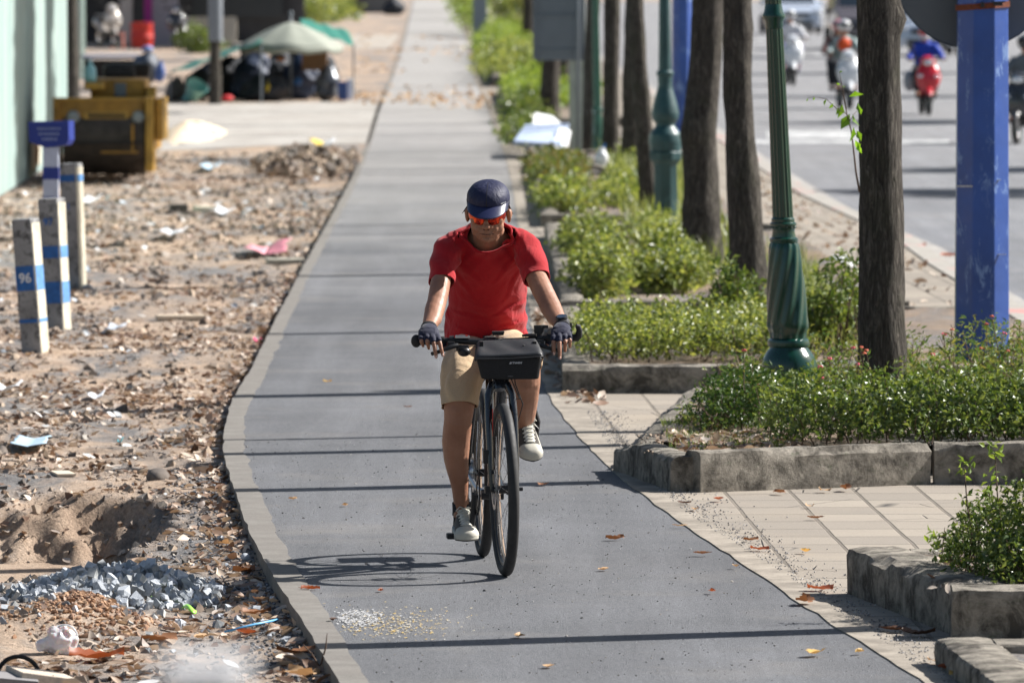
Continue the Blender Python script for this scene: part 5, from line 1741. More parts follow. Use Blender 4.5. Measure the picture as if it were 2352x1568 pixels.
for i, (px, y, w, m, lab) in enumerate(((825, 300, .35, mat('white_plastic', (.75, .76, .78), .35), 'white bag far up the lot beside the shrubs'), (905, 322, .9, M_DKG, 'dark heap at the top edge left of the path'), (860, 345, .8, M_BARK, 'brown heap at the top edge left of the path'))):
 blobthing('refuse_heap', lab, 'heap', px, zat(0, y) * 0 + (46436 / y - 110), y, w, w * .7, m, 30 + i, vox=.06)
# ------------------------------------------------------------------ the bicycle
Y0 = 32.36
X0 = xat(1161, Y0)
YAW = rad(5.1)
bike = thing('bicycle', 'black city bicycle with a chunky front tyre, ridden towards the camera', 'bicycle', (X0, Y0, 0))
BM = Matrix.Translation((X0, Y0, 0)) @ Matrix.Rotation(YAW, 4, 'Z')      # local: -Y forward, X to the rider's left
M_TYRE = mat('tyre_rubber', (.018, .018, .019), .7, var=.2, scale=40)
M_FRAME = mat('black_frame_paint', (.012, .014, .02), .25, var=.1, coat=.6)
M_BLKM = mat('black_matt_metal', (.02, .02, .022), .45, metal=.3)
M_STEEL = mat('spoke_steel', (.35, .35, .36), .3, metal=1.0)
M_SILV = mat('silver_alloy', (.45, .46, .48), .3, metal=.9)
M_RIM = mat('rim_dark_alloy', (.06, .055, .05), .3, metal=.7)
M_TAN = mat('tan_sidewall', (.20, .135, .09), .7)
M_RUB = mat('grip_rubber', (.016, .016, .017), .75)
WR = .345; TYR = .0235

def wheel(name, parent, M, disc=True):
 pr = []
 m = 28
 for j in range(m):
  a = 2 * math.pi * j / m
  r = TYR
  if math.cos(a) > .35:
   r = TYR * (1 - .045 * (j % 2))
  pr.append((r * math.cos(a), r * math.sin(a) * .95))
 w = thing_part(name, MB().torus((0, 0, 0), WR - TYR, 0, 'X', 110, prof=pr, M=M), M_TYRE, parent, True, 50)
 prr = [(-.010, .011), (-.012, .0125), (-.030, .010), (-.036, .004), (-.036, -.004), (-.030, -.010), (-.012, -.0125), (-.010, -.011)]
 MB().torus((0, 0, 0), WR - TYR, 0, 'X', 90, prof=prr, M=M).build('rim', M_RIM, w, True, 30)
 prs = [(-.010, .0215), (-.006, .0226), (-.013, .0185), (-.019, .0150)]
 MB().torus((0, 0, 0), WR - TYR, 0, 'X', 90, prof=prs, M=M).build('sidewall_band', M_TAN, w, True, 60)
 mb = MB()
 n = 32
 for i in range(n):
  a = 2 * math.pi * i / n
  s = 1 if i % 2 else -1
  b = a + (1 if (i // 2) % 2 else -1) * 1.15
  mb.tube([(s * .028, .022 * math.cos(b), .022 * math.sin(b)), (s * .004, (WR - .058) * math.cos(a), (WR - .058) * math.sin(a))], .0011, n=5, M=M)
 mb.build('spokes', M_STEEL, w)
 mb = MB()
 mb.tube([(-.052, 0, 0), (-.034, 0, 0), (-.032, 0, 0), (-.026, 0, 0), (.026, 0, 0), (.032, 0, 0), (.052, 0, 0)], [.010, .012, .026, .016, .016, .026, .010], n=20, M=M)
 mb.build('hub', M_BLKM, w, True, 35)
 if disc:
  mb = MB()
  mb.torus((-.040, 0, 0), .072, 0, 'X', 60, prof=[(-.010, .001), (.008, .001), (.008, -.001), (-.010, -.001)], M=M)
  for i in range(6):
   a = i * math.pi / 3
   mb.box((-.040, .043 * math.cos(a), .043 * math.sin(a)), (.002, .008, .05), M=M @ Matrix.Identity(4), rot=Matrix.Rotation(a - math.pi / 2, 3, 'X'))
  mb.build('brake_disc', M_SILV, w)
 return w
def thing_part(name, mb, m, parent, smooth=False, ang=40):
 return mb.build(name, m, parent, smooth, ang)

STEER = rad(1.8)
FM = BM @ Matrix.Rotation(STEER, 4, 'Z') @ Matrix.Rotation(rad(-1.0), 4, 'Y')
RM = BM @ Matrix.Translation((0, 1.05, 0))
wheel('front_wheel', bike, FM @ Matrix.Translation((0, 0, WR)))
wheel('rear_wheel', bike, RM @ Matrix.Translation((0, 0, WR)))
def bt(name, pts, r, m=M_FRAME, M=BM, n=14, rb=None, ref=None):
 return MB().tube(pts, r, rb, ref, n, M).build(name, m, bike, True, 40)
# fork turned with the wheel
bt('fork', [(-.050, .0, .345), (-.052, .010, .45), (-.052, .045, .62), (-.047, .075, .715), (-.030, .09, .752), (0, .095, .762)], [.010, .012, .0145, .016, .018, .02], M=FM)
bt('fork', [(.050, .0, .345), (.052, .010, .45), (.052, .045, .62), (.047, .075, .715), (.030, .09, .752), (0, .095, .762)], [.010, .012, .0145, .016, .018, .02], M=FM)
bt('fork_crown', [(0, .085, .735), (0, .10, .78)], [.028, .026], M=FM)
MB().box((-.068, .022, .475), (.022, .034, .055), M=FM, bev=.006).build('brake_caliper', M_BLKM, bike)
MB().box((-.066, .008, .345), (.02, .03, .03), M=FM, bev=.004).build('axle_nut', M_BLKM, bike)
MB().tube([(.05, 0, .345), (.075, 0, .345)], .008, n=10, M=FM).build('axle_nut', M_BLKM, bike)
# red decal strip on the fork blade
MB().box((-.037, .033, .61), (.002, .010, .11), M=FM, rot=Matrix.Rotation(.16, 3, 'X')).build('red_decal', mat('red_decal', (.6, .03, .02), .4), bike)
bt('head_tube', [(0, .10, .765), (0, .155, .905)], [.025, .023])
bt('steerer', [(0, .155, .90), (0, .168, .91)], [.018, .018], M_BLKM)
bt('top_tube', [(0, .15, .885), (0, .70, .78)], [.020, .016])
bt('down_tube', [(0, .115, .80), (0, .56, .32)], [.026, .024])
bt('seat_tube', [(0, .60, .29), (0, .76, .80)], [.017, .016])
bt('seat_post', [(0, .755, .79), (0, .79, .87)], [.0135, .0135], M_BLKM)
for s in (-1, 1):
 bt('seat_stay', [(s * .012, .745, .76), (s * .045, .83, .70), (s * .062, 1.05, .36)], [.008, .008, .008])
 bt('chain_stay', [(s * .02, .63, .29), (s * .05, .75, .30), (s * .064, 1.05, .345)], [.012, .010, .009], M_FRAME if s > 0 else M_SILV)
MB().tube([(-.045, .60, .285), (.045, .60, .285)], .021, n=18, M=BM).build('bottom_bracket', M_BLKM, bike, True, 35)
mb = MB(); mb.box((0, .88, .90), (.13, .17, .035), M=BM, bev=.014); mb.box((0, .75, .905), (.05, .16, .028), M=BM, bev=.012)
mb.build('saddle', M_RUB, bike)
# cranks: image-left pedal low, image-right pedal high
ca = rad(8)
cl = Vector((-.085, .60 - .17 * math.sin(ca) * -1, .285 - .17 * math.cos(ca)))
cr = Vector((.085, .60 - .17 * math.sin(ca), .285 + .17 * math.cos(ca)))
bt('crank', [(-.070, .60, .285), tuple(cl)], [.014, .011], M_BLKM)
bt('crank', [(.070, .60, .285), tuple(cr)], [.014, .011], M_BLKM)
for c_ in (cl, cr):
 s = -1 if c_.x < 0 else 1
 mb = MB(); mb.box((c_.x + s * .055, c_.y, c_.z), (.085, .075, .022), M=BM, bev=.006); mb.tube([c_, c_ + Vector((s * .04, 0, 0))], .008, n=8, M=BM)
 mb.build('pedal', M_RUB, bike)
mb = MB(); mb.torus((-.058, .60, .285), .078, 0, 'X', 60, prof=[(-.018, .002), (.006, .002), (.006, -.002), (-.018, -.002)], M=BM)
mb.build('chainring', M_BLKM, bike)
mb = MB(); mb.tube([(-.060, .60, .365), (-.050, 1.05, .385)], [.004, .004], n=6, M=BM); mb.tube([(-.060, .60, .205), (-.052, .98, .235), (-.052, 1.06, .215)], .004, n=6, M=BM)
mb.build('chain', M_BLKM, bike)
mb = MB(); mb.box((-.068, 1.05, .27), (.018, .035, .13), M=BM, bev=.006, rot=Matrix.Rotation(.15, 3, 'X')); mb.torus((-.06, 1.06, .215), .022, .006, 'X', 20, 6, M=BM)
mb.build('rear_derailleur', M_BLKM, bike)
for i, r in enumerate((.05, .042, .034)):
 MB().torus((-.046 + i * .004 * -1, 1.05, .345), r, .003, 'X', 36, 6, M=BM).build('cassette', M_SILV, bike)
MB().box((-.066, .98, .44), (.02, .05, .04), M=BM, bev=.006).build('brake_caliper', M_BLKM, bike)
mb = MB()
for s in (-.045, .045):
 mb.tube([(s, .86, .80), (s, 1.22, .80)], .005, n=8, M=BM); mb.tube([(s * 1.3, 1.05, .36), (s, 1.08, .80)], .004, n=8, M=BM)
for y in (.90, 1.05, 1.2):
 mb.tube([(-.045, y, .80), (.045, y, .80)], .0045, n=8, M=BM)
mb.build('rear_rack', M_BLKM, bike)
mb = MB(); mb.tube([(.03, .9, .30), (.11, 1.0, .03)], .007, n=8, M=BM)
# handlebar: grips at the measured image points
YB = Y0 + .20
gl = P(956, 783, YB); gr = P(1329, 775, YB)
bd = (gr - gl).normalized()
def HB(u, dy=0, dz=0):
 p = gl.lerp(gr, u); return Vector((p.x, p.y + dy, p.z + dz))
# stem & bar
st = (BM @ Vector((0, .165, .895)))
ctr = HB(.5, .0, -.012)
MB().tube([st, st + Vector((0, 0, .02)), ctr], [.020, .020, .018], n=14).build('stem', M_RUB, bike, True, 40)
MB().tube([HB(.0), HB(.20), HB(.36, -.005, -.008), HB(.5, -.0, -.012), HB(.64, -.005, -.008), HB(.80), HB(.985)], [.0112, .0112, .013, .0155, .013, .0112, .0112], n=16).build('handlebar', M_BLKM, bike, True, 40)
for u0, u1 in ((.0, .175), (.80, .965)):
 mb = MB(); k = 20
 pts = [HB(u0 + (u1 - u0) * i / k) for i in range(k + 1)]
 mb.tube(pts, [.0165 + .0012 * (i % 2) for i in range(k + 1)], n=16)
 mb.build('grip', M_RUB, bike, True, 30)
MB().ell(HB(.0), (.021, .026, .026), n=18).build('bar_end', M_RUB, bike, True)
MB().tube([HB(.965), HB(.99), HB(1.0, -.005, .008), HB(1.005, -.012, .03), HB(.997, -.018, .045), HB(.985, -.02, .046)], [.014, .016, .015, .012, .011, .010], n=14).build('bar_end_hook', M_RUB, bike, True, 50)
for sgn, ub, ut in ((1, .215, .16), (-1, .765, .835)):
 mb = MB()
 mb.tube([HB(ub - .01 * sgn, 0, 0), HB(ub + .02 * sgn, 0, 0)], .0185, n=16)
 mb.box(HB(ub, -.028, -.014), (.03, .045, .022), bev=.006)
 mb.build('lever_clamp', M_BLKM, bike, True, 40)
 MB().tube([HB(ub + .04 * sgn, -.045, -.018), HB(ub + .01 * sgn, -.058, -.022), HB(ub - .05 * sgn, -.062, -.036), HB(ub - .09 * sgn, -.058, -.045), HB(ub - .12 * sgn, -.05, -.05)], [.007, .008, .0065, .006, .0065], [.010, .010, .008, .008, .008], ref=(0, 1, 0), n=10).build('brake_lever', M_BLKM, bike, True, 45)
 mb = MB()
 mb.box(HB(ub + .07 * sgn, -.02, -.032), (.052, .032, .026), bev=.009)
 mb.ell(HB(ub + .08 * sgn, -.03, -.045), (.026, .022, .02), n=14)
 mb.build('gear_shifter', M_BLKM, bike, True, 40)
 mb = MB()
 mb.box(HB(ub + .06 * sgn, -.012, .014), (.045, .022, .012), bev=.003)
 mb.box(HB(ub + .10 * sgn, -.012, .013), (.018, .02, .010), bev=.002)
 mb.build('gear_display', M_SILV if sgn > 0 else M_BLKM, bike)
MB().box(HB(ub, 0, 0) * 0 + HB(.31, -.018, .018), (.010, .012, .004)).build('red_marker', mat('red_decal', (.6, .03, .02), .4), bike)
# bell / lamp on the image-right side and small mount in the centre
mb = MB(); mb.tube([HB(.755, 0, .02), HB(.755, 0, .052)], [.018, .021], n=16); mb.box(HB(.775, -.004, .047), (.05, .02, .012), bev=.004); mb.box(HB(.755, 0, .014), (.018, .03, .02), bev=.004)
mb.build('bell', M_RUB, bike, True, 40)
mb = MB(); mb.box(HB(.505, .0, .022), (.045, .03, .012), bev=.005); mb.box(HB(.505, .0, .028), (.05, .036, .008), bev=.004)
mb.build('phone_mount', M_RUB, bike)
# cables
cab = MB()
def cable(pts, r=.0024):
 cab.tube(pts, r, n=6)
hw = [FM @ Vector(p) for p in ((-.03, .03, .80), (.05, .0, .72), (.055, .03, .58), (-.05, .04, .66))]
cable([HB(.28, -.06, -.03), HB(.36, -.09, -.02), HB(.42, -.10, -.05), HB(.44, -.06, -.12), FM @ Vector((-.03, .03, .78)), FM @ Vector((-.056, .05, .62)), FM @ Vector((-.06, .03, .49))])
cable([HB(.74, -.06, -.03), HB(.66, -.11, -.02), HB(.60, -.10, -.12), FM @ Vector((.055, .02, .76)), FM @ Vector((.085, .03, .68)), FM @ Vector((.07, .07, .61)), FM @ Vector((.03, .15, .66))])
cable([HB(.72, -.05, -.04), HB(.62, -.09, -.10), FM @ Vector((.04, .03, .78)), FM @ Vector((.075, .05, .70)), FM @ Vector((.03, .16, .70))])
cable([BM @ Vector((.0, .16, .74)), BM @ Vector((-.03, .3, .58)), BM @ Vector((-.03, .55, .31))])
cab.build('cables', M_RUB, bike, True, 60)

# ------------------------------------------------------------------ handlebar bag and pannier
YG = Y0 + .030
bag = thing('handlebar_bag', 'black fabric handlebar bag with small white lettering on its flat front', 'bag', tuple(P(1169, 872, YG)))
M_BAG = mat('black_bag_fabric', (.014, .014, .015), .75, var=.2, scale=200, bump=.3, bscale=900, bdist=.001, spec=.35)
M_BAGT = mat('black_bag_flap', (.030, .031, .034), .5, var=.2, scale=150, bump=.3, bscale=700, bdist=.001, spec=.5)
bl_, br_ = P(1108, 871, YG), P(1236, 868, YG)
def bagpt(u, v, w):
 'u across, v up 0..1, w depth 0..1; rounded corners'
 x0_ = P(1106 - 13 * v, 872, YG).x; x1_ = P(1237 + 8 * v, 872, YG).x
 z0_ = zat(871, YG); z1_ = zat(820, YG)
 return Vector((x0_ + (x1_ - x0_) * u, YG + .13 * w, z0_ + (z1_ - z0_) * v))
bm = bmesh.new(); bmesh.ops.create_cube(bm, size=1)
bmesh.ops.bevel(bm, geom=bm.edges[:], offset=.09, segments=4, affect='EDGES', profile=.6)
bmesh.ops.subdivide_edges(bm, edges=[e for e in bm.edges if e.calc_length() > .3], cuts=8, use_grid_fill=True)
me = bpy.data.meshes.new('bag')
for v in bm.verts:
 v.co = bagpt(v.co.x + .5, v.co.z + .5, v.co.y + .5) + Vector((0, -.010 * (1 - (2 * v.co.x) ** 2) * (1 if v.co.y < 0 else 0), 0))
bm.to_mesh(me); bm.free()
link_mesh('body', me, M_BAG, bag, True, 50)
# flap: slopes back from the front edge up to the bar, slightly sagging
mb = MB(); n, k = 26, 12; vs = []
for i in range(n + 1):
 u = i / n
 for j in range(k + 1):
  v = j / k
  xl = P(1093 + 3 * v, 820, YG).x; xr = P(1246 - 14 * v, 820, YG).x
  x = xl + (xr - xl) * u
  zf = zat(823 - 6 * u, YG); zb_ = zat(787 - 6 * u, YG + .12)
  z = zf + (zb_ - zf) * (v ** .75) - .006 * math.sin(math.pi * u) * math.sin(math.pi * v) + .003 * math.sin(u * 14 + v * 5) * math.sin(math.pi * v)
  if i in (0, n): z -= .012
  vs.append((x, YG - .006 + .135 * v, z))
fs = [(i * (k + 1) + j, (i + 1) * (k + 1) + j, (i + 1) * (k + 1) + j + 1, i * (k + 1) + j + 1) for i in range(n) for j in range(k)]
mb.add(vs, fs)
# close with a skirt
o = mb.build('flap', M_BAGT, bag, True, 60); solid(o, .008)
mb = MB()
mb.tube([P(1094 + (1246 - 1094) * i / 20, 824 - 6 * i / 20 + 1.5 * math.sin(math.pi * i / 20), YG - .013) for i in range(21)], .0028, n=8)
for px in (1104, 1236):
 mb.tube([P(px, 822, YG - .008), P(px + (2 if px < 1150 else -4), 806, YG + .05), P(px + (4 if px < 1150 else -8), 795, YG + .11)], .0028, n=8)
mb.build('piping', M_BAGT, bag, True)
for px in (1106, 1228):
 MB().box(P(px, 792, YG + .10), (.016, .05, .03), bev=.004).build('strap', M_BAG, bag)
pl = P(1184, 833.5, YG - .0135)
s_ = FPX / YG
text_mesh("B'TWIN", 7.4 / s_, Matrix.Translation(pl) @ Matrix.Rotation(rad(-2), 4, 'Y') @ Matrix.Rotation(math.pi / 2, 4, 'X') @ Matrix.Diagonal((1.12, .85, 1, 1)), 'lettering', mat('pale_print', (.62, .63, .65), .6), bag, .25)
MB().box(P(1172, 864, YG - .010), (.019, .001, .0015)).build('small_tab', mat('grey_print', (.18, .18, .19), .6), bag)

pan = thing('pannier_bag', 'black pannier bag hanging on the rear rack behind the raised shoe', 'bag', tuple(P(1222, 1045, Y0 + 1.05)))
YP = Y0 + .98
w = [P(1190, 925, YP), P(1228, 922, YP), P(1242, 968, YP), P(1232, 1046, YP), P(1205, 1030, YP), P(1180, 1010, YP)]
mb = MB(); n = len(w)
mb.add(w + [p + Vector((-.01, .26, .01)) for p in w], [tuple(range(n)), tuple(range(2 * n - 1, n - 1, -1))] + [(i, (i + 1) % n, (i + 1) % n + n, i + n) for i in range(n)])
me = mb.mesh()
o = link_mesh('body', me, M_BAG, pan)
b_ = o.modifiers.new('bevel', 'BEVEL'); b_.width = .012; b_.segments = 3
MB().tube([P(1196, 938, YP - .004), P(1237, 985, YP - .004)], .003, n=6).build('piping', M_BAGT, pan)

# ------------------------------------------------------------------ the rider
def W(px, z, d):
 Y = Y0 + d
 return Vector((xat(px, Y), Y, z))
def Wp(px, py, d):
 return P(px, py, Y0 + d)
rider = thing('person', 'cyclist in red t-shirt, khaki shorts and navy cap with both hands on the bars', 'person', (X0 - .05, Y0 + .6, 0))

HC = Wp(1121, 0, .50); HC.z = 1.437
HP = rad(20); HYAW = rad(-4)
HM = Matrix.Translation(HC) @ Matrix.Rotation(HYAW, 4, 'Z') @ Matrix.Rotation(rad(1.0), 4, 'Y') @ Matrix.Rotation(HP, 4, 'X')
def h(x, y, z): return HM @ Vector((x, y, z))
body = MB()
# head: skull, jaw, cheeks
HR = HM.to_3x3()
E = lambda c, r, rot=None, n=22, m=14: body.ell(HM @ Vector(c), r, rot=HR if rot is None else HR @ rot, n=n, m=m)
E((0, .020, .030), (.075, .092, .070))
E((0, -.030, -.015), (.072, .062, .075))
E((0, -.035, -.055), (.0665, .054, .050))
E((0, -.046, -.080), (.052, .043, .036))
E((0, -.060, -.098), (.026, .026, .018))
for s in (-1, 1):
 E((s * .040, -.060, -.018), (.026, .026, .024))
 E((s * .043, -.052, -.050), (.024, .026, .030))
 E((s * .050, -.025, -.078), (.016, .028, .022))
 E((s * .026, -.078, -.052), (.020, .014, .022))
 # ears
 E((s * .083, .010, -.030), (.0095, .016, .030), Matrix.Rotation(s * .35, 3, 'Z'))
 E((s * .088, .016, -.020), (.007, .012, .018), Matrix.Rotation(s * .5, 3, 'Z'))
 E((s * .034, -.081, .022), (.022, .010, .008))
# nose
E((0, -.086, .0), (.0085, .012, .024))
E((0, -.098, -.020), (.012, .014, .018))
E((0, -.108, -.031), (.0155, .014, .0125))
for s in (-1, 1):
 E((s * .0180, -.096, -.035), (.0105, .0115, .0100))
# mouth
E((0, -.088, -.056), (.022, .012, .012))
E((0, -.0925, -.063), (.028, .0085, .0048))
E((0, -.0915, -.0735), (.025, .0095, .0058))
E((0, -.083, -.094), (.018, .012, .012))
# neck
nb = W(1118, 1.335, .63)
body.tube([h(0, .035, -.02), h(0, .02, -.06), HC.lerp(nb, .62) + Vector((0, .01, 0)), nb, nb + Vector((0, .05, -.06))], [.056, .052, .050, .058, .08], [.060, .056, .052, .058, .07], ref=(1, 0, 0), n=22)
# chin/under-jaw softness
body.ell(h(0, -.030, -.098), (.036, .036, .024), rot=HR)
# torso (inside the shirt)
body.tube([W(1117, .91, .95), W(1117, 1.0, .92), W(1117, 1.10, .84), W(1118, 1.20, .76), W(1119, 1.27, .69), W(1119, 1.33, .66), W(1119, 1.36, .64)], [.15, .15, .14, .140, .135, .08, .05], [.10, .10, .105, .09, .075, .055, .05], ref=(1, 0, 0), n=24)
body.tube([W(1060, 1.265, .68), W(1032, 1.250, .64), W(1016, 1.185, .545), W(1007, 1.10, .435), W(1003, 1.068, .40), W(998, 1.04, .365), W(993, 1.005, .31), W(987, .985, .265), W(985, .972, .235)], [.038, .040, .040, .040, .039, .040, .037, .030, .027], [.038, .040, .040, .038, .037, .037, .033, .025, .022], ref=(1, 0, 0), n=18)
body.tube([W(1176, 1.265, .68), W(1204, 1.253, .64), W(1224, 1.195, .545), W(1246, 1.115, .435), W(1256, 1.082, .40), W(1265, 1.05, .365), W(1277, 1.012, .31), W(1287, .990, .265), W(1291, .977, .235)], [.038, .040, .042, .043, .042, .043, .038, .030, .027], [.038, .040, .041, .040, .038, .038, .034, .025, .022], ref=(1, 0, 0), n=18)
# legs
body.tube([W(1085, .86, .90), W(1066, .785, .72), W(1058, .70, .60), W(1054, .645, .545), W(1052, .59, .55), W(1047, .50, .60), W(1048, .42, .635), W(1056, .31, .675), W(1060, .235, .70), W(1060, .19, .71)], [.085, .080, .068, .062, .057, .057, .050, .034, .031, .035], [.085, .08, .068, .060, .056, .060, .055, .038, .036, .04], ref=(1, 0, 0), n=22)
body.tube([W(1150, .86, .90), W(1180, .84, .68), W(1198, .85, .50), W(1204, .815, .44), W(1205, .755, .445), W(1204, .68, .52), W(1203, .62, .585), W(1203, .56, .645), W(1205, .51, .68)], [.09, .08, .07, .066, .064, .058, .050, .037, .034], [.09, .08, .07, .062, .060, .062, .056, .040, .036], ref=(1, 0, 0), n=22)
body.ell(W(1052, .63, .52), (.042, .03, .042)); body.ell(W(1204, .79, .405), (.045, .03, .045))

# hands: palm, four unequal fingers, thumb from the side of the palm
def hand(side):
 'side -1: image left hand, +1: image right hand; returns finger chains for skin and glove'
 s = side
 wr = W(985, .972, .235) if s < 0 else W(1291, .977, .235)
 # knuckle line across the grip; pinky is on the outer side
 if s < 0:
  kp = [(1003, 770), (991, 768), (979, 768), (967, 771)]      # index .. little (index towards the centre)
  tips = [(1017, 816, .115), (1002, 820, .110), (985, 800, .155), (972, 795, .17)]
  mids = [(1010, 787, .125), (997, 789, .120), (982, 786, .128), (968, 784, .138)]
  g0, g1 = HB(.045), HB(.165)
 else:
  kp = [(1272, 768), (1284, 765), (1296, 765), (1307, 768)]
  tips = [(1272, 812, .120), (1286, 822, .108), (1298, 806, .140), (1309, 797, .165)]
  mids = [(1271, 786, .128), (1285, 788, .120), (1298, 785, .128), (1309, 781, .138)]
  g0, g1 = HB(.815), HB(.945)
 ks = [Wp(a, b, .165) for a, b in kp]
 ks = [k + Vector((0, 0, 0)) for k in ks]
 pc = sum(ks, Vector()) / 4
 chains = []
 fr = [.0088, .0090, .0086, .0078]
 for i in range(4):
  k = ks[i]; m_ = Wp(mids[i][0], mids[i][1], mids[i][2]); tp = Wp(*tips[i])
  r = fr[i]
  q = m_.lerp(tp, .5) + Vector((0, -.004 if i < 2 else .004, 0))
  chains.append(([pc.lerp(k, .4), k, k.lerp(m_, .55) + Vector((0, -.006, .003)), m_, q, tp], [r * 1.15, r * 1.18, r * 1.05, r * 1.06, r * .95, r * .78]))
 cx = -s
 th0 = pc + Vector((cx * .012, .035, -.004))
 th = ([th0, th0 + Vector((cx * .020, -.004, -.010)), HB(.17 if s < 0 else .815, .006, -.024) + Vector((cx * .006, 0, 0)), HB(.17 if s < 0 else .815, -.020, -.030) + Vector((cx * .012, 0, 0))], [.013, .0115, .0100, .0082])
 palm = ([wr, wr.lerp(pc, .35) + Vector((0, 0, .006)), wr.lerp(pc, .7) + Vector((0, 0, .006)), pc + Vector((0, 0, .001)), pc + Vector((0, -.012, -.006))], [.027, .032, .039, .040, .036], [.021, .019, .018, .016, .012])
 return wr, ks, pc, chains, th, palm
HANDS = {}
for s in (-1, 1):
 wr, ks, pc, chains, th, palm = HANDS[s] = hand(s)
 body.tube(palm[0], palm[1], palm[2], ref=(1, 0, 0), n=18)
 for pts, rr_ in chains:
  body.tube(pts, rr_, n=10); body.ell(pts[-1], (rr_[-1] * 1.0,) * 3, n=10, m=7); body.ell(pts[3], (rr_[3] * 1.02,) * 3, n=10, m=7)
 body.tube(th[0], th[1], n=10); body.ell(th[0][-1], (th[1][-1],) * 3, n=10, m=7)
me = fuse(body, .0033, 3, .5)
t = NT('skin')
c = t.ramp(t.noise(9, 5, .6), [(.3, (.26, .118, .068)), (.7, (.37, .185, .115))])
c = t.mix(t.ramp(t.noise(90, 4, .7), [(.45, 0), (.8, .35)]), c, (.26, .12, .075))
t._set('Base Color', c); t._set('Roughness', t.ramp(t.noise(60, 3), [(.3, .48), (.7, .62)]))
t._set('Subsurface Weight', .12); t.b.inputs['Subsurface Radius'].default_value = (.010, .004, .002); t.b.inputs['Subsurface Scale'].default_value = 1
t.bump(t.noise(260, 5, .7), .25, .0015)
M_SKIN = t.m
GR = []
for s in (-1, 1):
 for a_, b_, dp in (((s * .022, -.094, -.036), (s * .037, -.078, -.070), .0045), ((s * .034, -.082, -.078), (s * .036, -.074, -.095), .0025), ((s * .020, -.094, -.046), (s * .028, -.090, -.040), .003)):
  for k in range(7):
   GR.append((np.array(tuple(h(*[a_[i] + (b_[i] - a_[i]) * k / 6 for i in range(3)]))), dp))
GR.append((np.array(tuple(h(0, -.094, -.082))), .003))
def grooves(p, n):
 d = np.zeros(len(p)); m = np.linalg.norm(p - np.array(tuple(HC)), axis=1) < .16
 q = p[m]; dd = np.zeros(len(q))
 for g_, dp in GR:
  dd = np.minimum(dd, -dp * np.exp(-(((q - g_) ** 2).sum(1)) / .0045 ** 2))
 dd += .0012 * smoothnoise(q, 55, 2)
 d[m] = dd
 return d + .0006 * smoothnoise(p, 70, 3)
displace(me, grooves)
me.name = 'body'
sk = link_mesh('body', me, M_SKIN, rider, True, None)

# lips and nostril/mouth line
M_LIP = mat('lips', (.30, .115, .085), .5)
mb = MB()
mb.tube([h(-.029, -.0880, -.0690), h(-.014, -.0985, -.0670), h(0, -.1010, -.0680), h(.014, -.0985, -.0670), h(.029, -.0880, -.0690)], [.0008, .0018, .0020, .0018, .0008], n=8)
mb.build('mouth_line', mat('mouth_dark', (.07, .022, .018), .7), rider, True)
mb = MB()
for s in (-1, 1):
 mb.ell(h(s * .0085, -.1085, -.0440), (.0042, .004, .0024), rot=HR, n=10, m=6)
mb.build('nostrils', mat('mouth_dark', (.07, .022, .018), .7), rider, True)
mb = MB()
for s in (-1, 1):
 for i in range(30):
  a = R_.uniform(-.9, .9)
  mb.ell(h(s * (.070 + R_.uniform(0, .006)), .03 + a * .02, .0 + R_.uniform(-.03, .02)), (.004, .006, .004), rot=HR, n=6, m=4)
mb.build('hair', mat('grey_hair', (.06, .055, .05), .8), rider, True)
nail = mat('nails', (.62, .40, .33), .3)
for s in (-1, 1):
 for i in (0, 1):
  pts, rr_ = HANDS[s][3][i]
  d = (pts[-1] - pts[-2]).normalized()
  MB().ell(pts[-1] + Vector((0, -rr_[-1] * .82, 0)) - d * .001, (.0046, .0022, .0064), n=10, m=7).build('nail', nail, rider, True)

# --- red t-shirt
def fabric(name, col, var=.12, weave=1400, rough=.85, wr=.35, wscale=9.0, wd=.012, spec=.25, sheen=.15):
 t = NT(name)
 b = Vector(col)
 t._set('Base Color', t.mix(.5, t.ramp(t.noise(6, 5, .6), [(.3, b * (1 - var)), (.7, b * (1 + var))]), t.ramp(t.noise(180, 4, .7), [(.3, b * .8), (.7, b * 1.2)])))
 t._set('Roughness', rough); t._set('Specular IOR Level', spec); t._set('Sheen Weight', sheen)
 hgt = t.math('ADD', t.noise(wscale, 4, .5, vec=t.vec((1, 1, .8), (0, .4, 0)), dist=1.2), t.math('MULTIPLY', t.noise(weave, 2), .02))
 t.bump(hgt, wr, wd)
 MATS[name] = t.m
 return t.m
M_RED = fabric('red_cotton', (.36, .006, .012), wr=.5, wd=.02)
M_KHAKI = fabric('khaki_cotton', (.50, .365, .225), wr=.5, wd=.02, wscale=12)
sh = MB()
sh.tube([W(1116, .855, .93), W(1116, .935, .92), W(1117, 1.03, .87), W(1118, 1.11, .82), W(1118, 1.19, .755), W(1119, 1.255, .70), W(1119, 1.297, .668), W(1119, 1.312, .640), W(1119, 1.325, .612), W(1119, 1.340, .584)],
  [.176, .172, .160, .158, .165, .162, .138, .100, .076, .072], [.152, .150, .145, .135, .120, .108, .102, .094, .086, .080], ref=(1, 0, 0), n=30)
for a_, b_, c_, z_ in ((1080, 1046, 1025, 0), (1158, 1190, 1211, .012)):
 sh.tube([W(a_, 1.312 + z_, .665), W(b_, 1.292 + z_, .655), W(c_, 1.268 + z_, .63)], [.050, .056, .058], n=16)
sh.tube([W(1070, 1.29, .66), W(1040, 1.28, .65), W(1027, 1.262, .625), W(1017, 1.21, .565), W(1014, 1.14, .505), W(1013, 1.122, .49)], [.050, .058, .062, .059, .054, .053], [.05, .058, .060, .058, .053, .05], ref=(1, 0, 0), n=22)
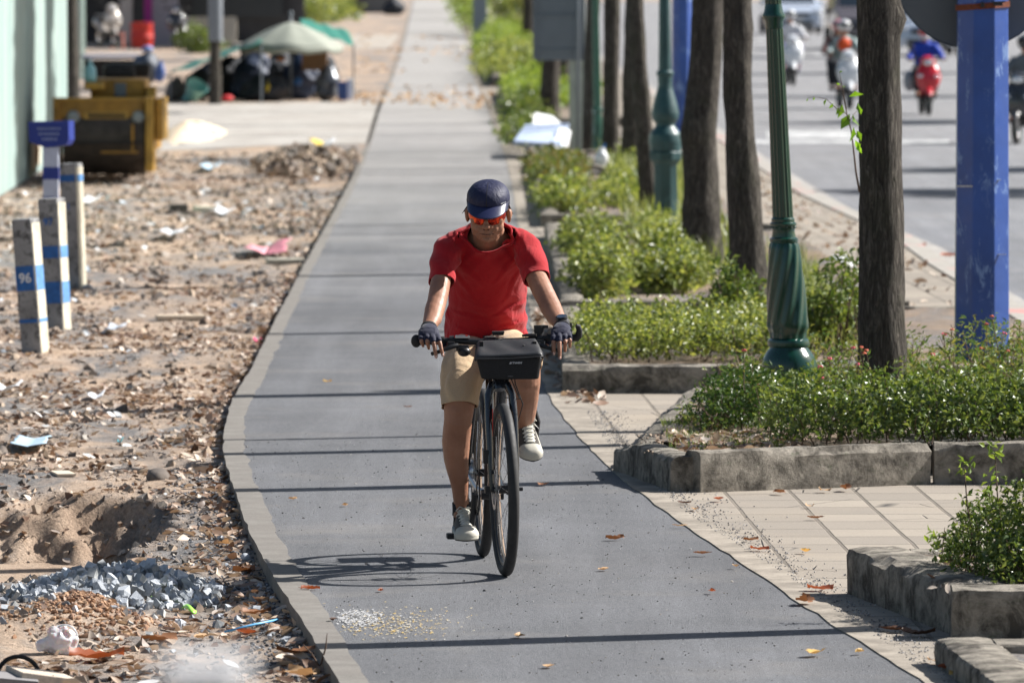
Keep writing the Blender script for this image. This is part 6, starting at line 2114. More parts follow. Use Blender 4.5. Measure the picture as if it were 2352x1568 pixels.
sh.tube([W(1168, 1.30, .66), W(1196, 1.292, .65), W(1211, 1.275, .625), W(1223, 1.22, .565), W(1236, 1.155, .505), W(1239, 1.138, .49)], [.050, .058, .063, .061, .058, .057], [.05, .058, .060, .058, .054, .05], ref=(1, 0, 0), n=22)
me = fuse(sh, .005, 22, .5)
def shirt_folds(p, n):
 x = p[:, 0] - xat(1118, Y0 + .8); z = p[:, 2]; y = p[:, 1] - Y0
 f = 0
 # folds running from the shoulders to the sternum and round the belly
 f = f + .0035 * np.sin(90 * (z - 1.2) + 60 * np.abs(x) + 4 * smoothnoise(p, 6, 1)) * np.clip((z - 1.16) / .1, 0, 1) * (np.abs(x) < .13)
 f = f + .0045 * np.sin(52 * z + 10 * x + 5 * smoothnoise(p, 5, 2)) * np.clip((1.12 - z) / .12, 0, 1)
 f = f + .005 * smoothnoise(p * np.array([1, 1, .6]), 11, 3) + .0025 * smoothnoise(p, 26, 4)
 def crease(x0, z0, x1, z1, w, dp):
  u = np.clip(((x - x0) * (x1 - x0) + (z - z0) * (z1 - z0)) / ((x1 - x0) ** 2 + (z1 - z0) ** 2), 0, 1)
  px_ = x - x0 - u * (x1 - x0) + .006 * np.sin(u * 5); pz_ = z - z0 - u * (z1 - z0)
  side = px_ * (z1 - z0) - pz_ * (x1 - x0)
  d_ = np.sqrt(px_ ** 2 + pz_ ** 2)
  return dp * np.exp(-(d_ / w) ** 2) * np.sign(side) * np.sin(math.pi * np.clip(u, .02, .98)) ** .5 * np.clip(d_ / w * 1.5, 0, 1)
 for c_ in ((-.125, 1.26, -.02, 1.13, .016, .006), (-.14, 1.22, -.06, 1.08, .015, .005), (.13, 1.26, .03, 1.14, .016, -.006), (.145, 1.20, .07, 1.07, .015, -.005), (-.04, 1.24, .01, 1.12, .014, .004), (-.15, 1.02, .0, .98, .014, .006), (.16, 1.06, .02, 1.0, .015, -.006), (.16, .98, .04, .95, .013, -.005), (-.15, .96, -.03, .93, .012, .004)):
  f = f + crease(*c_) * (y < .8)
 s_ = (np.abs(x) > .155)
 f = f + s_ * .003 * np.sin(70 * z + 40 * x)
 return f
displace(me, shirt_folds)
# the openings: hem, sleeves, neck
cut(me, W(1117, .900, .80), (0.07, -.25, -1), .6)
a_, b_ = W(1017, 1.21, .565), W(1013, 1.122, .49); cut(me, a_.lerp(b_, .74), b_ - a_, .088)
a_, b_ = W(1223, 1.22, .565), W(1239, 1.138, .49); cut(me, a_.lerp(b_, .74), b_ - a_, .092)
NC = W(1118, 1.33, .60); PA = W(1118, 1.320, .608); PN = Vector((0, -.87, .49)).normalized()
cut(me, NC, PN, .001)
bm = bmesh.new(); bm.from_mesh(me)
fs_ = [f for f in bm.faces if (f.calc_center_median() - NC).length < .118]
bmesh.ops.bisect_plane(bm, geom=list({v for f in fs_ for v in f.verts}) + list({e for f in fs_ for e in f.edges}) + fs_, plane_co=PA, plane_no=PN)
dl = [f for f in bm.faces if (f.calc_center_median() - NC).length < .118 and (f.calc_center_median() - PA).dot(PN) > 1e-5]
bmesh.ops.delete(bm, geom=dl, context='FACES')
bv_ = [v.co.copy() for v in bm.verts if v.is_boundary and (v.co - NC).length < .125 and abs((v.co - PA).dot(PN)) < .004]
cc = sum(bv_, Vector()) / max(1, len(bv_))
PV = PN.cross(Vector((1, 0, 0)))
bv_.sort(key=lambda q: math.atan2((q - cc).dot(PV), (q - cc).x))
rg = [bv_[int(i * len(bv_) / 44)] for i in range(44)] if len(bv_) > 44 else bv_
bm.to_mesh(me); bm.free()
for k in range(4): rg = [(rg[i - 1] + rg[i] * 2 + rg[(i + 1) % len(rg)]) / 4 for i in range(len(rg))]
ts = link_mesh('t_shirt', me, M_RED, rider, True, None); solid(ts, .0035)
MB().tube(rg + [rg[0], rg[1]], .0055, .0065, n=10).build('collar', M_RED, ts, True, None)
# collar rib

# --- khaki shorts
so_ = MB()
so_.tube([W(1117, .985, .93), W(1117, .95, .93), W(1117, .90, .93), W(1117, .85, .92)], [.148, .156, .163, .150], [.130, .138, .135, .11], ref=(1, 0, 0), n=28)
so_.tube([W(1085, .86, .88), W(1070, .81, .74), W(1062, .765, .66), W(1058, .70, .585), W(1055, .635, .54), W(1054, .59, .53)], [.100, .094, .088, .077, .071, .070], [.10, .094, .086, .076, .071, .07], ref=(1, 0, 0), n=24)
so_.tube([W(1150, .86, .88), W(1172, .845, .72), W(1188, .845, .60), W(1200, .84, .48), W(1204, .82, .42), W(1205, .79, .38)], [.105, .095, .088, .083, .080, .08], [.10, .094, .086, .080, .078, .078], ref=(1, 0, 0), n=24)
me = fuse(so_, .006, 7, .5)
def shorts_folds(p, n):
 z = p[:, 2]; x = p[:, 0]; y = p[:, 1] - Y0
 return .005 * smoothnoise(p * np.array([1, .5, 1]), 13, 5) + .0035 * np.sin(75 * (z * .8 - y * .9) + 30 * x + 3 * smoothnoise(p, 7, 6)) + .002 * smoothnoise(p, 30, 7)
displace(me, shorts_folds)
cut(me, W(1055, .645, .545), Vector((.03, -.35, -1)), .13)
cut(me, W(1203, .83, .44), W(1205, .79, .38) - W(1200, .85, .48), .13)
cut(me, W(1117, .975, .93), (0, -.1, 1), .25)
ss = link_mesh('shorts', me, M_KHAKI, rider, True, None); solid(ss, .003)
# waistband peeking under the shirt
mb = MB(); mb.tube([W(1117, .935, .93), W(1117, .975, .925)], [.158, .155], [.141, .139], ref=(1, 0, 0), n=40, cap=False)
o = mb.build('waistband', M_KHAKI, rider, True, None); solid(o, .004, 1)

# --- cap with brim, side cape
M_CAP = fabric('navy_nylon', (.008, .011, .045), weave=2000, rough=.6, wr=.6, wscale=38, wd=.008, spec=.4, sheen=0)
cp_ = MB(); vs = []; n, m_ = 48, 22
for i in range(m_ + 1):
 th = (math.pi / 2) * i / m_
 for j in range(n):
  a = 2 * math.pi * j / n
  r = math.sin(th) ** .78
  x = .0835 * r * math.cos(a); y = .100 * r * math.sin(a) + .015
  z = .040 + .067 * (math.cos(th) ** .84 if math.cos(th) > 0 else 0)
  seam = 1 - .012 * math.exp(-((math.cos(a)) / .03) ** 2) * (1 if math.sin(a) < 0 else 0)
  wv = 1 + .010 * math.sin(a * 9 + th * 4) * math.sin(th) * (1 if i > 6 else 0)
  vs.append(h(x * seam * wv, (y - .015) * seam * wv + .015, z))
for i, lo in enumerate((.034, .022)):
 for j in range(n):
  a = 2 * math.pi * j / n
  vs.append(h(.0838 * math.cos(a), .1005 * math.sin(a) + .015, lo))
fs = [(i * n + j, i * n + (j + 1) % n, (i + 1) * n + (j + 1) % n, (i + 1) * n + j) for i in range(m_ + 2) for j in range(n)]
cp_.add(vs, fs)
cap = cp_.build('cap', M_CAP, rider, True, None); solid(cap, .003, 1)
# brim
vs = []; n, k = 30, 10
for i in range(n + 1):
 a = math.pi + math.pi * (i / n)            # across the front half
 u = (i / n) * 2 - 1
 for j in range(k + 1):
  v = j / k
  x = .0850 * math.cos(a) * (1 - .03 * v)
  y = .1005 * math.sin(a) + .015 - v * .058 * (1 - u * u) ** .24 - .002
  z = .042 - v * .028 + .010 * (u * u) * (v * .8 + .1) + .004 * (1 - u * u)
  vs.append(h(x, y, z))
fs = [(i * (k + 1) + j, (i + 1) * (k + 1) + j, (i + 1) * (k + 1) + j + 1, i * (k + 1) + j + 1) for i in range(n) for j in range(k)]
o = MB().add(vs, fs).build('brim', fabric('navy_brim', (.010, .015, .062), weave=2000, rough=.4, wr=.1, wscale=20, wd=.004, spec=.5, sheen=0), cap, True, None); solid(o, .004)
# seams, button and tiny print
mb = MB()
mb.tube([h(0, -.0875 * math.sin(t_) ** .78 + .015 - .0015 - .012 * math.sin(t_),   .040 + .068 * max(0, math.cos(t_)) ** .84) for t_ in np.linspace(.02, 1.56, 16)], .0026, n=6)
mb.tube([h(.086 * math.cos(a), .102 * math.sin(a) + .015, .040) for a in np.linspace(math.pi * 1.02, math.pi * 1.98, 24)], .0022, n=6)
mb.build('seam', mat('navy_seam', (.003, .004, .014), .6), cap)
MB().ell(h(0, .015, .108), (.007, .007, .003), rot=HR, n=12, m=6).build('button', M_CAP, cap, True)
a = -1.0
pc_ = HM @ Matrix.Translation((.0635, -.054, .052)) @ Matrix.Rotation(rad(48), 4, 'Z') @ Matrix.Rotation(math.pi / 2, 4, 'X')
text_mesh('FORCLAZ', .0062, pc_ @ Matrix.Translation((0, 0, .0035)), 'lettering', mat('pale_print', (.62, .63, .65), .6), cap)
# neck cape hanging behind the ears
M_CAPE = mat('black_cape_cloth', (.010, .011, .014), .8)
vs = []; n, k = 24, 8
for i in range(n + 1):
 a = .07 * math.pi + (.86 * math.pi) * i / n
 for j in range(k + 1):
  v = j / k
  fl = 1 + .13 * v
  vs.append(h(.0840 * math.cos(a) * fl + v * (-.018 if math.cos(a) < -.5 else .004), .1000 * math.sin(a) * fl + .018 + .02 * v,   .010 - .064 * v + .012 * math.sin(a * 5) * v))
fs = [(i * (k + 1) + j, (i + 1) * (k + 1) + j, (i + 1) * (k + 1) + j + 1, i * (k + 1) + j + 1) for i in range(n) for j in range(k)]
o = MB().add(vs, fs).build('neck_cape', M_CAPE, cap, True, None); solid(o, .002)

# --- mirrored red sports glasses
t = NT('mirrored_red_lens')
c = t.ramp(t.noise(30, 4, .6, dist=1.5), [(.35, (.10, .006, .003)), (.5, (.55, .03, .008)), (.7, (.9, .16, .03))])
t._set('Base Color', c); t._set('Roughness', .12); t._set('Metallic', .75)
M_LENS = t.m
gls = None
for s in (-1, 1):
 vs = []; n, k = 18, 8
 for i in range(n + 1):
  u = i / n                      # from the nose outwards
  ang = .10 + u * 1.02
  for j in range(k + 1):
   v = j / k * 2 - 1
   hh = .020 * (1 - .55 * u ** 3) * (0.55 + .45 * min(1, u * 4))
   zc = -.007 + .006 * u - (.004 if u < .2 else 0)
   rx, ry = .0825, .102
   vs.append(h(s * rx * math.sin(ang), -ry * math.cos(ang) - .001 + .002 * v * v, zc + hh * v * (1 if v > 0 else 1.15)))
 fs = [(i * (k + 1) + j, (i + 1) * (k + 1) + j, (i + 1) * (k + 1) + j + 1, i * (k + 1) + j + 1) for i in range(n) for j in range(k)]
 if gls is None:
  mbf = MB()
  for s2 in (-1, 1):
   mbf.tube([h(0, -.0965, .012), h(s2 * .03, -.093, .020), h(s2 * .062, -.060, .018), h(s2 * .077, -.03, .010), h(s2 * .081, .02, .004)], [.0035, .003, .003, .004, .002], n=8)
   mbf.tube([h(s2 * .012, -.098, .004), h(s2 * .013, -.096, -.010)], .002, n=6)
  gls = mbf.build('sunglasses', mat('glasses_frame', (.012, .012, .014), .3), rider, True, 60)
 o = MB().add(vs, fs).build('lens', M_LENS, gls, True, None); solid(o, .0015)

# --- gloves, watch
M_GLV = fabric('navy_glove', (.008, .010, .032), weave=1500, rough=.7, wr=.4, wscale=40, wd=.004)
for s in (-1, 1):
 wr, ks, pc, chains, th, palm = HANDS[s]
 g_mb = MB()
 off = Vector((0, 0, 0))
 p0 = [wr + (wr - pc) * .10] + palm[0]
 g_mb.tube(p0, [.030] + [r + .0030 for r in palm[1]], [.0245] + [r + .0035 for r in palm[2]], ref=(1, 0, 0), n=20)
 for i, (pts, rr_) in enumerate(chains):
  q = pts[3].lerp(pts[4], -.15 if i < 2 else .5)
  g_mb.tube([pts[0], pts[1], pts[2], q], [rr_[0] + .004, rr_[1] + .0036, rr_[2] + .0034, rr_[3] + .0026], n=12)
  g_mb.ell(pts[1] + Vector((0, -.002, .003)), (.0105, .009, .008), n=10, m=7)
 g_mb.tube(th[0][:3], [r + .003 for r in th[1][:3]], n=12)
 me = fuse(g_mb, .0028, 3, .5)
 displace(me, lambda p, n: .0010 * smoothnoise(p, 90, 8) + .0012 * smoothnoise(p, 45, 9))
 gl_o = link_mesh('glove', me, M_GLV, rider, True, None)
 ax = (wr - pc).normalized()
 if True:
  c0 = wr + ax * .004
  mb = MB(); mb.tube([c0 - ax * .008, c0 - ax * .006, c0 + ax * .010, c0 + ax * .012], [.030, .033, .0325, .029], [.025, .028, .0275, .024], ref=(1, 0, 0), n=24)
  mb.build('cuff', mat('black_cuff', (.012, .012, .014), .8), gl_o, True, 40)
wr = HANDS[1][0]; pc = HANDS[1][2]; ax = (wr - pc).normalized()
wc = wr + ax * .030
mb = MB(); mb.tube([wc - ax * .010, wc + ax * .010], [.0300, .0305], [.0275, .028], ref=(1, 0, 0), n=28)
wt = mb.build('watch', mat('black_strap', (.012, .012, .014), .5), rider, True, 40)
up = Vector((-.10, -.75, .65)).normalized(); up = (up - ax * up.dot(ax)).normalized()
fc = wc + up * .030
mb = MB(); mb.tube([fc - up * .006, fc + up * .004, fc + up * .006], [.0235, .0235, .021], n=32); mb.build('watch_case', mat('dark_case', (.03, .033, .04), .25, metal=.6), wt, True, 35)
mb = MB(); mb.tube([fc + up * .006, fc + up * .0072], [.0190, .0185], n=32); mb.build('watch_glass', mat('watch_glass', (.01, .015, .03), .08, coat=1), wt, True, 35)
mb = MB(); q = wc + Vector((.032, 0, -.004)); mb.box(q, (.014, .016, .022), bev=.004); mb.build('buckle', mat('black_strap', (.012, .012, .014), .5), wt)

# --- shoes
M_CANV = fabric('charcoal_canvas', (.075, .068, .060), weave=900, rough=.9, wr=.3, wscale=40, wd=.004)
M_SOLE = mat('offwhite_rubber', (.50, .48, .41), .6, var=.12, scale=30, bump=.1)
M_LACE = mat('offwhite_laces', (.66, .64, .56), .85, var=.1)
M_TONG = mat('tongue_canvas', (.55, .54, .48), .9, var=.12)
def shoe(M, side):
 'local: toe at -Y, sole underside z=0, heel at +Y; origin under the ankle'
 def outline(y):
  'half width along the foot, y from -.17 toe to .09 heel'
  t_ = (y + .175) / .265
  return .049 * (1 - abs(2 * t_ - .72) ** 2.6 * .30) * (max(0, min(1, (t_ + .001) / .12)) ** .42) * (max(0, min(1, (1.001 - t_) / .10)) ** .42)
 ysn = [-.175 + .265 * i / 26 for i in range(27)]
 def cx(y): return side * (.008 * math.sin((y + .175) / .265 * math.pi))
 def slabs(z0, z1, grow):
  L = [(cx(y) - max(.004, outline(y)) - grow, y) for y in ysn]; R = [(cx(y) + max(.004, outline(y)) + grow, y) for y in reversed(ysn)]
  return L + R
 mb = MB(); mb.prism(slabs(0, 1, .002), .004, .026, M); 
 sole = mb.build('shoe_sole', M_SOLE, sh_o, True, 40)
 b_ = sole.modifiers.new('bevel', 'BEVEL'); b_.width = .004; b_.segments = 3; b_.limit_method = 'ANGLE'
 mb = MB(); mb.prism(slabs(0, 1, -.001), .0, .005, M); mb.build('outsole', M_RUB, sh_o)
 return ysn, outline, cx
def shoe_full(M, side, lab=None):
 global sh_o
 up = MB()
 Y_ = [-.168, -.15, -.125, -.09, -.055, -.02, .02, .055, .082]
 Hh = [.034, .044, .050, .056, .070, .088, .094, .086, .080]
 Wd = [.022, .037, .043, .045, .042, .038, .034, .033, .026]
 vs = []; n = 22; k = len(Y_)
 for y, hh, w in zip(Y_, Hh, Wd):
  c0 = side * (.008 * math.sin((y + .175) / .265 * math.pi))
  for j in range(n):
   a = math.pi * j / (n - 1)
   cx_ = math.cos(a); sz = math.sin(a)
   xx = math.copysign(abs(cx_) ** .75, cx_) * w
   vs.append((c0 + xx, y, .022 + (hh - .022) * sz ** .8))
 fs = [(i * n + j, (i + 1) * n + j, (i + 1) * n + j + 1, i * n + j + 1) for i in range(k - 1) for j in range(n - 1)]
 fs += [tuple(range(n)), tuple((k - 1) * n + j for j in range(n - 1, -1, -1))]
 up.add(vs, fs, M)
 sh_o = up.build('shoe', M_CANV, rider, True, 60)
 shoe(M, side)
 # rubber toe cap
 tc = MB(); vs = []
 Yt = [-.1745, -.168, -.155, -.138, -.122]; Ht = [.028, .038, .0465, .0505, .053]; Wt = [.012, .0275, .0385, .0435, .0460]
 for y, hh, w in zip(Yt, Ht, Wt):
  c0 = side * (.008 * math.sin((y + .175) / .265 * math.pi))
  for j in range(n):
   a = math.pi * j / (n - 1); cx_ = math.cos(a)
   vs.append((c0 + math.copysign(abs(cx_) ** .75, cx_) * (w + .0012), y, .020 + (hh + .0015 - .020) * math.sin(a) ** .8))
 fs = [(i * n + j, (i + 1) * n + j, (i + 1) * n + j + 1, i * n + j + 1) for i in range(4) for j in range(n - 1)] + [tuple(range(n))]
 tc.add(vs, fs, M); tc.build('toe_cap', M_SOLE, sh_o, True, 60)
 # tongue
 tg = MB(); pts = [(0, -.118, .056), (0, -.085, .062), (0, -.05, .078), (0, -.015, .098), (0, .004, .115)]
 tg.tube([M @ Vector((side * .006, b, c)) for a, b, c in pts], [.019, .019, .020, .022, .024], [.005, .006, .006, .005, .004], ref=M.to_3x3() @ Vector((1, 0, 0)), n=12)
 tg.build('tongue', M_TONG, sh_o, True, 60)
 # laces
 lc = MB()
 rows = [(-.105, .0605), (-.088, .066), (-.071, .0735), (-.054, .082), (-.037, .0915), (-.020, .100)]
 for i, (y, z) in enumerate(rows):
  hw = .022 + .001 * i
  lc.tube([M @ Vector((side * .006 - hw, y + .004, z - .008)), M @ Vector((side * .006 - hw * .4, y, z + .003)), M @ Vector((side * .006 + hw * .4, y, z + .003)), M @ Vector((side * .006 + hw, y + .004, z - .008))], .0030, n=7)
  if i < 5:
   y2, z2_ = rows[i + 1]
   lc.tube([M @ Vector((side * .006 - hw, y + .004, z - .007)), M @ Vector((side * .006, (y + y2) / 2, z + .008)), M @ Vector((side * .006 + hw, y2 + .004, z2_ - .007))], .0026, n=7)
 top = Vector((side * .006, -.018, .108))
 for sx in (-1, 1):
  lc.tube([M @ top, M @ (top + Vector((sx * .018, -.006, .008))), M @ (top + Vector((sx * .034, -.010, -.008))), M @ (top + Vector((sx * .020, -.012, -.012))), M @ top], .0024, n=7)
  lc.tube([M @ top, M @ (top + Vector((sx * .02, -.014, -.012))), M @ (top + Vector((sx * .034, -.018, -.030)))], .0022, n=7)
 lc.build('laces', M_LACE, sh_o, True, 60)
 # heel collar
 MB().tube([M @ Vector((0, .035, .072)), M @ Vector((0, .035, .092))], [.036, .035], [.045, .044], ref=M.to_3x3() @ Vector((1, 0, 0)), n=22, cap=False).build('heel_collar', M_CANV, sh_o, True, None)
 for z in (.010, .017):
  pass
 return sh_o
lp = BM @ (cl + Vector((-.058, 0, .010)))
a1 = W(1060, .19, .71)
# left (low) foot: sole flat-ish on the pedal
M1 = Matrix.Translation((xat(1060, lp.y), lp.y + .085, lp.z - .008)) @ Matrix.Rotation(rad(7), 4, 'Z') @ Matrix.Rotation(rad(6), 4, 'X')
shoe_full(M1, 1)
rp = BM @ (cr + Vector((.055, 0, .012)))
M2 = Matrix.Translation((xat(1209, rp.y), rp.y + .075, rp.z + .045)) @ Matrix.Rotation(rad(10), 4, 'Z') @ Matrix.Rotation(rad(30), 4, 'X')
shoe_full(M2, -1)
MB().tube([a1 + Vector((.004, .015, -.02)), a1 + Vector((0, .0, .03)), a1 + Vector((0, -.004, .055))], [.036, .0375, .0385], [.042, .041, .0415], n=22).build('sock', mat('black_sock', (.012, .012, .016), .9), rider, True, None)
# ------------------------------------------------------------------ traffic on the road
ZR = -.125
M_RUBR = mat('road_tyre', (.02, .02, .02), .8)
M_CHROME = mat('chrome', (.6, .6, .6), .15, metal=1)
M_LAMPG = mat('headlamp_glass', (.8, .82, .85), .08, metal=.7)
def scooter(label, pos, yaw, colm, group='scooters riding on the road'):
 t = thing('scooter', label, 'scooter', pos, group)
 M = Matrix.Translation(pos) @ Matrix.Rotation(yaw, 4, 'Z')
 for y, nm in ((-.62, 'front_wheel'), (.62, 'rear_wheel')):
  w = MB().torus((0, y, .24), .20, .045, 'X', 40, 12, M=M).build(nm, M_RUBR, t, True, 60)
  MB().torus((0, y, .24), .13, .022, 'X', 30, 8, M=M).build('rim', M_CHROME, w, True, 60)
 mb = MB()
 mb.tube([(0, -.80, .36), (0, -.70, .48), (0, -.58, .50), (0, -.42, .44)], [.04, .065, .07, .04], [.03, .03, .03, .03], ref=(1, 0, 0), n=14, M=M)
 mb.build('front_fender', colm, t, True, 50)
 mb = MB()
 mb.tube([(0, -.55, .42), (0, -.56, .55), (0, -.53, .70), (0, -.47, .86), (0, -.42, .96)], [.10, .20, .235, .19, .12], [.04, .07, .08, .08, .06], ref=(1, 0, 0), n=20, M=M)
 mb.build('front_apron', colm, t, True, 50)
 for s in (-1, 1):
  MB().tube([M @ Vector((s * .05, -.62, .24)), M @ Vector((s * .06, -.52, .60))], .02, n=8).build('fork_leg', M_BLKM, t, True)
  MB().ell((s * .15, -.585, .72), (.05, .03, .035), M=M).build('indicator', M_LAMPG, t, True)
 mb = MB(); mb.tube([(0, -.50, .90), (0, -.47, 1.0), (0, -.42, 1.05)], [.12, .15, .10], [.07, .09, .06], ref=(1, 0, 0), n=16, M=M)
 mb.build('handlebar_cover', colm, t, True, 50)
 MB().ell((0, -.555, .965), (.095, .04, .055), M=M, n=16, m=10).build('headlight', M_LAMPG, t, True)
 MB().tube([(-.36, -.36, 1.02), (-.2, -.42, 1.03), (.2, -.42, 1.03), (.36, -.36, 1.02)], .017, n=8, M=M).build('handlebar', M_RUBR, t, True)
 for s in (-1, 1):
  mb = MB(); mb.tube([(s * .22, -.42, 1.04), (s * .30, -.44, 1.20)], .008, n=6, M=M); mb.ell((s * .31, -.44, 1.24), (.06, .018, .045), M=M, n=12, m=8); mb.build('mirror', M_BLKM, t, True)
 mb = MB(); mb.box((0, -.10, .30), (.28, .50, .08), M=M, bev=.02); mb.build('floorboard', M_BLKM, t)
 mb = MB(); mb.tube([(0, .10, .36), (0, .30, .56), (0, .62, .62), (0, .86, .68)], [.15, .17, .16, .08], [.10, .14, .13, .06], ref=(1, 0, 0), n=18, M=M); mb.build('rear_body', colm, t, True, 50)
 mb = MB(); mb.tube([(0, .08, .72), (0, .35, .76), (0, .75, .79)], [.12, .14, .11], [.05, .05, .04], ref=(1, 0, 0), n=16, M=M); mb.build('seat', M_RUBR, t, True, 50)
 return t

def moto_rider(label, pos, yaw, m_top, m_leg, m_helm, scale=1.0, mask=None, back=0.0, hands=True, vest=None):
 'seated figure, local frame as the scooter'
 t = thing('person', label, 'person', pos)
 M = Matrix.Translation(pos) @ Matrix.Rotation(yaw, 4, 'Z') @ Matrix.Translation((0, back, 0))
 b = MB()
 X_ = (1, 0, 0)
 ref = M.to_3x3() @ Vector(X_)
 def T(pts, ra, rb=None, n=14): b.tube([M @ Vector(p) for p in pts], ra, rb, ref, n)
 T([(0, .22, .84), (0, .20, 1.0), (0, .16, 1.15), (0, .13, 1.27), (0, .11, 1.33)], [.16, .15, .17, .17, .07], [.11, .11, .11, .09, .06], 18)
 T([(0, .12, 1.30), (0, .08, 1.42)], [.055, .055])
 b.ell(M @ Vector((0, .05, 1.47)), (.075, .092, .11))
 for s in (-1, 1):
  hx, hy, hz = (s * .30, -.33, 1.02) if hands else (s * .16, -.12, 1.0)
  T([(s * .17, .13, 1.27), (s * .27, .02, 1.10), (s * .29, -.04, 1.05), (hx, hy + .05, hz), (hx, hy, hz)], [.055, .045, .042, .03, .026])
  b.ell(M @ Vector((hx, hy - .02, hz)), (.035, .045, .025))
  for k in range(4):
   T([(hx + s * (k - 1.5) * .018, hy - .04, hz + .005), (hx + s * (k - 1.5) * .018, hy - .07, hz - .01), (hx + s * (k - 1.5) * .018, hy - .06, hz - .035)], [.010, .010, .008], n=7)
  T([(hx - s * .03, hy, hz), (hx - s * .045, hy - .03, hz - .02)], [.012, .010], n=7)
  T([(s * .09, .22, .84), (s * .16, -.05, .83), (s * .19, -.20, .80), (s * .18, -.19, .60), (s * .16, -.12, .42)], [.09, .08, .062, .055, .04])
  T([(s * .16, -.10, .40), (s * .16, -.12, .38), (s * .17, -.24, .365)], [.04, .042, .032])
 me = fuse(b, .014, 3)
 link_mesh('body', me, M_SKIN, t, True, None)
 b = MB()
 T([(0, .22, .82), (0, .20, 1.0), (0, .16, 1.16), (0, .13, 1.28), (0, .11, 1.345)], [.185, .18, .20, .195, .085], [.135, .135, .13, .11, .075], 20)
 for s in (-1, 1):
  hx, hy, hz = (s * .30, -.33, 1.02) if hands else (s * .16, -.12, 1.0)
  T([(s * .15, .13, 1.27), (s * .27, .02, 1.10), (s * .295, -.04, 1.05), (hx, hy + .08, hz)], [.075, .066, .058, .042])
 me = fuse(b, .016, 4); displace(me, lambda p, n: .012 * smoothnoise(p, 9, 3))
 link_mesh('jacket', me, m_top, t, True, None)
 b = MB()
 for s in (-1, 1):
  T([(s * .08, .24, .84), (s * .16, -.05, .83), (s * .19, -.21, .80), (s * .18, -.19, .60), (s * .16, -.125, .45)], [.105, .095, .078, .070, .06])
 me = fuse(b, .016, 4); displace(me, lambda p, n: .008 * smoothnoise(p, 9, 5))
 link_mesh('trousers', me, m_leg, t, True, None)
 c = M @ Vector((0, .065, 1.525))
 mb = MB(); mb.ell(c, (.125, .145, .12), rot=M.to_3x3(), n=24, m=14)
 hl = mb.build('helmet', m_helm, t, True)
 mb = MB(); mb.tube([M @ Vector((-.09, -.05, 1.545)), M @ Vector((0, -.10, 1.55)), M @ Vector((.09, -.05, 1.545))], [.03, .035, .03], [.02, .02, .02], ref=(0, 0, 1), n=10); mb.build('visor', M_BLKM, hl, True)
 if mask:
  MB().ell(M @ Vector((0, -.015, 1.43)), (.068, .05, .055), rot=M.to_3x3(), n=16, m=10).build('face_mask', mask, t, True)
 if vest:
  MB().ell(M @ Vector((0, .06, 1.18)), (.13, .09, .13), rot=M.to_3x3(), n=16, m=10).build('shirt_front', vest, t, True)
 mb = MB()
 for s in (-1, 1):
  mb.tube([M @ Vector((s * .16, -.06, .345)), M @ Vector((s * .165, -.16, .36)), M @ Vector((s * .17, -.27, .35))], [.045, .05, .035], [.03, .04, .028], ref=ref, n=12)
 mb.build('shoes', m_leg, t, True)
 return t
def place(px, py):
 g = G(px, py, ZR); return (g.x, g.y, ZR)
M_REDP = mat('red_scooter_paint', (.55, .012, .025), .2, coat=.8)
M_WHP = mat('white_scooter_paint', (.72, .74, .76), .2, coat=.8)
M_DKP = mat('dark_scooter_paint', (.03, .03, .035), .25, coat=.8)
M_BLJ = mat('blue_jacket', (.012, .055, .42), .8)
M_GRJ = mat('grey_green_jacket', (.28, .36, .36), .85)
M_GRY = mat('grey_jacket', (.13, .15, .17), .85)
M_DKT = mat('dark_trousers', (.02, .022, .03), .9)
M_ORG = mat('orange_shirt', (.7, .09, .02), .8)
M_HLW = mat('white_helmet', (.6, .62, .64), .2, coat=.6)
M_HLR = mat('red_helmet', (.5, .03, .04), .25, coat=.6)
M_HLB = mat('dark_helmet', (.04, .045, .05), .25, coat=.6)
M_HLP = mat('pink_helmet', (.5, .2, .24), .3, coat=.6)
M_WHR = mat('white_rain_top', (.62, .63, .66), .7)
S_ = []
p = place(2125, 264); a = scooter('bright red scooter on the road between the near tree trunk and the blue pole', p, rad(3), M_REDP); b = moto_rider('scooter rider in a royal blue jacket with red helmet on the red scooter', p, rad(3), M_BLJ, M_DKT, M_HLR, mask=M_FOAM); S_ += [(a, .87), (b, .87)]
MB().ell((-.27, .35, .62), (.12, .3, .2), M=Matrix.Translation(p)).build('side_bag', mat('grey_sack2', (.30, .31, .34), .7), a, True)
p = place(1940, 250); a = scooter('white scooter carrying two people, left of the near tree trunk', p, rad(6), M_WHP); b = moto_rider('scooter rider with white helmet and orange shirt front on the white scooter', p, rad(6), M_GRJ, M_DKT, M_HLW, vest=M_ORG); c = moto_rider('passenger in pink helmet sitting behind the rider of the white scooter', (p[0] - .03, p[1], p[2]), rad(7), mat('pink_brown_top', (.20, .10, .09), .9), M_DKT, M_HLP, back=.45, hands=False); S_ += [(a, .9), (b, .9), (c, .9)]
p = place(1815, 196); a = scooter('white scooter partly hidden behind the twisted green lamp post', p, rad(4), M_WHP); b = moto_rider('rider in white top on the scooter half hidden by the green lamp post', p, rad(4), M_WHR, mat('violet_trousers', (.16, .15, .30), .9), M_HLW); S_ += [(a, .9), (b, .9)]
p = place(2352, 330); a = scooter('dark motorbike cut by the right edge of the photo', p, rad(-14), M_DKP); b = moto_rider('rider in grey top and dark helmet at the right edge of the photo', p, rad(-14), M_GRY, mat('brown_shorts', (.16, .075, .06), .9), M_HLB); S_ += [(a, .9), (b, .9)]
c = moto_rider('second rider in dark helmet behind the one at the right edge', (p[0] + .05, p[1], p[2]), rad(-14), M_DKT, M_DKT, M_HLB, back=.45, hands=False); S_ += [(c, .9)]
for o, s in S_:
 o.scale = (s, s, s)
